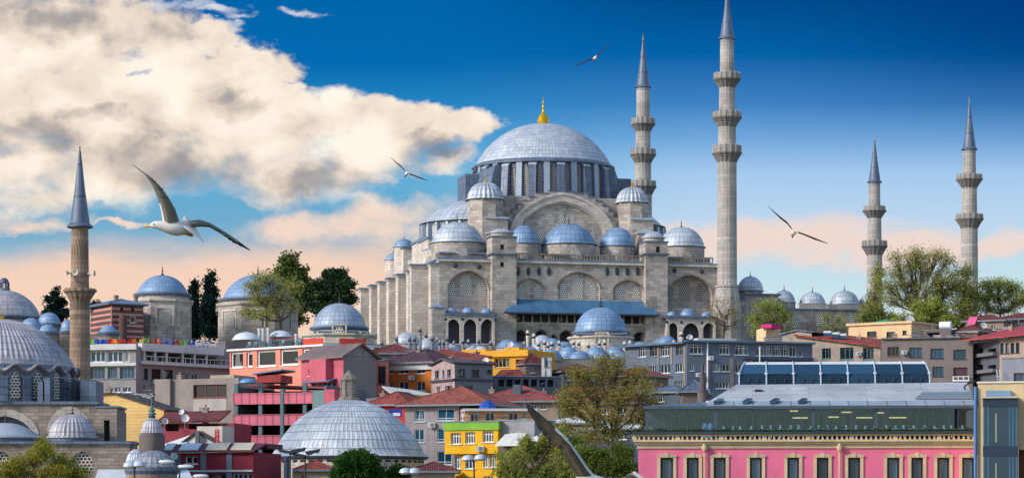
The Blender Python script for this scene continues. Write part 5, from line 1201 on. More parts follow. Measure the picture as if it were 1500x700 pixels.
m = MB(); m.hexa([(-.2,-.5,H.H),(H.x(274),-.5,H.H+.1),(xa-.3,3,za+.3),(H.x(262),3,za-.4),(-.2,-.5,H.H+.12),(H.x(274),-.5,H.H+.22),(xa-.3,3,za+.42),(H.x(262),3,za-.28)]); m.build('sheet_roof', paint('white_sheet', lin(226, 228, 230), .4), H.root)
m = MB(); m.box(H.x(281), 1.5, H.H, H.x(318), 5, H.z(300, 624, 1.5)); m.build('upper_room', plaster('cream_room', lin(206, 196, 186), .4), H.root)
m = MB(); a = H.x(289.5, -.6); m.box(a-.25, -.75, H.H-.2, a+.25, -.35, H.z(290, 631, -.6)); m.build('chimney', paint('chimney_grey', lin(90, 88, 92), .8), H.root)
def vsign(px0, px1, y0, y1, D, txt, bg, fg, label, name='hanging_sign'):
    A = P((px0+px1)/2, (y0+y1)/2, D); s = D/FOC; w, h = (px1-px0)*s, (y1-y0)*s; t = thing(name, label, 'sign', A, 0)
    m = MB(); m.box(-w/2, -.06, -h/2, w/2, .06, h/2); m.build('board', bg, t)
    m = MB(); m.box(-.04, .06, -h*.3, .04, .5, h*.3); m.build('bracket', GREYF, t); n = len(txt)
    for i, ch in enumerate(txt): letters(ch, t, (0, -.075, h/2-h*(i+.5)/n), h/n*.95 if n > 2 else w*1.25, fg)
vsign(315, 321.5, 628.5, 648.5, 319, 'HOTEL', paint('sign_red', lin(196, 24, 60), .5), paint('sign_white', lin(240, 235, 240), .5), 'vertical red sign with white capital letters beside the white shed')

# --- red building with roof lights
RW = plaster('crimson_wall', lin(136, 40, 58), .35)
H = House('red_workshop', 'crimson workshop with four pale roof lights at the lower left', 'workshop', 236, 290, 371, 287, 663, 8)
H.win(271, 668, 280, 679, 1, 1, fw=.12, pane=GLASS_D); H.win(280.5, 668, 289.5, 679, 1, 1, fw=.12, pane=GLASS_D); H.win(304, 694, 331, 705, 3, 1, frame=GREYF, pane=GLASS_D); H.win(341, 693, 369, 703, 4, 1, pane=GLASS_T); H.win(270, 692, 292, 700, 4, 1, pane=GLASS_T)
H.shell(RW)
m = MB(); z1 = H.z(300, 651.5, 3.5); m.hexa([(-.2,-.5,H.H),(H.L+.2,-.5,H.H),(H.L+.2,3.5,z1),(-.2,3.5,z1),(-.2,-.5,H.H+.15),(H.L+.2,-.5,H.H+.15),(H.L+.2,3.5,z1+.15),(-.2,3.5,z1+.15)]); m.box(-.2, 3.51, z1-.4, H.L+.2, 8, z1+.1); m.build('roof', panels('maroon_sheets', lin(98, 40, 56), 1.0, 8, .05), H.root)
for k, (x0, x1) in enumerate(((238, 252), (262, 290), (301, 332), (338, 368))):
    p = lambda px, f: (H.x(px-9*(1-0)*(f)*1.0, 0), -.4+3.6*f, H.H+.19+(z1-H.H)*(.1+f*.9)+.02)
    m = MB(); A = [(H.x(x0), -.1), (H.x(x1), -.1), (H.x(x1), 3.3), (H.x(x0), 3.3)]
    zz = lambda y: H.H+.17+(z1-H.H)*(y+.5)/4.0
    sh = -.9
    Q = [(a+(sh if y > 1 else 0), y, zz(y)) for a, y in A]; m.hexa([(a,y,z_) for a,y,z_ in Q]+[(a,y,z_+.1) for a,y,z_ in Q]); m.build('roof_light', paint('roof_light_pane' if k < 2 else 'roof_light_cream', lin(216, 222, 228) if k < 2 else lin(228, 212, 178), .35), H.root)
for px0, px1 in ((253, 265), (294.5, 302.5), (332, 340)):
    m = MB(); m.box(H.x(px0), -.14, 0, H.x(px1), -.003, H.H-.05); m.build('pilaster', plaster('pilaster_grey', lin(124, 130, 140), .4), H.root)
m = MB(); m.box(H.x(266), -.3, H.z(270, 691), H.L, -.142, H.z(270, 688)); m.build('ledge', WHT, H.root)
dish(254.5, 668.5, 288, .4, 'small dish on the crimson workshop wall beside its pilaster', .3)

# --- middle of the picture
ORA = plaster('orange_render', lin(206, 118, 44), .3)
H = House('orange_house', 'two-storey orange house with white windows and dark hipped roof', 'house', 569, 398, 632, 394, 534, 9)
for x0, x1 in ((569.6, 576.5), (583.5, 598), (609.5, 622.5)): H.win(x0, 536, x1, 546.5, 2, 1); H.win(x0, 559, x1, 571.5, 2, 1)
H.shell(ORA); m = MB(); m.box(-.4, -.4, H.H-.9, H.L+.4, -.005, H.H); m.build('eave_band', WHT, H.root); H.hip(tiles('tiles_dark', lin(92, 62, 76)), 2.1, .9, x0=-.6)
m = MB(); zz = H.H+.28; m.hexa([(H.x(590), 5, zz+1.3), (H.x(660), 8, zz+.2), (H.x(650), 13, zz+1.2), (H.x(600), 9, zz+2.2), (H.x(590), 5, zz+1.45), (H.x(660), 8, zz+.35), (H.x(650), 13, zz+1.35), (H.x(600), 9, zz+2.35)]); m.build('rear_roof', RT, H.root)
H = House('salmon_annex', 'narrow salmon house with one tall dark window left of the orange house', 'house', 551, 392, 568, 392, 529, 8); H.win(552, 536, 565, 562, 2, 1, frame=DARKF, pane=GLASS_D); H.shell(SAL, roof=WHT)
OLD = plaster('peeling_pink', lin(186, 164, 166), .7, .9, .8, .6, 1.15); GRE = plaster('blue_grey_render', lin(120, 122, 136), .5)
H = House('old_house', 'peeling old house with pink gable front and blue-grey flank in the middle', 'house', 632, 384, 666, 378, 534, 12)
for q in ((637, 543, 643, 553.5), (648, 542, 651, 552), (655, 541, 660.5, 551)): H.win(*q, 1 if q[0] == 648 else 2, 1, frame=GREYF, pane=GLASS_D)
for q in ((640, 566, 645, 578), (652, 565, 662, 578)): H.win(*q, 2, 1, frame=WHITE, pane=GLASS_D)
for q in ((671, 540.5, 681.5, 551), (691, 541, 702, 551.5), (713, 541, 720, 546)): H.win(*q, 2, 1, 'r', frame=DARKF, pane=GLASS_D)
for q in ((679, 564.5, 693, 578),): H.win(*q, 3, 1, 'r', frame=GREYF, pane=GLASS_D)
H.depth = H.hit(722, 540, 'r')[0]
H.shell(OLD, side=GRE)
ya = H.z(650, 526.5); xa = H.x(650); m = MB(); m.poly([(0,.01,H.H),(H.L,.01,H.H),(xa,.01,ya)]); m.build('gable', OLD, H.root)
m = MB(); D_ = H.depth
for xb in (-.4, H.L+.4): m.hexa([(xb,-.4,H.H-.2),(xa,-.4,ya),(xa,D_+.3,ya),(xb,D_+.3,H.H-.2),(xb,-.4,H.H),(xa,-.4,ya+.2),(xa,D_+.3,ya+.2),(xb,D_+.3,H.H)])
m.build('roof', tiles('tiles_grey', lin(96, 88, 96)), H.root)
m = MB(); zb = H.z(640, 558); m.box(-.2, -.25, zb-.15, H.L+.25, -.004, zb+.15); m.box(H.L+.004, -.25, zb-.15, H.L+.25, D_, zb+.15); m.build('string_course', plaster('dark_band', lin(70, 76, 88), .4), H.root)
H = House('maroon_roofed_house', 'house showing only a broad maroon tiled roof behind the old peeling house', 'house', 654, 404, 720, 410, 531, 10); H.shell(GRE); H.hip(RTD, 2.0, .6)
m = MB(); m.box(H.x(640), 5, H.H, H.x(668), 9, H.z(650, 513, 5)); m.build('roof_hatch', plaster('hatch_dark', lin(86, 80, 86), .4), H.root)
H = House('left_hip_house', 'house with dark maroon roof left behind the orange house', 'house', 545, 408, 610, 408, 519, 9); H.shell(GRE); H.hip(RTD, 1.5, .5)
AMB = plaster('amber_render', lin(224, 164, 50), .25)
H = House('amber_house', 'flat-roofed amber yellow top storey below the chimneyed domes', 'house', 702, 418, 773, 414, 514, 9)
for q in ((724, 525.5, 746, 537.5), (755.5, 526, 770, 537.5)): H.win(*q, 4 if q[0] < 750 else 3, 1, frame=paint('amber_frame', lin(210, 176, 110), .6), pane=GLASS_D)
H.shell(AMB); m = MB(); m.box(-.3, -.4, H.z(720, 523), H.L+.3, -.004, H.z(720, 521)); m.build('cornice', AMB, H.root)
m = MB(); m.box(H.x(738, 3), 3, H.H, H.x(760, 3), 6, H.z(750, 508.5, 3)); m.build('roof_box', AMB, H.root); m = MB(); m.box(H.x(676, 2), 2, 0, -.01, 8, H.z(690, 511.5, 2)); m.build('side_wing', AMB, H.root)
m = MB(); a0, a1 = H.x(727, -1.5), H.x(770, -1.5); z1 = H.z(740, 541, 0); m.hexa([(a0,-2.2,z1-1.3),(a1,-2.2,z1-1.3),(a1,-.01,z1-.1),(a0,-.01,z1-.1),(a0,-2.2,z1-1.15),(a1,-2.2,z1-1.15),(a1,-.01,z1),(a0,-.01,z1)]); m.build('lean_to_roof', RTD, H.root)
H = House('dark_sheds', 'row of dark blue-grey sheds below the amber house', 'shed', 722, 402, 822, 404, 551, 7)
for k in range(7): x = 730+k*12; H.opening(x, 554, x+9, 566, depth=1, back=1)
H.shell(plaster('slate_wall', lin(62, 74, 92), .4), backs=[VOID], roof=LEAD_D)
H = House('brown_hut', 'brown tiled hut between amber house and the white house with steel flue', 'hut', 770, 412, 796, 413, 534, 6); H.win(777, 539, 783, 546, 2, 1, pane=GLASS_D); H.shell(plaster('hut_brown', lin(120, 104, 102), .5)); H.hip(RTD, 1.6, .4)
H = House('white_house', 'small white house with a bent steel flue on its front wall', 'house', 794, 405, 808, 405, 523, 5); H.win(797.5, 528, 803, 537, 1, 1, frame=GREYF); H.shell(WHT, roof=LEAD_F)
m = MB(); q = H.x(799.5, -.5); zz = lambda y: H.z(800, y, -.5); m.tube([(q,-.5,zz(524)),(q,-.5,zz(559)),(q-.4,-.5,zz(562)),(q-1.0,-.5,zz(562.5)),(q-1.2,-.5,zz(565)),(q-1.2,-.5,zz(575))], .26, 10); m.build('flue', paint('flue_steel', lin(130, 160, 190), .35, .4), H.root)
H = House('long_red_house', 'long house with broad red tiled hip roof behind the orange balcony flat', 'house', 692, 352, 818, 350, 590, 13)
for k in range(6): H.win(722+k*14, 593, 730+k*14, 599, 2, 1, pane=GLASS_D)
H.shell(plaster('beige_wall', lin(150, 132, 120), .4)); H.hip(tiles('tiles_rose', lin(150, 78, 76)), 2.2, .8)
m = MB(); q = H.x(757, 2); m.box(q-.5, 2, H.H, q+.5, 3, H.z(757, 563, 2)); m.build('chimney', plaster('slate_chimney', lin(90, 98, 112), .4), H.root)
H = House('red_shop', 'red fronted shop with a blue sign, mostly hidden behind the big bath dome', 'shop', 540, 346, 596, 344, 595, 9); H.shell(plaster('shop_red', lin(196, 50, 44), .25)); H.hip(RT, 1.7, .6)
t = thing('shop_sign', 'blue sign board with white panel on the red fronted shop', 'sign', P(579, 604.5, 341.5), 0); m = MB(); m.box(-.85,-.06,-.5,.85,.1,.5); m.build('board', paint('sign_blue', lin(24, 60, 160), .5), t); m = MB(); m.box(-.3,-.09,-.36,.62,-.062,.02); m.build('white_panel', WHITE, t)
H = House('white_roofed_hall', 'hall with a long white sheet roof edged in yellow above the red shop', 'hall', 576, 362, 650, 366, 580, 8); H.shell(GRE)
m = MB(); z1 = H.H+.15; m.hexa([(-.5,-.6,z1),(H.L,-.6,z1-.2),(H.L-2,5,z1+.9),(1,5,z1+1.3),(-.5,-.6,z1+.15),(H.L,-.6,z1-.05),(H.L-2,5,z1+1.05),(1,5,z1+1.45)]); m.build('roof', paint('pale_sheet', lin(216, 218, 212), .4), H.root); m = MB(); m.box(-.6,-.75,z1-.3,H.L,-.61,z1+.1); m.build('fascia', paint('yellow_fascia', lin(208, 190, 90), .5), H.root)
PANEL = panels('grey_cladding', lin(146, 138, 142), .78, 2.1, .035, .05, .7, .25)
H = House('clad_office', 'grey panel-clad office block with red tiled hip roof and teal windows', 'office', 593, 328, 672, 325.5, 595.5, 10)
for q in ((607, 600, 622, 617.5), (641, 598.5, 666, 615.5), (607, 628, 621.5, 647.5), (640.5, 627, 660, 647), (607, 661, 621.5, 680), (640.5, 660, 662, 680)):
    w = H.win(*q, 2, 2, pane=GLASS_T, hz=.2, fw=.1, frame=paint('pale_frame', lin(176, 190, 196), .5), depth=.22)
H.shell(PANEL); H.hip(tiles('tiles_terracotta', lin(164, 88, 74)), 2.3, .9, x1=H.L+3.4)
PEA = plaster('peach_render', lin(222, 164, 112), .3)
H = House('peach_flat', 'peach coloured top flat with white balcony doors above the yellow house', 'flat', 681, 322, 784, 322, 602, 9)
for q in ((689, 605, 701, 617), (711, 603.5, 724.5, 616), (736, 604, 740, 614), (745, 604, 759, 616), (765, 604, 771, 613)): H.win(*q, 2, 1, pane=GLASS_D)
H.shell(PEA); m = MB(); m.box(-.3, -.9, H.H, H.L+.3, 9.2, H.H+.3); m.build('roof_slab', WHT, H.root)
m = MB(); z1 = H.H+.3; m.M = Matrix.Translation((H.x(714, 2), 1.2, z1)); m.lathe((0,0,0), [(1.1,0),(1.0,.3),(.7,.75),(.3,1.0),(0,1.05)], 9, 0, False); bt = m.build('tarpaulin', plaster('tarp_deep_blue', lin(30, 84, 180), .2, .5), None); bt.matrix_world = H.root.matrix_basis.copy(); tag(bt, 'bright blue tarpaulin bundled on the peach flat roof', 'tarpaulin')
m = MB(); m.box(.2, -1.7, H.z(700, 617.5), H.L-.5, -.01, H.z(700, 616.3)); b_ = m.build('balcony', plaster('balcony_grey', lin(150, 150, 154), .4), H.root); m = MB()
for k in range(40): q = .25+(H.L-.9)*k/39; m.box(q-.02, -1.62, H.z(700, 616.3), q+.02, -1.58, H.z(700, 611.5))
m.box(.2, -1.64, H.z(700, 611.5), H.L-.5, -1.56, H.z(700, 611)); m.build('railing', DARKF, b_)
vsign(674.8, 680.5, 599.5, 616.5, 319.5, 'AN', paint('sign_cream', lin(236, 230, 226), .5), paint('letter_red', lin(200, 36, 40), .5), 'vertical white sign with red letters A and N on the peach flat')
YLW = plaster('bright_yellow', lin(244, 184, 24), .18)
H = House('yellow_house', 'bright yellow house with lime green top band', 'house', 651.5, 303, 729.5, 301, 630, 6)
for q in ((660, 633.5, 675, 650), (681.5, 632.5, 696, 649), (707, 631, 723, 647)): H.win(*q, 4, 2, hz=.7, fw=.1)
zl = H.z(660, 664.5); 
H.shell(YLW, z0=zl)
m = MB(); gz = H.z(651.5, 618.5); m.box(-.12, -.15, H.H, H.L+.12, 8, gz); m.build('green_band', plaster('lime_green', lin(132, 190, 70), .2), H.root); m = MB(); m.box(-.2,-.22,gz+.003,H.L+.2,8.1,gz+.12); m.build('coping', GREYF, H.root)
H.holes['f'] = []; x0 = H.x(665)
fmc = H.fm('f', .5); hs = []
for q in ((666.5, 667, 675, 686), (681.5, 667, 696, 686), (708, 665.5, 716, 684), (717, 665.5, 726.5, 684), (681.5, 698, 696, 715), (708, 697, 723, 714)):
    r = H.rect(*q, 'f', .5); hs.append((*r, None, .28, None)); H.window(r, 3, 2, fmc, WHITE, GLASS, hz=.7)
m = MB(); m.wall(fmc, x0, H.L-.02, 0, zl-.002, hs, 0); m.wall(lambda a, z, d: (H.L-.02-d, a, z), .5, 8, 0, zl, [], 0); m.wall(lambda a, z, d: (x0+d, a, z), .5, 8, 0, zl, [], 1); m.build('lower_wall', [YLW, plaster('dull_green_side', lin(120, 150, 96), .3)], H.root)
H = House('grey_wall', 'plain grey parapet wall right of the lime green band', 'wall', 731, 302, 783, 300, 616, 5); H.shell(plaster('blank_grey', lin(152, 154, 160), .35), roof=GREYF)
H = House('awning_shed', 'brown shed under a ragged white plastic awning above the bushes', 'shed', 731, 298, 830, 295.5, 652, 6); H.shell(plaster('shed_brown', lin(110, 98, 90), .5))
m = MB(); n = 14; top = []; rnd = random.Random(5)
for k in range(n+1):
    x = H.L*k/n; top.append((x, H.H+rnd.uniform(.9, 1.5)))
for (xa, z_a), (xb, z_b) in zip(top, top[1:]): m.hexa([(xa,-1.4,H.H-.1),(xb,-1.4,H.H-.1),(xb,2,z_b-.1),(xa,2,z_a-.1),(xa,-1.4,H.H),(xb,-1.4,H.H),(xb,2,z_b),(xa,2,z_a)])
m.build('awning', plaster('plastic_white', lin(232, 230, 224), .3, .6), H.root)
for q in ((470, 306, 455, 700, 'low annex with tiled roof in front of the bath dome, left of the tree', 678, 425, 482), ):
    pass
H = House('tiled_annex', 'low annex with tiled roof in front of the bath dome, left of the green tree', 'annex', 428, 291, 485, 291, 690, 5); H.win(441, 694, 449, 702, 1, 1, frame=YLW, pane=GLASS_D); H.shell(plaster('annex_beige', lin(176, 160, 136), .4)); H.hip(RT, .95, .5, x0=.6)
H = House('tiled_annex', 'low annex with tiled roof at the right foot of the bath dome', 'annex', 606, 296, 664, 296, 692, 6); H.shell(plaster('annex_beige', lin(176, 160, 136), .4)); H.hip(RTD, 1.0, .7)
t = thing('dark_flue', 'thick dark flue pipe rising before the bath dome wall', 'flue pipe', (*P(420.5, 700, 288).xy, ground(288)), 0); zt_ = P(420.5, 668, 288).z-ground(288); m = MB(); m.lathe((0,0,0), [(.34,0),(.34,zt_-.5),(.42,zt_-.48),(.42,zt_),(0,zt_)], 12); m.build('pipe', paint('flue_dark', lin(44, 56, 76), .5), t)
# ------------------------------------------------------------------ right half of the town
BLU = plaster('blue_grey_wall', lin(96, 108, 128), .4)
APT_W = paint('apartment_frame', lin(206, 212, 220), .5)
H = House('apartment_wing', 'left wing of the blue-grey apartment house, its eave falling away to the left', 'apartments', 916, 437, 1005.5, 427, 509, 10)
for q in ((936, 508.8, 947, 522), (952, 508, 963, 521.5), (968.5, 506.7, 980, 521), (990, 506, 1001, 520)): H.win(*q, 3 if q[0] != 952 else 2, 2, hz=.68, frame=APT_W if q[0] in (936, 968.5) else GREYF, pane=GLASS_D, fw=.11)
for q in ((938, 537, 946, 546.5), (950, 536, 961, 546), (966, 534, 981.5, 546), (990, 532.5, 1002, 544.5)): H.win(*q, 3, 1, frame=APT_W, pane=GLASS_D, fw=.11)
for q in ((988.5, 558.5, 1001, 567),): H.win(*q, 4, 1, frame=APT_W, pane=GLASS_D, fw=.1)
H.shell(BLU); m = MB(); m.box(-.6, -.9, H.H, H.L+.02, 10, H.H+.3); m.build('roof_slab', paint('slate_eave', lin(74, 100, 128), .5), H.root)
m = MB()
for px in (964.5, 984, 1003): q = H.x(px); m.box(q-.2, -.1, H.z(px, 533), q+.2, -.003, H.H-.02) if px != 1003 else m.box(q-.2, -.1, 0, q+.2, -.003, H.H-.02)
m.build('pilaster', plaster('pilaster_tan', lin(140, 128, 122), .5), H.root)
H = House('apartment_house', 'long blue-grey apartment house with three rows of white framed windows', 'apartments', 1006, 426.5, 1190, 432, 501, 12)
for q in ((1010.5, 504, 1029, 518.5), (1054, 504, 1069, 519), (1076.5, 505.5, 1096, 520)): H.win(*q, 3, 2, hz=.7, frame=APT_W, pane=GLASS_D, fw=.13)
for k in range(4): H.win(1108+k*12.3, 506, 1119+k*12.3, 521, 3, 2, hz=.72, frame=APT_W, pane=GLASS_D, fw=.1)
H.win(1157, 507.5, 1166.5, 522, 2, 1, frame=APT_W, pane=GLASS_D); H.win(1171, 513, 1175.5, 522, 1, 1, frame=APT_W, pane=GLASS_D)
for q in ((1010.5, 532, 1017, 543), (1027, 531, 1034, 544), (1045, 532.5, 1055, 544), (1058, 532.5, 1069.5, 544), (1077, 533, 1087, 546), (1091, 533, 1101, 546), (1106, 534, 1118, 546), (1124, 534, 1136, 546), (1146, 534, 1158, 546)): H.win(*q, 2, 1, frame=APT_W, pane=GLASS_D, fw=.13)
for q in ((1011, 558.5, 1018, 571), (1049, 558.5, 1068, 569), (1080, 559, 1090, 571), (1098, 559, 1112, 571)): H.win(*q, 4 if q[2]-q[0] > 12 else 2, 1, frame=APT_W, pane=GLASS_D, fw=.12)
H.shell(BLU); m = MB(); m.box(-.3, -.7, H.H, H.L+.3, 12, H.H+.3); m.build('roof_slab', paint('slate_eave', lin(74, 100, 128), .5), H.root)
m = MB(); m.box(H.x(1088), -.5, H.z(1100, 526.5), H.L, -.003, H.z(1100, 522.5)); m.build('balcony_ledge', plaster('ledge_dark', lin(60, 74, 96), .4), H.root)
m = MB(); q = H.x(1036); m.tube([(q,-.15,2),(q,-.15,H.H)], .13, 6); m.build('drainpipe', WHITE, H.root)
m = MB(); q = H.x(1111); m.tube([(q,-.6,H.z(1111, 530)),(q,-.6,H.z(1111, 508))], .1, 6); m.build('post', WHITE, H.root)
m = MB()
for px in (1037, 1072, 1100): q = H.x(px); m.box(q-.3, -.08, 0, q+.3, -.003, H.z(px, 524)); 
m.build('pilaster', plaster('pilaster_tan', lin(140, 128, 122), .5), H.root)
H = House('white_strip_wall', 'low white wall strip above the apartment roof before the bare tree', 'wall', 1022, 450, 1078, 452, 495, 2); H.shell(WHT)
H = House('stone_shed', 'small shed with pointed dark cone chimney between big tree and pink building', 'shed', 1000, 330, 1034, 330, 575, 5); H.shell(plaster('shed_brown', lin(110, 98, 90), .5)); H.hip(LEAD_D, 1.4, .5)
t = thing('conical_chimney', 'tapering dark brown chimney with cylindrical foot in front of the blue-grey apartments', 'chimney', (*P(1029, 600, 300).xy, ground(300)), 0); s = 300/FOC; z = lambda y: CAMZ+(HOR-y)*s-ground(300)
m = MB(); m.lathe((0,0,0), [(7.5*s,0),(7.5*s,z(574)),(8.5*s,z(573)),(8.5*s,z(571.5)),(0,z(571.5))], 16); m.build('base', plaster('chimney_mauve', lin(112, 98, 104), .4), t); m = MB(); m.lathe((0,0,0), [(5.2*s,z(571.4)),(4*s,z(556)),(1.6*s,z(538)),(.6*s,z(530))], 10); m.build('cone', plaster('chimney_rust', lin(92, 84, 88), .6), t)

H = House('orange_window_house', 'cream gable with a magenta cube room above the apartment roof', 'house', 1108, 458, 1122, 457, 484, 6)
H.shell(plaster('warm_cream', lin(226, 196, 156), .3)); m = MB(); z1 = H.H; m.hexa([(-.1,.1,z1),(H.L+.1,.1,z1),(H.L+.1,5,z1),(-.1,5,z1),(-.1,.1,z1+.05),(H.L+.1,.1,z1+.7),(H.L+.1,5,z1+.7),(-.1,5,z1+.05)]); m.build('roof', plaster('warm_cream', lin(226, 196, 156), .3), H.root)
m = MB(); m.box(H.x(1117), -.6, z1+.3, H.x(1132.5), 3, H.z(1120, 475.5)); m.build('magenta_room', plaster('magenta', lin(206, 44, 134), .2), H.root)
H = House('grey_lean_to', 'grey lean-to sheds with a round arched tarpaulin between magenta room and old gable', 'shed', 1123, 452, 1150, 452, 493, 5); H.shell(GRB, roof=LEAD_F); m = MB(); m.M = Matrix.Translation((H.x(1152), 3, H.H)) @ Matrix.Rotation(PI/2, 4, 'X')
m.lathe((0,0,-.1), [(1.15,0),(1.15,.25),(1.0,.26),(1.0,-.01)], 28, 0, True); m.build('arch_hoop', BLACK, H.root)
OLDW = plaster('stained_beige', lin(164, 150, 140), .75, .9, .5, .65, 1.12)
H = House('long_old_house', 'stained beige house with a gable and long rusty red tiled roof', 'house', 1146, 446, 1290, 436, 507, 8)
for q in ((1204, 508, 1217, 525), (1230.5, 508, 1250, 525.5), (1264, 509, 1280, 526)): H.win(*q, 3, 1, frame=paint('teal_frame', lin(80, 130, 140), .5), pane=GLASS_D, depth=.4)
xa = H.x(1189); zg_ = H.z(1165, 484.5); m = MB()
m.wall(H.fm(), 0, H.L, 0, H.H-.6, H.holes['f'], 0); m.wall(H.fm('r'), 0, 8, 0, H.H-.6, []); m.wall(H.fm('l'), 0, 8, 0, H.H-.6, []); m.poly([(0,0,H.H-.6),(xa,0,H.H-.6),(xa,0,H.z(1189, 488)),(H.x(1168),0,zg_),(0,0,H.z(1146, 491))]); m.poly([(xa,0,H.H-.6),(H.L,0,H.H-.6),(H.L,0,H.z(1289, 506)),(xa,0,H.z(1189, 493))]); m.poly([(0,8,0),(H.L,8,0),(H.L,8,H.H),(0,8,H.H)])
m.build('wall', OLDW, H.root)
m = MB(); A = [(xa-3,-.6,H.z(1175, 490)),(H.L+.4,-.6,H.z(1289, 507)),(H.L+.4,7,H.z(1289, 501, 7)),(xa-4,7,H.z(1178, 485, 7))]; m.hexa([(a,b,c-.25) for a,b,c in A]+A); m.build('roof', RT, H.root)
m = MB(); A = [(-.5,-.4,H.z(1146, 491)+.03),(H.x(1168),-.4,zg_+.03),(H.x(1168),7,zg_+.03),(-.5,7,H.z(1146, 491)+.03)]; m.hexa(A+[(a,b,c+.15) for a,b,c in A]); A = [(H.x(1168),-.4,zg_+.03),(xa+.5,-.4,H.z(1189, 487)),(xa+.5,7,H.z(1189, 487)),(H.x(1168),7,zg_+.03)]; m.hexa(A+[(a,b,c+.15) for a,b,c in A]); m.build('gable_roof', LEAD_D, H.root)
for k, px in enumerate((1212, 1224, 1234)):
    o = P(px, 490.5+k*2, 441); t = thing('solar_heater', f'dark tilted solar panel on the rusty red roof, {ORD[k]} from the left', 'solar panel', o, -.1, 'solar panels'); m = MB(); m.hexa([(-.6,-.5,-.2),(.6,-.5,-.2),(.6,.7,.35),(-.6,.7,.35),(-.6,-.5,-.12),(.6,-.5,-.12),(.6,.7,.43),(-.6,.7,.43)]); m.build('panel', GLASS_T, t); m = MB(); m.M = Matrix.Translation((-.6,.75,.5)) @ Matrix.Rotation(PI/2, 4, 'Y'); m.lathe((0,0,0), [(.2,0),(.2,1.2),(0,1.2)], 12); m.build('tank', WHITE, t)
DUN = plaster('dun_render', lin(122, 112, 112), .4)
H = House('dun_house', 'plain grey-brown house with two rows of dark windows behind the glass atrium', 'house', 1291, 433, 1425, 429, 496.5, 9)
for q in ((1300, 508, 1317, 521), (1332, 509, 1350.5, 523), (1363, 510.5, 1382, 524.5), (1396.5, 512, 1415, 525.5), (1366, 537, 1382, 551)): H.win(*q, 3, 1, frame=paint('brown_frame', lin(96, 76, 80), .5) if q[0] == 1300 else DARKF, pane=GLASS_T if q[0] > 1320 else GLASS_D, depth=.35)
H.win(1396.5, 538, 1417, 551, 1, 1, frame=DARKF, pane=paint('maroon_dark', lin(74, 36, 56), .4), depth=.4)
H.shell(DUN); m = MB(); a0, a1 = H.x(1396), H.x(1420); zt_, zb_ = H.z(1400, 551), H.z(1400, 557.5); m.fbox(H.fm(), a0, a1, zt_-.12, zt_, -.5, -.4); m.fbox(H.fm(), a0, a1, zb_, zb_+.12, -.5, -.4); 
for k in range(4): q = a0+(a1-a0-.14)*k/3; m.fbox(H.fm(), q, q+.14, zb_, zt_, -.497, -.403)
m.fbox(H.fm(), a0, a1, zb_-.1, zb_, -.5, 0); m.build('balcony_rail', WHITE, H.root)
rnd = random.Random(11); m = MB(); x = 0
while x < H.L-1: w = rnd.uniform(1.2, 2.6); h = rnd.uniform(.15, .5); m.hexa([(x,-.5,H.H),(x+w,-.5,H.H-.05),(x+w,9,H.H),(x,9,H.H),(x,-.5,H.H+h*.4),(x+w,-.5,H.H+h*.3),(x+w,9,H.H+h),(x,9,H.H+h)]); x += w+.01
m.build('roof', plaster('patchy_sheets', lin(120, 122, 130), .8, .8, .8, .5, 1.3), H.root)
H = House('dark_flats', 'dark narrow flats with shaded balconies under the red sheet roof at the far right', 'flats', 1427, 432, 1463, 424, 503, 7)
for y in (506, 530): 
    H.opening(1429, y+5, 1440, y+13, depth=1, back=1); H.opening(1447, y+5, 1459, y+13, depth=1, back=1)
H.shell(plaster('dark_grey_wall', lin(92, 92, 104), .5), backs=[VOID])
m = MB(); 
for y in (520, 544): m.box(.2, -.8, H.z(1440, y+3), H.L-.4, -.01, H.z(1440, y-2))
m.build('balcony', plaster('dark_grey_wall2', lin(112, 110, 118), .5), H.root)
H = House('red_sheet_house', 'beige house under a long red sheet roof at the right edge', 'house', 1464, 424, 1530, 416, 496, 9)
for k in range(4): H.win(1465+k*7.6, 503+(-.4*k), 1470.5+k*7.6, 517.5-.4*k, 1, 1, frame=DARKF, pane=GLASS_T)
H.shell(plaster('warm_beige', lin(168, 146, 134), .5)); m = MB(); A = [(H.x(1420),-1.5,H.z(1430, 496, -1.5)),(H.L,-1.5,H.z(1500, 489, -1.5)),(H.L,8,H.z(1500, 474, 8)),(H.x(1440),8,H.z(1440, 482, 8))]; m.hexa([(a,b,c-.2) for a,b,c in A]+A); m.build('roof', panels('red_sheet', lin(166, 62, 66), .9, 9, .06, .08, .6), H.root)
H = House('grey_box_house', 'pale grey rendered box with red-framed window at the right edge', 'house', 1468, 330, 1530, 328, 525, 8); H.win(1485, 546, 1500, 562, 2, 1, frame=paint('red_frame', lin(120, 50, 56), .6), pane=GLASS_T); H.shell(plaster('cool_grey', lin(140, 144, 158), .3), roof=WHITE)
t = thing('roof_ladder', 'white curved ladder leaning at the pale grey box', 'ladder', P(1463, 560, 329), 0); m = MB()
for dx in (-.18, .18): m.tube([(dx,0,-2),(dx,0,.6),(dx,.15,1.2),(dx,.5,1.6)], .04, 6)
for k in range(10): m.tube([(-.18,0,-1.8+k*.28),(.18,0,-1.8+k*.28)], .03, 5)
m.build('rungs_and_rails', WHITE, t)
H = House('green_roofed_house', 'cream house with a small green pyramid roof below the right minaret', 'house', 1243, 462, 1335, 455, 477.5, 9)
for q in ((1270, 485.5, 1284, 493), (1298.5, 486, 1311, 493), (1322, 484, 1328, 489.5)): H.win(*q, 2, 1, frame=DARKF, pane=GLASS_D)
CRM = plaster('cream_render', lin(222, 188, 148), .3); H.shell(CRM); m = MB(); m.box(-.3, -.35, H.H, H.L+.3, 9, H.H+.4); m.build('cornice', CRM, H.root)
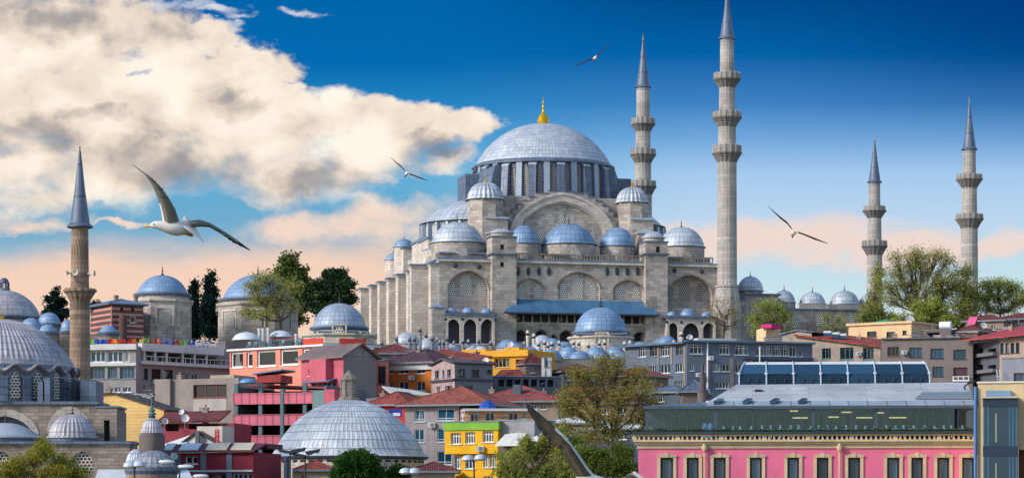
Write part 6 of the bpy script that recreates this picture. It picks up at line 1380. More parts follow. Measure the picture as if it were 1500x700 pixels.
a0, a1 = H.x(1270, 2), H.x(1309, 2); m = MB(); z1 = H.H+.41; q = [(a0,1.5,z1),(a1,1.5,z1),(a1,7,z1),(a0,7,z1)]; k_ = ((a0+a1)/2, 4, H.z(1290, 467.5, 4))
for i in range(4): m.poly([q[i], q[(i+1) % 4], k_])
m.build('green_roof', paint('green_sheet', lin(66, 140, 98), .5), H.root)
dish(1332, 469, 456, .85, 'white satellite dish on the right end of the cream house roof', .3)
H = House('tin_shacks', 'tin roofed shacks with a white water drum right of the cream house', 'shacks', 1353, 452, 1393, 450, 484, 5); H.opening(1358, 487, 1376, 496, depth=.8, back=1); H.shell(plaster('shack_wall', lin(110, 96, 100), .7), backs=[VOID], roof=LEAD_D)
m = MB(); m.M = Matrix.Translation((H.x(1377, 1), 1, H.H+.8)) @ Matrix.Rotation(PI/2, 4, 'Y'); m.lathe((0,0,0), [(0,0),(.65,0),(.65,1.9),(0,1.9)], 16); dr_ = m.build('water_drum', WHITE, None); dr_.matrix_world = H.root.matrix_basis.copy(); tag(dr_, 'white horizontal water drum on the tin shacks', 'water drum')
for k, (x0, D0, x1, D1, yt, dpt, cname, c, roofm, lab) in enumerate(((1395, 452, 1432, 449, 488, 6, 'brick_brown', lin(128, 92, 88), RTD, 'brown brick shack with maroon roof among the crowded roofs at the right'), (1414, 458, 1470, 455, 472, 6, 'shack_beige', lin(152, 132, 124), RTD, 'higher beige house with maroon roof and pink awning by the right trees'), (1462, 460, 1530, 458, 469, 7, 'shack_dark', lin(96, 92, 100), RTD, 'dark house with broad maroon eave at the right edge under the trees'))):
    H = House('shack' if k == 0 else 'hillside_house', lab, 'house', x0, D0, x1, D1, yt, dpt); H.win((x0*2+x1)/3, yt+4, (x0*2+x1)/3+7, yt+11, 2, 1, pane=GLASS_D); H.win((x0+x1*2)/3, yt+4, (x0+x1*2)/3+6, yt+11, 2, 1, pane=GLASS_D); H.shell(plaster(cname, c, .6)); H.hip(roofm, 1.1, .6)
    if k == 1: m = MB(); m.hexa([(H.x(1420),-1.4,H.H-.5),(H.x(1432),-1.4,H.H-.5),(H.x(1432),-.01,H.H+.6),(H.x(1420),-.01,H.H+.6),(H.x(1420),-1.4,H.H-.4),(H.x(1432),-1.4,H.H-.4),(H.x(1432),-.01,H.H+.9),(H.x(1420),-.01,H.H+.9)]); m.build('pink_awning', paint('pink_cloth', lin(216, 90, 140), .7), H.root)
for k in range(9):
    px = 1340+k*17; D = 446; o = P(px, 493.5-max(0, k-3)*2.4, D); t = thing('roof_sheet', f'loose corrugated sheet on the crowded roofs right of cream house, {ORD[k]} from the left', 'roof sheet', o, rnd.uniform(-.4, .4), 'loose roof sheets')
    m = MB(); w = rnd.uniform(1.2, 2.2); h = rnd.uniform(-.3, .3); n = 8
    for i in range(n): a, b = -w/2+w*i/n, -w/2+w*(i+1)/n; za, zb_ = (.06 if i % 2 else 0), (0 if i % 2 else .06); m.hexa([(a,-1,-.05+za+h),(b,-1,-.05+zb_+h),(b,1,zb_+.3),(a,1,za+.3),(a,-1,za+h),(b,-1,zb_+h),(b,1,zb_+.36),(a,1,za+.36)])
    m.build('sheet', plaster('tin_%d' % (k % 3), (lin(150, 150, 156), lin(112, 96, 92), lin(176, 170, 160))[k % 3], .8, .6, 1.0, .5, 1.2), t)

# ------------------------------------------------------------------ the pink building
PINK = plaster('bright_pink', lin(226, 112, 150), .38, .85, .45, .84, 1.08)
TAN = plaster('tan_trim', lin(206, 186, 154), .5, .8, .6, .75, 1.08)
def pink_building():
    D = 214.5; H = House('pink_building', 'bright pink building with tan trim, glazed rooftop restaurant and long glass atrium', 'building', 935, D, 1429, 212.7, 657, 22)
    z = lambda y, c=0: H.z(1000, y, c); x = H.x; L = H.L
    wins = [(967.5, 986), (1006, 1023.5), (1045.5, 1063), (1098.5, 1116), (1153.5, 1170.5), (1196.5, 1213.5), (1242.5, 1260), (1299.5, 1317.5), (1335, 1352), (1373, 1390.5), (1409.5, 1427)]
    for x0, x1 in wins: H.opening(x0, 670, x1, 716, depth=.35)
    H.shell(PINK, H=z(655))
    for x0, x1 in wins:
        a0, a1, z0, z1 = H.rect(x0, 670, x1, 716); w = H.window((a0, a1, z0, z1), 1, 1, H.fm(), BLACK, glass('barred_glass', lin(84, 116, 134), .15, .3), .35, .13, False)
        gr = MB()
        for k in range(1, 6): q = a0+(a1-a0)*k/6; gr.tube([(q,.08,z0),(q,.08,z1-.1)], .014, 4)
        gr.build('bars', BLACK, w)
        s = MB(); fm = H.fm(); e = .2
        s.fbox(fm, a0-e-.05, a0-.01, z0, z1+.02, -.1, .05); s.fbox(fm, a1+.01, a1+e+.05, z0, z1+.02, -.1, .05)
        # lightly arched head with keystone
        n = 8; A = [(a0-e-.12+(a1-a0+2*e+.24)*i/n, z1+.16+.17*math.sin(PI*i/n)) for i in range(n+1)]; B = [(a0-e-.05+(a1-a0+2*e+.1)*i/n, z1+.02) for i in range(n+1)]
        for i in range(n): s.hexa([fm(*B[i],-.13),fm(*B[i+1],-.13),fm(*B[i+1],.04),fm(*B[i],.04),fm(*A[i],-.17),fm(*A[i+1],-.17),fm(*A[i+1],.04),fm(*A[i],.04)])
        am = (a0+a1)/2; s.fbox(fm, am-.14, am+.14, z1+.02, z1+.4, -.2, .03); s.build('window_surround', TAN, H.root)
    c = MB(); c.box(-.1, -.12, z(656.3), L+.02, -.003, z(650.5)); c.box(-.25, -.3, z(650.4), L+.02, -.002, z(647)); c.box(-.4, -.5, z(646.9), L+.02, -.001, z(645.4)); c.build('cornice', TAN, H.root)
    zb, zt = z(645.3), z(635.8); b = MB(); b.box(-.35, -.42, zt-.14, L, -.08, zt); b.box(-.35, -.42, zb, L, -.08, zb+.08); n = 70
    for k in range(n+1):
        q = -.3+(L+.1)*k/n; w = .085 if k % 9 else .2; b.hexa([(q-w,-.38,zb+.08),(q+w,-.38,zb+.08),(q+w,-.12,zb+.08),(q-w,-.12,zb+.08),(q-w*.75,-.34,zt-.14),(q+w*.75,-.34,zt-.14),(q+w*.75,-.16,zt-.14),(q-w*.75,-.16,zt-.14)])
    b.build('balustrade', TAN, H.root)
    k_ = MB(); k_.box(-.2, -.04, zb-.02, L, .5, zt-.3); k_.build('gap_shade_box', paint('gap_shade_dark', lin(58, 56, 62), .7), H.root)  # added dark box, puts shade into the gaps between the balusters
    for px in (1032, 1229.5):
        q = x(px); m = MB(); m.lathe((q, -.3, z(661.5)), [(.1,0),(.2,.15),(.24,.3),(.24,.42),(.13,.5),(.13,.62),(0,.62)], 10); m.tube([(q,-.22,0),(q,-.22,z(660.5))], .075, 8); m.build('downpipe', TAN, H.root)
    # planter box with dark hedge
    p = MB(); p.box(-.5, -.62, zt+.01, L, .1, zt+.2); p.build('planter', paint('planter_dark', lin(44, 56, 66), .6), H.root)
    lf = MB(); rnd = random.Random(3)
    for k in range(3600):
        c0 = Vector((rnd.uniform(-.5, L), rnd.uniform(-.6, .08), zt+.16+abs(rnd.gauss(0, .13)))); a = Vector((rnd.gauss(0,1), rnd.gauss(0,1), rnd.gauss(0,1))).normalized()*.07; bb = a.cross(Vector((rnd.gauss(0,1), rnd.gauss(0,1), rnd.gauss(0,1)))).normalized()*.045
        lf.poly([c0-a, c0-bb, c0+a, c0+bb], 0, False, ((0,0),)*4)
    lf.build('planting', leaf('planter_leaf', lin(40, 66, 40, .8), lin(84, 110, 60, .8)), H.root)
    # glazed rooftop restaurant
    y0 = .9; zf, ze = z(632, y0), z(599, y0); xa, xb = x(947.5, y0), x(1427, y0)
    fl = MB(); fl.box(.3, .2, zt-.5, L-.1, 12, zt-.32); fl.box(xa+8, 7.0, zt-.3, xb, 7.2, ze, 1); fl.build('dining_room', [paint('floor_dark', lin(50, 48, 50), .6), plaster('back_wall_dark', lin(36, 44, 58), .3)], H.root)
    cl_ = MB(); cl_.box(xa+.1, y0+.25, ze-.02, xb-.05, 12, ze+.1); cl_.box(xa+.2, 11.9, zt-.3, xb, 12, ze-.03); cl_.build('ceiling', paint('ceiling_dark', lin(44, 50, 62), .7), H.root)
    g = MB(); g.poly([(xa,y0,zf-.2),(xb,y0,zf-.2),(xb,y0,ze),(xa,y0,ze)]); g.build('glazing', clear_glass('restaurant_glass', (.44,.62,.72,1), .08), H.root); g = MB(); g.poly([(xa,y0,zf-.2),(xa,8,zf-.2),(xa,8,ze),(xa,y0,ze)]); g.build('glazing', clear_glass('restaurant_glass', (.5,.6,.66,1)), H.root)
    mu = MB()
    for k in range(41): q = xa+(xb-xa)*k/40; mu.box(q-.02, y0-.03, zf-.3, q+.02, y0-.004, ze)
    mu.build('mullions', STEEL, H.root)
    for px in (948, 1048, 1191, 1283, 1427): q = x(px, y0); m = MB(); m.box(q-.14, y0-.12, zt-.3, q+.14, y0-.035, ze); m.build('post', STEEL, H.root)
    for k, px in enumerate((985, 1018, 1055, 1073, 1090, 1117, 1136, 1170, 1213, 1233, 1251, 1300, 1345, 1390)): 
        q = x(px, 4); m = MB(); m.box(q-.16-(k % 3)*.12, 4, zt-.3, q+.16+(k % 2)*.2, 4.4, ze); m.build('interior_column', plaster('col_mauve', lin(84, 80, 94), .3) if k % 2 else paint('col_dark', lin(60, 62, 74), .6), H.root)
    LM = lamp_mat('warm_lamp', (1.0, .74, .26, 1), 0.9)
    for px, y, w in ((1163, 602, .9), (1172, 612, 1.8), (1221, 611, 1.2), (1240, 604, 1.2), (1266, 612, 1.9), (1289, 605, 1.0), (1315, 612, 2.0)):
        q = x(px, 2.6); m = MB(); zz = z(y, 2.6); m.box(q-w/3, 2.45, zz-.045, q+w/3, 2.75, zz+.045); m.build('lamp', LM, H.root)
    for k in range(26):
        px = 1060+k*14+rnd.uniform(-3, 3); q = x(px, 1.7); m = MB(); zz = zt-.3; m.lathe((q, 1.7, zz), [(.3,0),(.04,.05),(.04,.7),(.42,.72),(.42,.77),(0,.78)], 10); m.box(q-.12, 1.6, zz+.78, q+.02, 1.75, zz+.98+rnd.random()*.12); m.build('laid_table', WHITE, H.root)
    for px in (1033, 1041): q = x(px, 1.6); m = MB(); m.lathe((q, 1.6, zt-.3), [(.24,0),(.3,.55),(.2,.75),(.25,.95),(.17,1.2),(0,1.3)], 12); m.build('draped_chair', paint('chair_pale_blue', lin(150, 180, 220), .7), H.root)
    # roofs
    e = MB(); e.box(xa-.3, y0-.4, ze, xb+.1, y0+.2, ze+.24); e.build('eave', STEEL, H.root)
    yb = 7.5; zr = z(584.5, yb); xl = x(1058, yb)
    r = MB(); P0, P1, P2, P3 = (xa-.3, y0-.35, ze+.25), (x(1034, 1.2), y0-.35, ze+.25), (xl, yb, zr), (x(1030, yb), yb, z(591, yb))
    r.poly([P0, P1, (x(1034, 3), 3.0, z(588.5, 3)), (x(1000, 8), 8, z(592.5, 8))]); r.poly([P0, (x(1000, 8), 8, z(592.5, 8)), (xa-.3, 8, ze+.25)]); r.build('lead_wing_roof', LEAD_D, H.root)
    za, zb_ = ze+.25, z(587, 2.6)
    r = MB(); r.poly([P1,(xb+.1,y0-.35,za),(xb+.1,2.6,zb_),(x(1038, 2.6),2.6,zb_)]); r.build('glass_skirt_roof', panels('skirt_panels', lin(150, 166, 184), 1.5, 9, .06, .05, .5, .15), H.root)
    for px in (1051, 1093, 1133, 1174): q = x(px, 1.6); m = MB(); m.hexa([(q-.3,1.0,za+.15),(q+.1,1.0,za+.15),(q+.5,2.3,zb_-.1),(q+.1,2.3,zb_-.1),(q-.3,1.0,za+.4),(q+.1,1.0,za+.4),(q+.5,2.3,zb_+.2),(q+.1,2.3,zb_+.2)]); m.build('roof_window', GLASS_T, H.root)
    r = MB(); r.box(x(1034, 2.6), 2.61, zb_-.3, xb+.1, 2.95, zb_+.02); r.build('white_ridge', WHITE, H.root)
    r = MB(); A = [(x(1040, 2.96),2.96,z(586.5, 2.96)),(xb+.1,2.96,z(586.5, 2.96)),(xb+.1,yb,z(561, yb)),(x(1079, yb),yb,z(563, yb))]; r.poly(A); r.poly([A[0],A[3],(x(1079, yb),16,z(563, yb)),(x(1020, 16),16,zb_-1)])
    r.build('zinc_roof', panels('zinc_sheets', lin(186, 190, 198), 9, .62, .05, .09, .68, .4, .5, .5), H.root)
    r = MB(); A = [(x(1340, 2.97),2.90,z(586.0, 2.9)),(xb+.1,2.90,z(586, 2.9)),(xb+.1,4.4,z(577, 4.4)),(x(1352, 4.4),4.4,z(577, 4.4))]; r.hexa([(a,b,c+.03) for a,b,c in A]+[(a,b,c+.12) for a,b,c in A]); r.build('grey_sheet', paint('grey_sheet', lin(120, 130, 146), .5), H.root)
    m = MB(); q = x(1111, 5.5); zz = z(571.5, 5.5); m.box(q-.3, 5.3, zz-.3, q+.3, 5.7, zz+.06); m.build('roof_vent', BLACK, H.root)
    m = MB(); m.tube([(x(1415, 5),5,z(572, 5)),(x(1412, 5),5,z(568, 5)),(x(1418, 4.8),4.8,z(563, 5)),(x(1428, 4.5),4.5,z(559.5, 5))], .07, 6); m.build('cable', BLACK, H.root)
    # atrium: faceted glass vault with pale ribs
    ya = yb-.1; s_ = [(ya, z(564, ya)), (ya+.35, z(547.5, ya+.35)), (ya+1.6, z(534, ya+1.6)), (ya+2.6, z(530.5, ya+2.6)), (ya+4.4, z(534, ya+1.6)), (ya+5.6, z(547.5, ya)), (ya+6, z(564, ya))]
    n = 7; xs = [x(1083+(1362-1083)*k/n, ya) for k in range(n+1)]
    AT = glass('atrium_glass', lin(40, 72, 98), .1, 0.0); AT2 = glass('atrium_glass_low', lin(30, 52, 70), .12, 0.0)
    off = lambda j: (0, .0, .22, .34, .34, .22, .0)[j]
    for k in range(n):
        for j in range(6):
            o0, o1 = (off(j)*1.6 if k == 0 else 0), (off(j+1)*1.6 if k == 0 else 0)
            m = MB(); m.poly([(xs[k]+o0,*s_[j]),(xs[k+1]-(off(j) if k == n-1 else 0),*s_[j]),(xs[k+1]-(off(j+1) if k == n-1 else 0),*s_[j+1]),(xs[k]+o1,*s_[j+1])]); m.build('atrium_pane', WHITE if j in (2, 3) else (AT if j != 0 else AT2), H.root)
        for q in (1, 2):
            m = MB(); xx = xs[k]+(xs[k+1]-xs[k])*q/3; m.box(xx-.03, ya-.03, s_[0][1], xx+.03, ya+.05, s_[1][1]-.35); m.build('glazing_bar', DARKF, H.root)
    for k in range(n+1):
        m = MB(); sg = 1.6 if k == 0 else (-1 if k == n else 0); m.tube([(xs[k]+off(j)*sg, s_[j][0]-.05, s_[j][1]+.03) for j in range(7)], .06, 6); m.lathe((xs[k], s_[1][0]-.12, s_[1][1]-.14), [(0,0),(.14,.06),(.14,.22),(0,.28)], 8); m.build('atrium_rib', paint('rib_pale', lin(180, 196, 212), .4), H.root)
    for xx, sg in ((xs[0], 1.6), (xs[-1], -1)): m = MB(); m.poly([(xx+off(j)*sg, *s_[j]) for j in range(7)]); m.build('atrium_end', GLASS_D, H.root)
    return H
pink_building()
def lift_building():
    H = House('lift_building', 'sand coloured building with a dark glass lift shaft at the right edge', 'building', 1432.5, 206, 1545, 204.9, 561, 12)
    SAND = plaster('sand_render', lin(222, 196, 156), .3); z = lambda y, c=0: H.z(1450, y, c); x = H.x
    m = MB(); a1 = x(1491.5); zl = z(657.5); m.wall(H.fm(), 0, H.L, zl, H.H, [], 0); m.wall(H.fm(), 0, a1, 0, zl, [], 0); m.box(a1+.01, 1.5, 0, H.L, 12, zl-.01, 1); m.wall(H.fm('l'), 0, 12, 0, H.H, [], 0); m.wall(H.fm('r'), 0, 12, 0, H.H, [], 0); m.poly([(0,0,H.H),(H.L,0,H.H),(H.L,12,H.H),(0,12,H.H)]); m.poly([(a1,0,zl),(H.L,0,zl),(H.L,1.5,zl),(a1,1.5,zl)]); m.build('wall', [SAND, plaster('brown_recess', lin(112, 78, 60), .4)], H.root)
    m = MB(); m.box(-.08, -.12, H.H, H.L, 12, z(558.5)); m.build('coping', paint('coping_white', lin(226, 216, 200), .6), H.root)
    m = MB(); m.box(x(1444.5), -.35, z(580), x(1481), -.01, z(572)); m.build('vent_housing', paint('pale_blue_steel', lin(112, 142, 172), .5), H.root)
    c = -1.5; X0, X1 = x(1441, c), x(1489.5, c)
    m = MB(); m.box(x(1438.5, c)-.02, c-.3, z(583, c), x(1491, c), -.02, z(580.3, c)); m.build('canopy', paint('canopy_pale', lin(190, 186, 172), .5), H.root)
    m = MB(); m.box(X0, c, 0, X1, -.02, z(583.3, c)); m.build('lift_glass', GLASS_T, H.root)
    for y0, y1 in ((583.4, 595.5), (653, 668)): m = MB(); m.box(X0-.06, c-.08, z(y1, c), X1+.06, -.025, z(y0, c)); m.build('floor_band', paint('band_navy', lin(28, 48, 70), .4), H.root)
    for y0, y1 in ((596, 652.5), (668.5, 720)):
        m = MB(); a0, a1_ = x(1449, c), x(1478, c); m.box(a0, c-.03, z(y1, c), a1_, c-.004, z(y0+1.5, c)); d = m.build('lift_door', paint('door_slate', lin(52, 70, 86), .35, .2), H.root)
        q = x(1459, c); h = MB(); h.box(q-.06, c-.06, z(min(y1-5, 700), c), q+.06, c-.032, z(y0+9, c)); h.build('light_slot', paint('slot_tan', lin(146, 146, 132), .4), d)
    for px in (1441.3, 1447.5, 1479, 1484, 1489): q = x(px, c); m = MB(); m.box(q-.05, c-.05, 0, q+.05, c-.001, z(583.4, c)); m.build('mullion', paint('mullion_teal', lin(60, 104, 130), .4), H.root)
    m = MB(); m.tube([(-.18,-.15,0),(-.18,-.15,z(566))], .13, 8); m.build('drainpipe', paint('pipe_blue', lin(70, 120, 176), .4), H.root)
lift_building()
# ------------------------------------------------------------------ street lamps
def lamp(px, D, top, label, heads, kind):
    s = D/FOC; zg = ground(D); o = P(px, 0, D); z = CAMZ+(HOR-top)*s-zg; t = thing('street_lamp', label, 'street lamp', (o.x, o.y, zg), 0, 'street lamps')
    p = MB(); p.lathe((0,0,0), [(.16,0),(.16,.8),(.09,.9),(.075,z-.15)], 8); p.build('pole', BLACK, t)
    for dx, dz in heads:
        ex = dx*s; ez = z-dz*s; a = MB(); a.tube([(0,0,z-.35),(ex*.5,0,ez-.1),(ex,0,ez)], .045, 6); arm = a.build('arm', BLACK, t)
        h = MB()
        if kind == 'globe':
            h.lathe((ex,0,ez), [(.62,0),(.6,.12),(.45,.36),(.2,.46),(0,.48)], 16, 0); h.lathe((ex,0,ez-.16), [(0,0),(.4,.02),(.55,.15)], 16, 1); h.build('lamp_head', [paint('lamp_cover_grey', lin(188, 200, 214), .35), paint('lamp_lens', lin(220, 220, 214), .3)], t)
        elif kind == 'oval':
            h.lathe((0,0,0), [(.0,-.16),(.5,-.12),(.62,0),(.5,.14),(0,.2)], 14, 0); h.v = [Vector((ex+v.x*1.15, v.y*.5, ez+v.z)) for v in h.v]; h.build('lamp_head', paint('lamp_cover_white', lin(214, 220, 226), .35), t)
        else:
            sg = 1 if dx > 0 else -1; h.hexa([(ex-.55,-.3,ez-.1),(ex+.55,-.3,ez-.1+.2*sg),(ex+.55,.3,ez-.1+.2*sg),(ex-.55,.3,ez-.1),(ex-.7,-.4,ez+.2),(ex+.7,-.4,ez+.2+.25*sg),(ex+.7,.4,ez+.2+.25*sg),(ex-.7,.4,ez+.2)]); h.build('lamp_head', STEEL, t)
    return t
lamp(197, 236, 681, 'double lamp with grey dome covers in front of the squat lead dome', ((-6.5, 2), (7, 1)), 'globe')
lamp(263, 232, 683, 'double lamp with long slanting white heads before the crimson workshop', ((-19, -7), (9, 0)), 'oval')
lamp(302, 238, 690, 'single white lamp head low before the crimson workshop windows', ((-8, 7),), 'oval')
lamp(425, 250, 660, 'floodlight pole with two dark boxy heads left of the bath dome', ((-7, 0), (12, 2)), 'flood')
lamp(447, 252, 664, 'floodlight pole with two dark boxy heads in front of the bath dome eave', ((-10, 1), (11, 0)), 'flood')
lamp(600, 255, 690, 'double lamp with grey dome covers beside the green tree right of the bath dome', ((-6, 2), (7, 2)), 'globe')
lamp(694.5, 262, 671, 'double lamp with grey dome covers in front of the bright yellow house', ((-9, 2), (9, 1)), 'globe')
# ------------------------------------------------------------------ trees
BARK = plaster('bark_brown', lin(92, 78, 66), .5); BARK_D = plaster('bark_dark', lin(62, 54, 50), .5)
def tree(name, label, px, D, fork, blobs, lm, n, size, tr=.35, bark=None, group='trees on the hillside', seed=1, clump=1.0, dens=26, flat=1.0, twigs=5, zg=None, name_crown='crown'):
    """blobs = (column, row, half width, half height, weight) of the masses of the crown; fork = row where the trunk divides"""
    rnd = random.Random(seed*7919+int(px)); zg = ground(D)-.3 if zg is None else zg; s = D/FOC; base = P(px, 0, D); base.z = zg
    t = thing(name, label, 'tree', base, 0, group); bark = bark or BARK
    tk = MB(); zf = CAMZ+(HOR-fork)*s-zg; top = Vector((rnd.uniform(-.4, .4), rnd.uniform(-.4, .4), zf)); tk.tube([(0,0,0), (top.x*.3, top.y*.3, zf*.45), tuple(top)], [tr*1.25, tr, tr*.8], 8)
    lf = MB(); tot = sum(b[4] for b in blobs); br = MB()
    for (bx, by, rx, ry, w) in blobs:
        c = P(bx, by, D)-base; c.y = rnd.uniform(-1, 1)*rx*s*.7; r = Vector((rx*s, rx*s*.9, ry*s))
        bs = top+(c-top)*0.0; mid = top.lerp(c, .5)+Vector((rnd.uniform(-.6,.6), rnd.uniform(-.6,.6), -.15*(c-top).length*rnd.random()))
        br.tube([top, mid, c], [tr*.55, tr*.36, tr*.16], 5, 0, False)
        k = max(3, int(n*w/tot/dens)); 
        for i in range(k):
            d = Vector((rnd.gauss(0,1), rnd.gauss(0,1), rnd.gauss(0,1))).normalized()*(rnd.random()**.42); q = c+Vector((d.x*r.x, d.y*r.y, d.z*r.z))
            if i % twigs == 0 or rnd.random() < .25:
                a = mid.lerp(c, rnd.random()); br.tube([a, a.lerp(q, .55)+Vector((rnd.uniform(-.3,.3), rnd.uniform(-.3,.3), rnd.uniform(-.1,.3))), q], [tr*.13, tr*.08, tr*.03], 3, 0, False)
            cr = rnd.uniform(.45, 1.1)*clump
            for j in range(dens):
                e = Vector((rnd.gauss(0,.5), rnd.gauss(0,.5), rnd.gauss(0,.42*flat)))*cr; p = q+e
                if p.z < .2: continue
                a = Vector((rnd.gauss(0,1), rnd.gauss(0,1), rnd.gauss(0,.8))).normalized(); b = a.cross(Vector((rnd.gauss(0,1), rnd.gauss(0,1), rnd.gauss(0,1))))
                if b.length < 1e-3: continue
                b.normalize(); L = size*rnd.uniform(.6, 1.3); W = L*.55
                lf.poly([p-a*L, p-b*W, p+a*L, p+b*W], 0, False, ((0,0),)*4)
    trunk = tk.build('trunk', bark, t); br.build('limbs', bark, trunk)
    if n: lf.build(name_crown, lm, t)
    return t
OLIVE = leaf('olive_leaf', lin(124, 130, 62), lin(194, 192, 116), .5); SPRING = leaf('spring_leaf', lin(118, 134, 56), lin(190, 192, 108), .45); BROWN = leaf('budding_leaf', lin(116, 100, 54), lin(166, 156, 80))
DARKG = leaf('pine_needle', lin(36, 60, 46), lin(76, 98, 62), .2); DARKC = leaf('cypress_needle', lin(16, 34, 40), lin(38, 62, 54), .12); DEEP = leaf('deep_green_leaf', lin(30, 66, 34), lin(76, 116, 50)); PINEL = leaf('hill_pine', lin(58, 82, 42), lin(118, 130, 70), .25)
def cyp(px, D, top, hw, label, seed, b=490):
    bl = []; k = 9
    for i in range(k): y = top+6+(b-top)*i/k; f = min(1, .35+.9*i/k)*(1 if i < k-2 else .9); bl.append((px+((-1)**i)*hw*.16, y, hw*f, (b-top)/k*.85, f))
    tree('cypress', label, px, D, b+6, bl, DARKC, 9000, .26, .28, BARK_D, 'dark trees beside the tombs', seed, .8, 30, 1.4, 9)
cyp(284, 500, 411, 9, 'shorter dark cypress directly right of the octagonal tomb', 1); cyp(307, 498, 401, 16, 'taller dark cypress between the two tombs', 2)
tree('pine', 'tall dark green pine with dense crown behind the olive green tree', 428, 506, 450, [(424, 384, 15, 16, 1), (414, 402, 16, 14, 1), (434, 404, 18, 16, 1.2), (428, 420, 24, 16, 1.4), (418, 440, 20, 16, 1.1), (440, 440, 20, 18, 1.2), (430, 462, 24, 18, 1.2), (446, 425, 12, 12, .6)], PINEL, 15000, .30, .45, BARK_D, 'dark trees beside the tombs', 3, 1.05, 30, 1, 7)
tree('pine', 'broad dark pine with ragged top left of the mosque buttresses', 486, 503, 462, [(486, 403, 15, 10, 1), (470, 418, 20, 10, 1.1), (502, 416, 18, 10, 1), (484, 432, 32, 12, 1.5), (508, 436, 12, 10, .6), (462, 440, 16, 12, .8), (484, 452, 28, 14, 1.3), (500, 400, 8, 6, .3)], DARKG, 13000, .29, .45, BARK_D, 'dark trees beside the tombs', 4, .95, 30, .8, 7)
tree('leafing_tree', 'olive green spring tree in front of the larger tomb', 410, 468, 470, [(392, 408, 24, 12, 1.2), (372, 420, 16, 10, .8), (408, 424, 24, 16, 1.2), (430, 422, 16, 14, .7), (378, 438, 20, 10, .8), (362, 458, 14, 8, .5), (400, 446, 22, 14, 1), (428, 448, 16, 12, .6), (388, 462, 22, 8, .6)], OLIVE, 8000, .165, .33, None, 'trees on the hillside', 5, 1.1, 16, 1, 3)
tree('fir', 'dark blue-green fir with layered branches left of the old minaret', 82, 476, 455, [(82, 428, 5, 8, .4), (78, 438, 12, 5, .8), (88, 440, 11, 5, .8), (80, 450, 17, 6, 1.2), (72, 458, 12, 5, .8), (92, 458, 8, 6, .8), (82, 464, 20, 8, 1.2)], DARKC, 6000, .25, .26, BARK_D, 'dark trees beside the tombs', 6, .8, 24, .6)
tree('bare_shrub', 'sparse dark shrub right of the old minaret balcony', 143, 470, 465, [(140, 446, 9, 6, 1), (150, 452, 8, 6, 1), (138, 458, 9, 6, 1)], DARKC, 1200, .2, .2, BARK_D, 'dark trees beside the tombs', 7, .8, 20)
tree('bare_tree', 'nearly leafless tree in front of the right portico', 1058, 512, 478, [(1050, 446, 16, 12, 1), (1072, 450, 14, 12, 1), (1042, 465, 14, 12, .9), (1062, 462, 20, 14, 1.2), (1080, 470, 12, 12, .8), (1066, 482, 22, 10, 1)], BROWN, 1500, .14, .24, None, 'trees on the hillside', 8, 1.0, 10, 1, 1)
tree('leafing_tree', 'yellow-green tree standing against the courtyard wall', 1128, 505, 470, [(1120, 448, 18, 12, 1.2), (1138, 452, 16, 10, 1), (1108, 466, 16, 12, 1), (1130, 468, 22, 12, 1.2), (1150, 462, 14, 10, .9), (1112, 484, 20, 10, .9), (1146, 480, 18, 9, .8)], SPRING, 5500, .165, .25, None, 'trees on the hillside', 9, 1.0, 16, 1, 2)
tree('bare_tree', 'small bare tree right of the yellow-green tree by the courtyard wall', 1222, 508, 482, [(1214, 466, 12, 10, 1), (1230, 468, 12, 10, 1), (1222, 480, 16, 10, 1), (1208, 482, 12, 8, .8), (1238, 482, 10, 8, .8)], OLIVE, 1500, .15, .18, None, 'trees on the hillside', 10, 1.0, 12, 1, 1)
tree('plane_tree', 'big half-leafed tree with dark limbs between the two right minarets', 1338, 492, 455, [(1300, 420, 14, 18, .8), (1316, 396, 16, 12, .9), (1340, 372, 18, 9, .9), (1332, 388, 16, 14, .9), (1368, 374, 16, 11, .9), (1386, 384, 14, 14, .8), (1358, 396, 18, 14, .9), (1384, 408, 20, 14, .9), (1330, 414, 20, 14, .9), (1358, 424, 22, 14, 1), (1304, 442, 16, 12, .7), (1394, 428, 16, 14, .7), (1334, 440, 20, 12, .8), (1405, 398, 10, 10, .4), (1312, 376, 12, 10, .5), (1350, 384, 14, 10, .6), (1400, 418, 16, 14, .7), (1310, 424, 14, 14, .6)], OLIVE, 14000, .15, .30, BARK, 'trees on the hillside', 11, 1.5, 12, 1, 1)
tree('leafing_tree', 'dense olive tree partly covering the shorter right minaret', 1283, 500, 462, [(1288, 396, 10, 12, .6), (1286, 416, 12, 14, .8), (1284, 436, 14, 14, 1), (1276, 452, 18, 12, 1.2), (1292, 462, 20, 12, 1.2), (1266, 466, 14, 10, .8)], OLIVE, 6000, .17, .3, BARK_D, 'trees on the hillside', 12, 1.0, 24)
tree('leafing_tree', 'olive and green tree in front of the far right minaret base', 1412, 494, 462, [(1418, 398, 9, 12, .5), (1408, 424, 18, 14, 1), (1424, 432, 16, 14, 1), (1402, 446, 20, 14, 1), (1420, 456, 22, 14, 1.1), (1392, 464, 18, 10, .8)], OLIVE, 9000, .165, .26, BARK_D, 'trees on the hillside', 13, 1.3, 16)
tree('leafing_tree', 'pale yellow-green tree with open crown at the right edge', 1466, 498, 460, [(1446, 418, 14, 9, .9), (1464, 416, 16, 8, 1), (1484, 422, 16, 9, 1), (1440, 436, 16, 12, 1), (1462, 434, 20, 10, 1), (1488, 440, 18, 10, 1), (1476, 452, 24, 8, 1), (1446, 452, 18, 9, 1), (1505, 436, 14, 12, .8)], SPRING, 10500, .155, .24, BARK, 'trees on the hillside', 14, 1.4, 12, 1, 1)
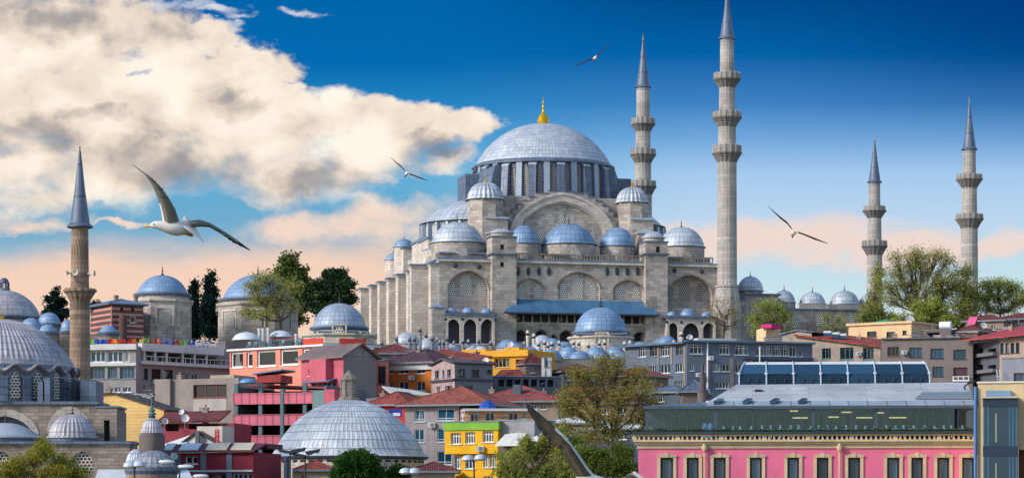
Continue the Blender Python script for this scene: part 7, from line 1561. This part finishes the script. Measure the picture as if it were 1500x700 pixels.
tree('bush', 'green bushy tree in front of the big half-leafed tree', 1362, 478, 486, [(1348, 452, 18, 12, 1), (1372, 448, 18, 14, 1), (1340, 470, 20, 12, 1), (1366, 468, 22, 12, 1.2), (1388, 470, 16, 10, .9), (1320, 470, 16, 10, .8), (1356, 486, 26, 8, 1)], SPRING, 9500, .21, .28, BARK_D, 'trees on the hillside', 15, 1.0, 24)
tree('bush', 'low dark green bush at the feet of the right minarets', 1300, 486, 482, [(1286, 474, 18, 8, 1), (1306, 472, 18, 8, 1), (1276, 466, 12, 8, .6), (1400, 474, 18, 8, 1), (1425, 470, 18, 8, 1)], PINEL, 6500, .22, .2, BARK_D, 'trees on the hillside', 16, .9, 24)
tree('dark_conifer', 'dark conifer seen through the limbs of the big half-leafed tree', 1375, 540, 470, [(1374, 412, 8, 10, .5), (1376, 428, 12, 12, 1), (1372, 446, 14, 14, 1.2), (1376, 462, 14, 12, 1), (1338, 420, 10, 12, .7), (1336, 440, 12, 14, 1)], DARKC, 4500, .24, .3, BARK_D, 'trees on the hillside', 17, .9, 24)
# nearer trees
tree('budding_tree', 'large brown-green budding tree with open crown in front of the blue-grey apartments', 895, 272, 640, [(858, 552, 26, 16, 1), (892, 542, 26, 18, 1), (920, 556, 26, 18, 1), (838, 576, 22, 18, .9), (872, 576, 30, 20, 1.2), (908, 582, 30, 20, 1.2), (944, 572, 26, 18, .9), (958, 592, 20, 14, .6), (836, 602, 22, 16, .7), (868, 610, 28, 20, 1), (902, 618, 28, 20, 1), (932, 612, 22, 18, .7), (884, 646, 30, 18, .8), (912, 660, 20, 18, .6), (845, 545, 14, 10, .4), (880, 527, 16, 8, .4), (826, 590, 16, 18, .6), (824, 625, 18, 16, .6), (955, 612, 18, 16, .6), (948, 640, 16, 16, .6), (856, 640, 24, 16, .8), (936, 545, 18, 12, .5), (905, 528, 16, 10, .4)], leaf('budding_leaf_near', lin(126, 116, 54), lin(176, 168, 88), .4), 19000, .10, .15, BARK, 'trees in the foreground', 18, .85, 10, 1, 1)
tree('bush', 'bright green leafy bushes below the white plastic awning', 790, 262, 690, [(752, 672, 26, 16, 1), (780, 660, 24, 16, 1), (806, 652, 22, 18, 1), (832, 666, 26, 20, 1), (764, 696, 34, 16, 1.2), (806, 690, 30, 18, 1.2), (838, 696, 26, 16, 1), (738, 690, 18, 14, .7), (820, 636, 14, 14, .6), (770, 648, 10, 12, .4), (798, 640, 9, 10, .3), (845, 648, 14, 14, .5)], SPRING, 24000, .10, .16, None, 'trees in the foreground', 19, .5, 26)
tree('bush', 'deeper green bushes left of the pink building', 898, 258, 694, [(868, 690, 26, 18, 1), (896, 682, 22, 18, 1), (918, 690, 20, 18, 1), (880, 668, 18, 14, .8), (914, 662, 14, 16, .7), (926, 700, 18, 16, .8), (858, 668, 16, 14, .6)], leaf('mid_green_leaf', lin(56, 84, 36), lin(124, 138, 60)), 14000, .10, .16, None, 'trees in the foreground', 20, .5, 26)
tree('round_tree', 'dense dark green tree in front of the bath dome', 523, 262, 694, [(510, 676, 20, 14, 1), (536, 674, 20, 14, 1), (523, 666, 16, 8, .7), (500, 692, 18, 12, 1), (528, 692, 28, 14, 1.3), (550, 690, 14, 12, .8)], DEEP, 15000, .12, .16, BARK_D, 'trees in the foreground', 21, .5, 30)
tree('round_tree', 'small dark green tree just right of the bath dome tree', 584, 264, 698, [(582, 688, 10, 7, 1), (592, 692, 10, 8, 1), (576, 696, 10, 8, 1)], DEEP, 4500, .12, .12, BARK_D, 'trees in the foreground', 22, .45, 28)
tree('leafing_tree', 'yellow-green tree rising before the lower wall of the left mosque', 52, 248, 696, [(20, 682, 22, 14, 1), (44, 672, 22, 14, 1), (66, 662, 20, 14, 1), (90, 676, 22, 14, 1), (36, 696, 30, 12, 1.2), (80, 692, 30, 14, 1.2), (110, 690, 18, 10, .8), (8, 694, 18, 12, .8), (62, 648, 8, 8, .3), (112, 700, 22, 8, .6)], leaf('lime_leaf', lin(110, 116, 34), lin(178, 172, 70)), 15000, .085, .2, None, 'trees in the foreground', 23, .5, 18, 1, 2)
# ------------------------------------------------------------------ gulls
GULL_W = paint('gull_white', lin(226, 222, 216), .8); GULL_G = paint('gull_grey', lin(118, 114, 104), .8); GULL_K = paint('gull_black', lin(26, 24, 22), .7); GULL_U = plaster('gull_underwing', lin(64, 56, 40), .5, .8, 8.0, .6, 1.3)
def feathers(mb, le, te, org, D, dy, th, mats, feath=False):
    """wing between its leading and trailing edge, both traced root to tip, with thickness and its own depth"""
    n = 40; s = D/FOC
    def at(pl, t):
        x = t*(len(pl)-1); i = min(int(x), len(pl)-2); f = x-i; return pl[i][0]+(pl[i+1][0]-pl[i][0])*f, pl[i][1]+(pl[i+1][1]-pl[i][1])*f
    rows = []
    for k in range(n+1):
        t = k/n; a = at(le, t); b = at(te, t); q_ = (.13 if k % 3 == 1 else 0)*min(1, max(0, t-.3)*2.5); b = (b[0]+(a[0]-b[0])*q_, b[1]+(a[1]-b[1])*q_); y = dy*math.sin(t*1.35)/math.sin(1.35); row_t = []; row_b = []
        for j in range(9):
            u = j/8; px, py = a[0]+(b[0]-a[0])*u, a[1]+(b[1]-a[1])*u; p = P(px, py, D+y)-org
            h = th*(1-.75*t)*(math.sin(PI*min(1, .12+u*.88)) if u > .02 else .35)+.0025; cam = .05*(1-t)*math.sin(PI*u)
            row_t.append(mb.V(p+Vector((0, -cam+h, h*.5)))); row_b.append(mb.V(p+Vector((0, -cam-h, -h*.5))))
        rows.append((row_t, row_b))
    for k in range(n):
        t = (k+.5)/n
        for j in range(8):
            u = (j+.5)/8
            m = mats(t, u)
            if m == 1 and feath and ((k//3) % 2 if t > .35 else j % 3 == 0) and u > .3: m = 3
            A, B = rows[k], rows[k+1]
            mb.F([A[0][j], A[0][j+1], B[0][j+1], B[0][j]], m, True); mb.F([A[1][j], B[1][j], B[1][j+1], A[1][j+1]], m, True)
        for e in (0, 8): A, B = rows[k], rows[k+1]; mb.F([A[0][e], B[0][e], B[1][e], A[1][e]], mats(t, e/8), True)
    mb.F([v for v in rows[-1][0]]+[v for v in rows[-1][1][::-1]], mats(1, .5), True)
def body_loft(mb, pts, mat_of, n=16):
    """pts = (centre, half height, half width)"""
    rings = []
    for i, (c, h, w) in enumerate(pts):
        c = Vector(c); t = (Vector(pts[min(i+1, len(pts)-1)][0])-Vector(pts[max(i-1, 0)][0])).normalized(); side = Vector((0,1,0)); side = (side-t*side.dot(t)).normalized(); up = side.cross(t)
        if up.z < 0: up = -up
        rings.append([mb.V(c+side*(w*math.cos(2*PI*k/n))+up*(h*math.sin(2*PI*k/n))) for k in range(n)])
    for i in range(len(rings)-1):
        for k in range(n): mb.F([rings[i][k], rings[i][(k+1) % n], rings[i+1][(k+1) % n], rings[i+1][k]], mat_of(i/(len(rings)-1)), True)
    mb.F(rings[0][::-1], mat_of(0), True); mb.F(rings[-1], mat_of(1), True)
def big_gull():
    D = 27.5; s = D/FOC; o = P(258, 332, D); t = thing('gull', 'large white gull flying left with raised wings above the old minaret', 'gull', o, 0, 'gulls in flight')
    q = lambda px, py, dy=0: P(px, py, D+dy)-o
    mb = MB(); N = 0
    body_loft(mb, [(q(219.5, 331.5, -.05), .012, .012), (q(221.5, 330.5, -.05), .022, .02), (q(225, 329.5, -.05), .034, .03), (q(230, 329.5, -.045), .041, .037), (q(236, 330.5, -.035), .046, .044), (q(244, 332, -.02), .062, .06), (q(252, 333.5, 0), .074, .074), (q(260, 334.5, .02), .075, .075), (q(268, 335, .04), .064, .066), (q(276, 336.5, .06), .046, .052), (q(284, 340, .09), .028, .045), (q(290, 345, .11), .012, .05), (q(298, 354, .13), .004, .045)], lambda f: 0)
    # tail fan and wings belong to the same body surface
    m2 = lambda tt, u: 2 if (tt > .86 and u > .25) or tt > .93 else (1 if u > .12 or tt > .3 else 0)
    feathers(mb, [(239, 327), (236, 308), (230, 287), (222, 269), (212, 255), (194.5, 241.5)], [(263, 325), (257, 307), (248, 291), (238, 276), (224, 262), (195.5, 242.5)], o, D, -.22, .022, m2, True)
    m3 = lambda tt, u: 2 if (tt > .72 and u > .45) or tt > .84 else 1
    feathers(mb, [(277, 324), (292, 322), (306, 326), (325, 337), (345, 350), (366.5, 366)], [(283, 333), (296, 332), (307, 333), (323, 342), (341, 355), (366, 367)], o, D, .3, .018, m3, True)
    feathers(mb, [(262, 327), (266, 323), (270, 317), (272, 316)], [(296, 352), (292, 342), (284, 330), (273, 317)], o, D, .1, .01, lambda a, b: 0)
    mb.build('body', [GULL_W, GULL_G, GULL_K, paint('gull_feather_dark', lin(98, 94, 86), .8)], t)
    m = MB(); body_loft(m, [(q(220.5, 331, -.05), .016, .014), (q(217, 331.2, -.05), .0125, .011), (q(214, 331.4, -.05), .012, .010), (q(211.8, 332.2, -.05), .007, .006), (q(210.8, 333.2, -.05), .002, .002)], lambda f: 1 if f > .6 else 0, 10); m.build('beak', [paint('beak_yellow', lin(236, 176, 40), .5), paint('beak_red', lin(206, 60, 30), .5)], t)
    m = MB(); c = q(225, 328.2, -.082); m.lathe((c.x, c.y, c.z-.007), [(0,0),(.0055,.002),(.007,.007),(.0055,.012),(0,.014)], 10); m.build('eye', GULL_K, t)
    m = MB(); m.tube([q(266, 341, .0), q(272, 343, .03), q(280, 345, .06), q(283, 346.5, .07)], [.011, .009, .014, .004], 6); m.tube([q(268, 341.5, .08), q(276, 343.5, .1), q(282, 345, .11)], [.011, .009, .012], 6); m.build('feet', paint('feet_ochre', lin(200, 140, 40), .6), t)
big_gull()
def low_gull():
    D = 20; o = P(905, 712, D); t = thing('gull', 'gull at the lower edge with one long dark brown wing raised to the left', 'gull', o, 0, 'gulls in flight'); q = lambda px, py, dy=0: P(px, py, D+dy)-o; mb = MB()
    body_loft(mb, [(q(980, 724, 0), .016, .016), (q(972, 722, 0), .036, .034), (q(960, 720, 0), .046, .04), (q(944, 719, 0), .055, .05), (q(922, 717, 0), .08, .075), (q(900, 717, 0), .085, .08), (q(876, 722, 0), .06, .06), (q(855, 728, 0), .03, .05), (q(830, 738, 0), .006, .06)], lambda f: 0)
    mk = lambda tt, u: 2 if tt > .88 or (tt > .74 and u > .5) else (0 if tt < .12 or (u < .1 and tt < .7) else 1)  # pale strip on the leading edge is a highlight put into the colour
    feathers(mb, [(896, 704), (870, 695), (860, 683), (846, 662), (836, 648.5), (824, 635), (806.5, 619), (793, 608), (769.5, 588)], [(852, 714), (843, 697), (836, 684), (827, 671), (823, 658), (814, 655), (802, 643), (790, 630), (772.5, 600)], o, D, .05, .02, mk, True)
    feathers(mb, [(908, 702), (930, 690), (960, 712), (1010, 745), (1060, 790)], [(880, 716), (905, 712), (945, 730), (1000, 760), (1058, 792)], o, D, -.3, .018, mk)
    mb.build('body', [paint('gull_grey_white', lin(190, 196, 188), .8), GULL_U, GULL_K, paint('gull_feather_brown', lin(50, 43, 31), .8)], t)
    m = MB(); body_loft(m, [(q(978, 724), .016, .014), (q(986, 726), .012, .01), (q(994, 729), .003, .003)], lambda f: 0, 10); m.build('beak', paint('beak_yellow', lin(236, 176, 40), .5), t)
low_gull()
def far_gull(label, cx, cy, left, right, D, tail):
    o = P(cx, cy, D); t = thing('gull', label, 'gull', o, 0, 'gulls in flight'); mb = MB(); s = D/FOC
    for pl in (left, right):
        le = [(x, y-w) for x, y, w in pl]; te = [(x, y+w) for x, y, w in pl]; sg = -1 if pl is left else 1
        feathers(mb, le, te, o, D, .22*sg, .02, lambda a, b: 1 if a > .05 else 0)
    q = lambda px, py, dy=0: P(px, py, D+dy)-o
    body_loft(mb, [(q(cx+1.5, cy-1.2, -.25), .022, .022), (q(cx+1, cy-.6, -.18), .048, .046), (q(cx+.3, cy, 0), .06, .06), (q(cx-tail*.4, cy+1.2, .15), .045, .055), (q(cx-tail, cy+3, .28), .02, .08)], lambda f: 0 if f < .7 else 1, 12)
    mb.build('body', [GULL_W, paint('gull_shade', lin(52, 46, 40), .8)], t)
    m = MB(); body_loft(m, [(q(cx+1.5, cy-1.2, -.25), .022, .02), (q(cx+1.9, cy-1.4, -.32), .006, .006)], lambda f: 0, 8); m.build('beak', paint('beak_yellow', lin(236, 176, 40), .5), t)
far_gull('distant gull gliding high in the deep blue above the main dome', 871.5, 85.5, [(869.5, 86.5, 1.0), (862, 88, 1.0), (852, 93, 1.0), (841, 97.3, .3)], [(873, 83, 1.0), (880, 77, .9), (887, 70, .9), (893.5, 62.5, .3)], 92, 1)
far_gull('distant gull gliding before the cloud edge left of the main dome', 595.5, 254.5, [(594, 251.5, .9), (588, 244.5, 1.1), (581, 239, 1.0), (572.5, 231, .3)], [(599, 254.8, .9), (606, 257, .9), (616, 261, 1.0), (627, 264.8, .3)], 95, 1.2)
far_gull('distant gull gliding over the peach band right of the tallest minaret', 1162.5, 341, [(1160.5, 336, 1.2), (1153, 326.5, 1.5), (1142, 318, 1.6), (1125.5, 302.5, .3)], [(1168, 340, 1.0), (1178, 343.5, 1.1), (1194, 350, 1.4), (1213.5, 357, .3)], 64, 1.6)

# ------------------------------------------------------------------ houses glimpsed behind the big budding tree
BRN = plaster('mud_brown', lin(126, 108, 98), .6); SLT = plaster('slate_blue_wall', lin(78, 88, 104), .5)
for (x0, D0, x1, D1, yt, dep, wm, rm, hh, lab, wins) in (
    (826, 412, 884, 414, 545, 7, SLT, RTD, 1.2, 'slate blue house with maroon roof right of the small white house', ((832, 549, 839, 556), (848, 549, 855, 556), (866, 550, 873, 557))),
    (886, 404, 940, 400, 553, 7, BRN, RT, 1.3, 'brown house with red roof behind the left side of the apartment wing', ((893, 557, 900, 565), (910, 557, 917, 565))),
    (930, 384, 1000, 380, 577, 8, SLT, LEAD_D, 1.0, 'dark shed house with slate roof in front of the apartment wing', ((945, 580, 952, 588), (966, 580, 973, 588))),
    (820, 372, 876, 370, 580, 7, plaster('ochre_wall', lin(170, 140, 100), .5), RT, 1.4, 'ochre house with red roof behind the left half of the budding tree', ((828, 585, 835, 593), (848, 585, 855, 593))),
    (874, 360, 934, 358, 592, 7, BRN, RTD, 1.4, 'brown house with maroon roof behind the middle of the budding tree', ((884, 597, 892, 606), (908, 597, 916, 606))),
    (800, 330, 866, 328, 622, 6, plaster('ash_wall', lin(150, 146, 142), .5), WHITE, .8, 'ash grey shop with white sheet roof behind the bright green bushes', ((812, 626, 822, 634),)),
    (872, 322, 936, 320, 630, 6, SLT, WHITE, .8, 'slate blue shop with white sheet roof behind the deeper green bushes', ((884, 634, 894, 643), (908, 634, 918, 643)))):
    H = House('hillside_house', lab, 'house', x0, D0, x1, D1, yt, dep)
    for q in wins: H.win(*q, 2, 1, pane=GLASS_D)
    H.shell(wm); H.hip(rm, hh, .5)
# ------------------------------------------------------------------ chimneys and aerials on the roofs, small things on the walls
def find(s): return [h for l, h in REG.items() if s in l][0]
def chim(key, px, top, y=2.0, w=.35, c=None):
    H = find(key); q = H.x(px, y); zt = H.z(px, top, y); m = MB(); m.box(q-w, y, H.H-.3, q+w, y+w*1.6, zt); m.box(q-w-.08, y-.08, zt, q+w+.08, y+w*1.6+.08, zt+.12); m.tube([(q, y+w*.8, zt+.1), (q, y+w*.8, zt+.5)], .12, 8)
    m.build('chimney', c or plaster('chimney_render', lin(150, 132, 124), .6), H.root)
def aerial(key, px, top, y=1.5):
    H = find(key); q = H.x(px, y); zt = H.z(px, top, y); m = MB(); m.tube([(q, y, H.H-.2), (q, y, zt)], .03, 5); d = random.uniform(-.5, .5)
    for k in range(5): w = .5-.06*k; m.tube([(q-w, y+d*w, zt-.12-.16*k), (q+w, y-d*w, zt-.12-.16*k)], .016, 4)
    m.build('aerial', GREYF, H.root)
for a in (('two-storey orange', 612, 514, 3), ('maroon tiled roof behind', 700, 516, 2), ('peeling old', 660, 524, 2), ('broad red tiled', 720, 571, 4), ('broad red tiled', 796, 574, 4), ('grey panel-clad', 640, 577, 5), ('red fronted', 560, 577, 3), ('dun' if False else 'plain grey-brown', 1310, 490, 3), ('plain grey-brown', 1402, 493, 3), ('rusty red', 1258, 494, 4), ('red sheet roof at the right', 1480, 478, 4), ('bare concrete', 262, 550, 3), ('boarded gable', 158, 570, 4), ('sagging dark red', 300, 598, 3), ('broad maroon eave', 1490, 458, 3), ('higher beige', 1452, 462, 3), ('dark maroon roof left', 585, 507, 3)): chim(*a)
for a in (('amber', 730, 500), ('amber', 768, 503), ('grey-brown', 1345, 482), ('two-storey orange', 578, 515), ('bright yellow', 700, 604), ('peach coloured', 770, 588), ('grey corner', 150, 488), ('bare concrete', 242, 543), ('red sheet roof', 1492, 466), ('cream house with', 1318, 464), ('long blue-grey', 1090, 489), ('long blue-grey', 1160, 491), ('left wing of', 960, 494), ('slate blue house', 850, 530), ('boarded gable', 200, 580), ('crimson', 330, 640), ('grey panel-clad', 615, 580), ('tin roofed', 1366, 472), ('stained beige', 1150, 474)): aerial(*a)
def ac(px, py, D, label, rz=0.0):
    o = P(px, py, D); th = thing('air_conditioner', label, 'air conditioner', o, rz, 'air conditioners'); m = MB(); m.box(-.42, -.45, -.3, .42, -.06, .3); m.build('casing', paint('ac_white', lin(206, 208, 208), .5), th)
    m = MB(); m.M = Matrix.Translation((.08, -.455, 0)) @ Matrix.Rotation(PI/2, 4, 'X'); m.lathe((0,0,0), [(.23,0),(.23,.02),(0,.02)], 16); m.build('fan_grille', GREYF, th)
for px, py, D, lab in ((1023, 549, 426.8, 'white air conditioner low on the blue-grey apartment house left of its drainpipe'), (1041, 524.5, 427.2, 'white air conditioner between the upper windows right of the apartment drainpipe'), (703, 657, 301.6, 'white air conditioner between the floors of the bright yellow house'), (632, 622, 326.6, 'white air conditioner between the upper teal windows of the clad office'), (1324, 516, 431.8, 'white air conditioner between two windows of the plain grey-brown house'), (1257, 518, 438, 'white air conditioner on the stained beige house between its right windows'), (603, 553, 395.6, 'white air conditioner on the orange house front between its floors'), (229, 559, 394.8, 'white air conditioner on the grey restaurant wing by its brown windows'), (733, 597, 351.2, 'white air conditioner under the long red tiled hip roof')): ac(px, py, D, lab)
dish(712, 529, 382, .5, 'small round dish on the peeling old house flank'); dish(1010, 494, 428, .45, 'small dish on the corner of the blue-grey apartment roof', .2); dish(748, 505, 416, .45, 'small dish beside the amber roof box', -.2); dish(1440, 477, 446, .55, 'round dish over the crowded roofs at the far right', .3)
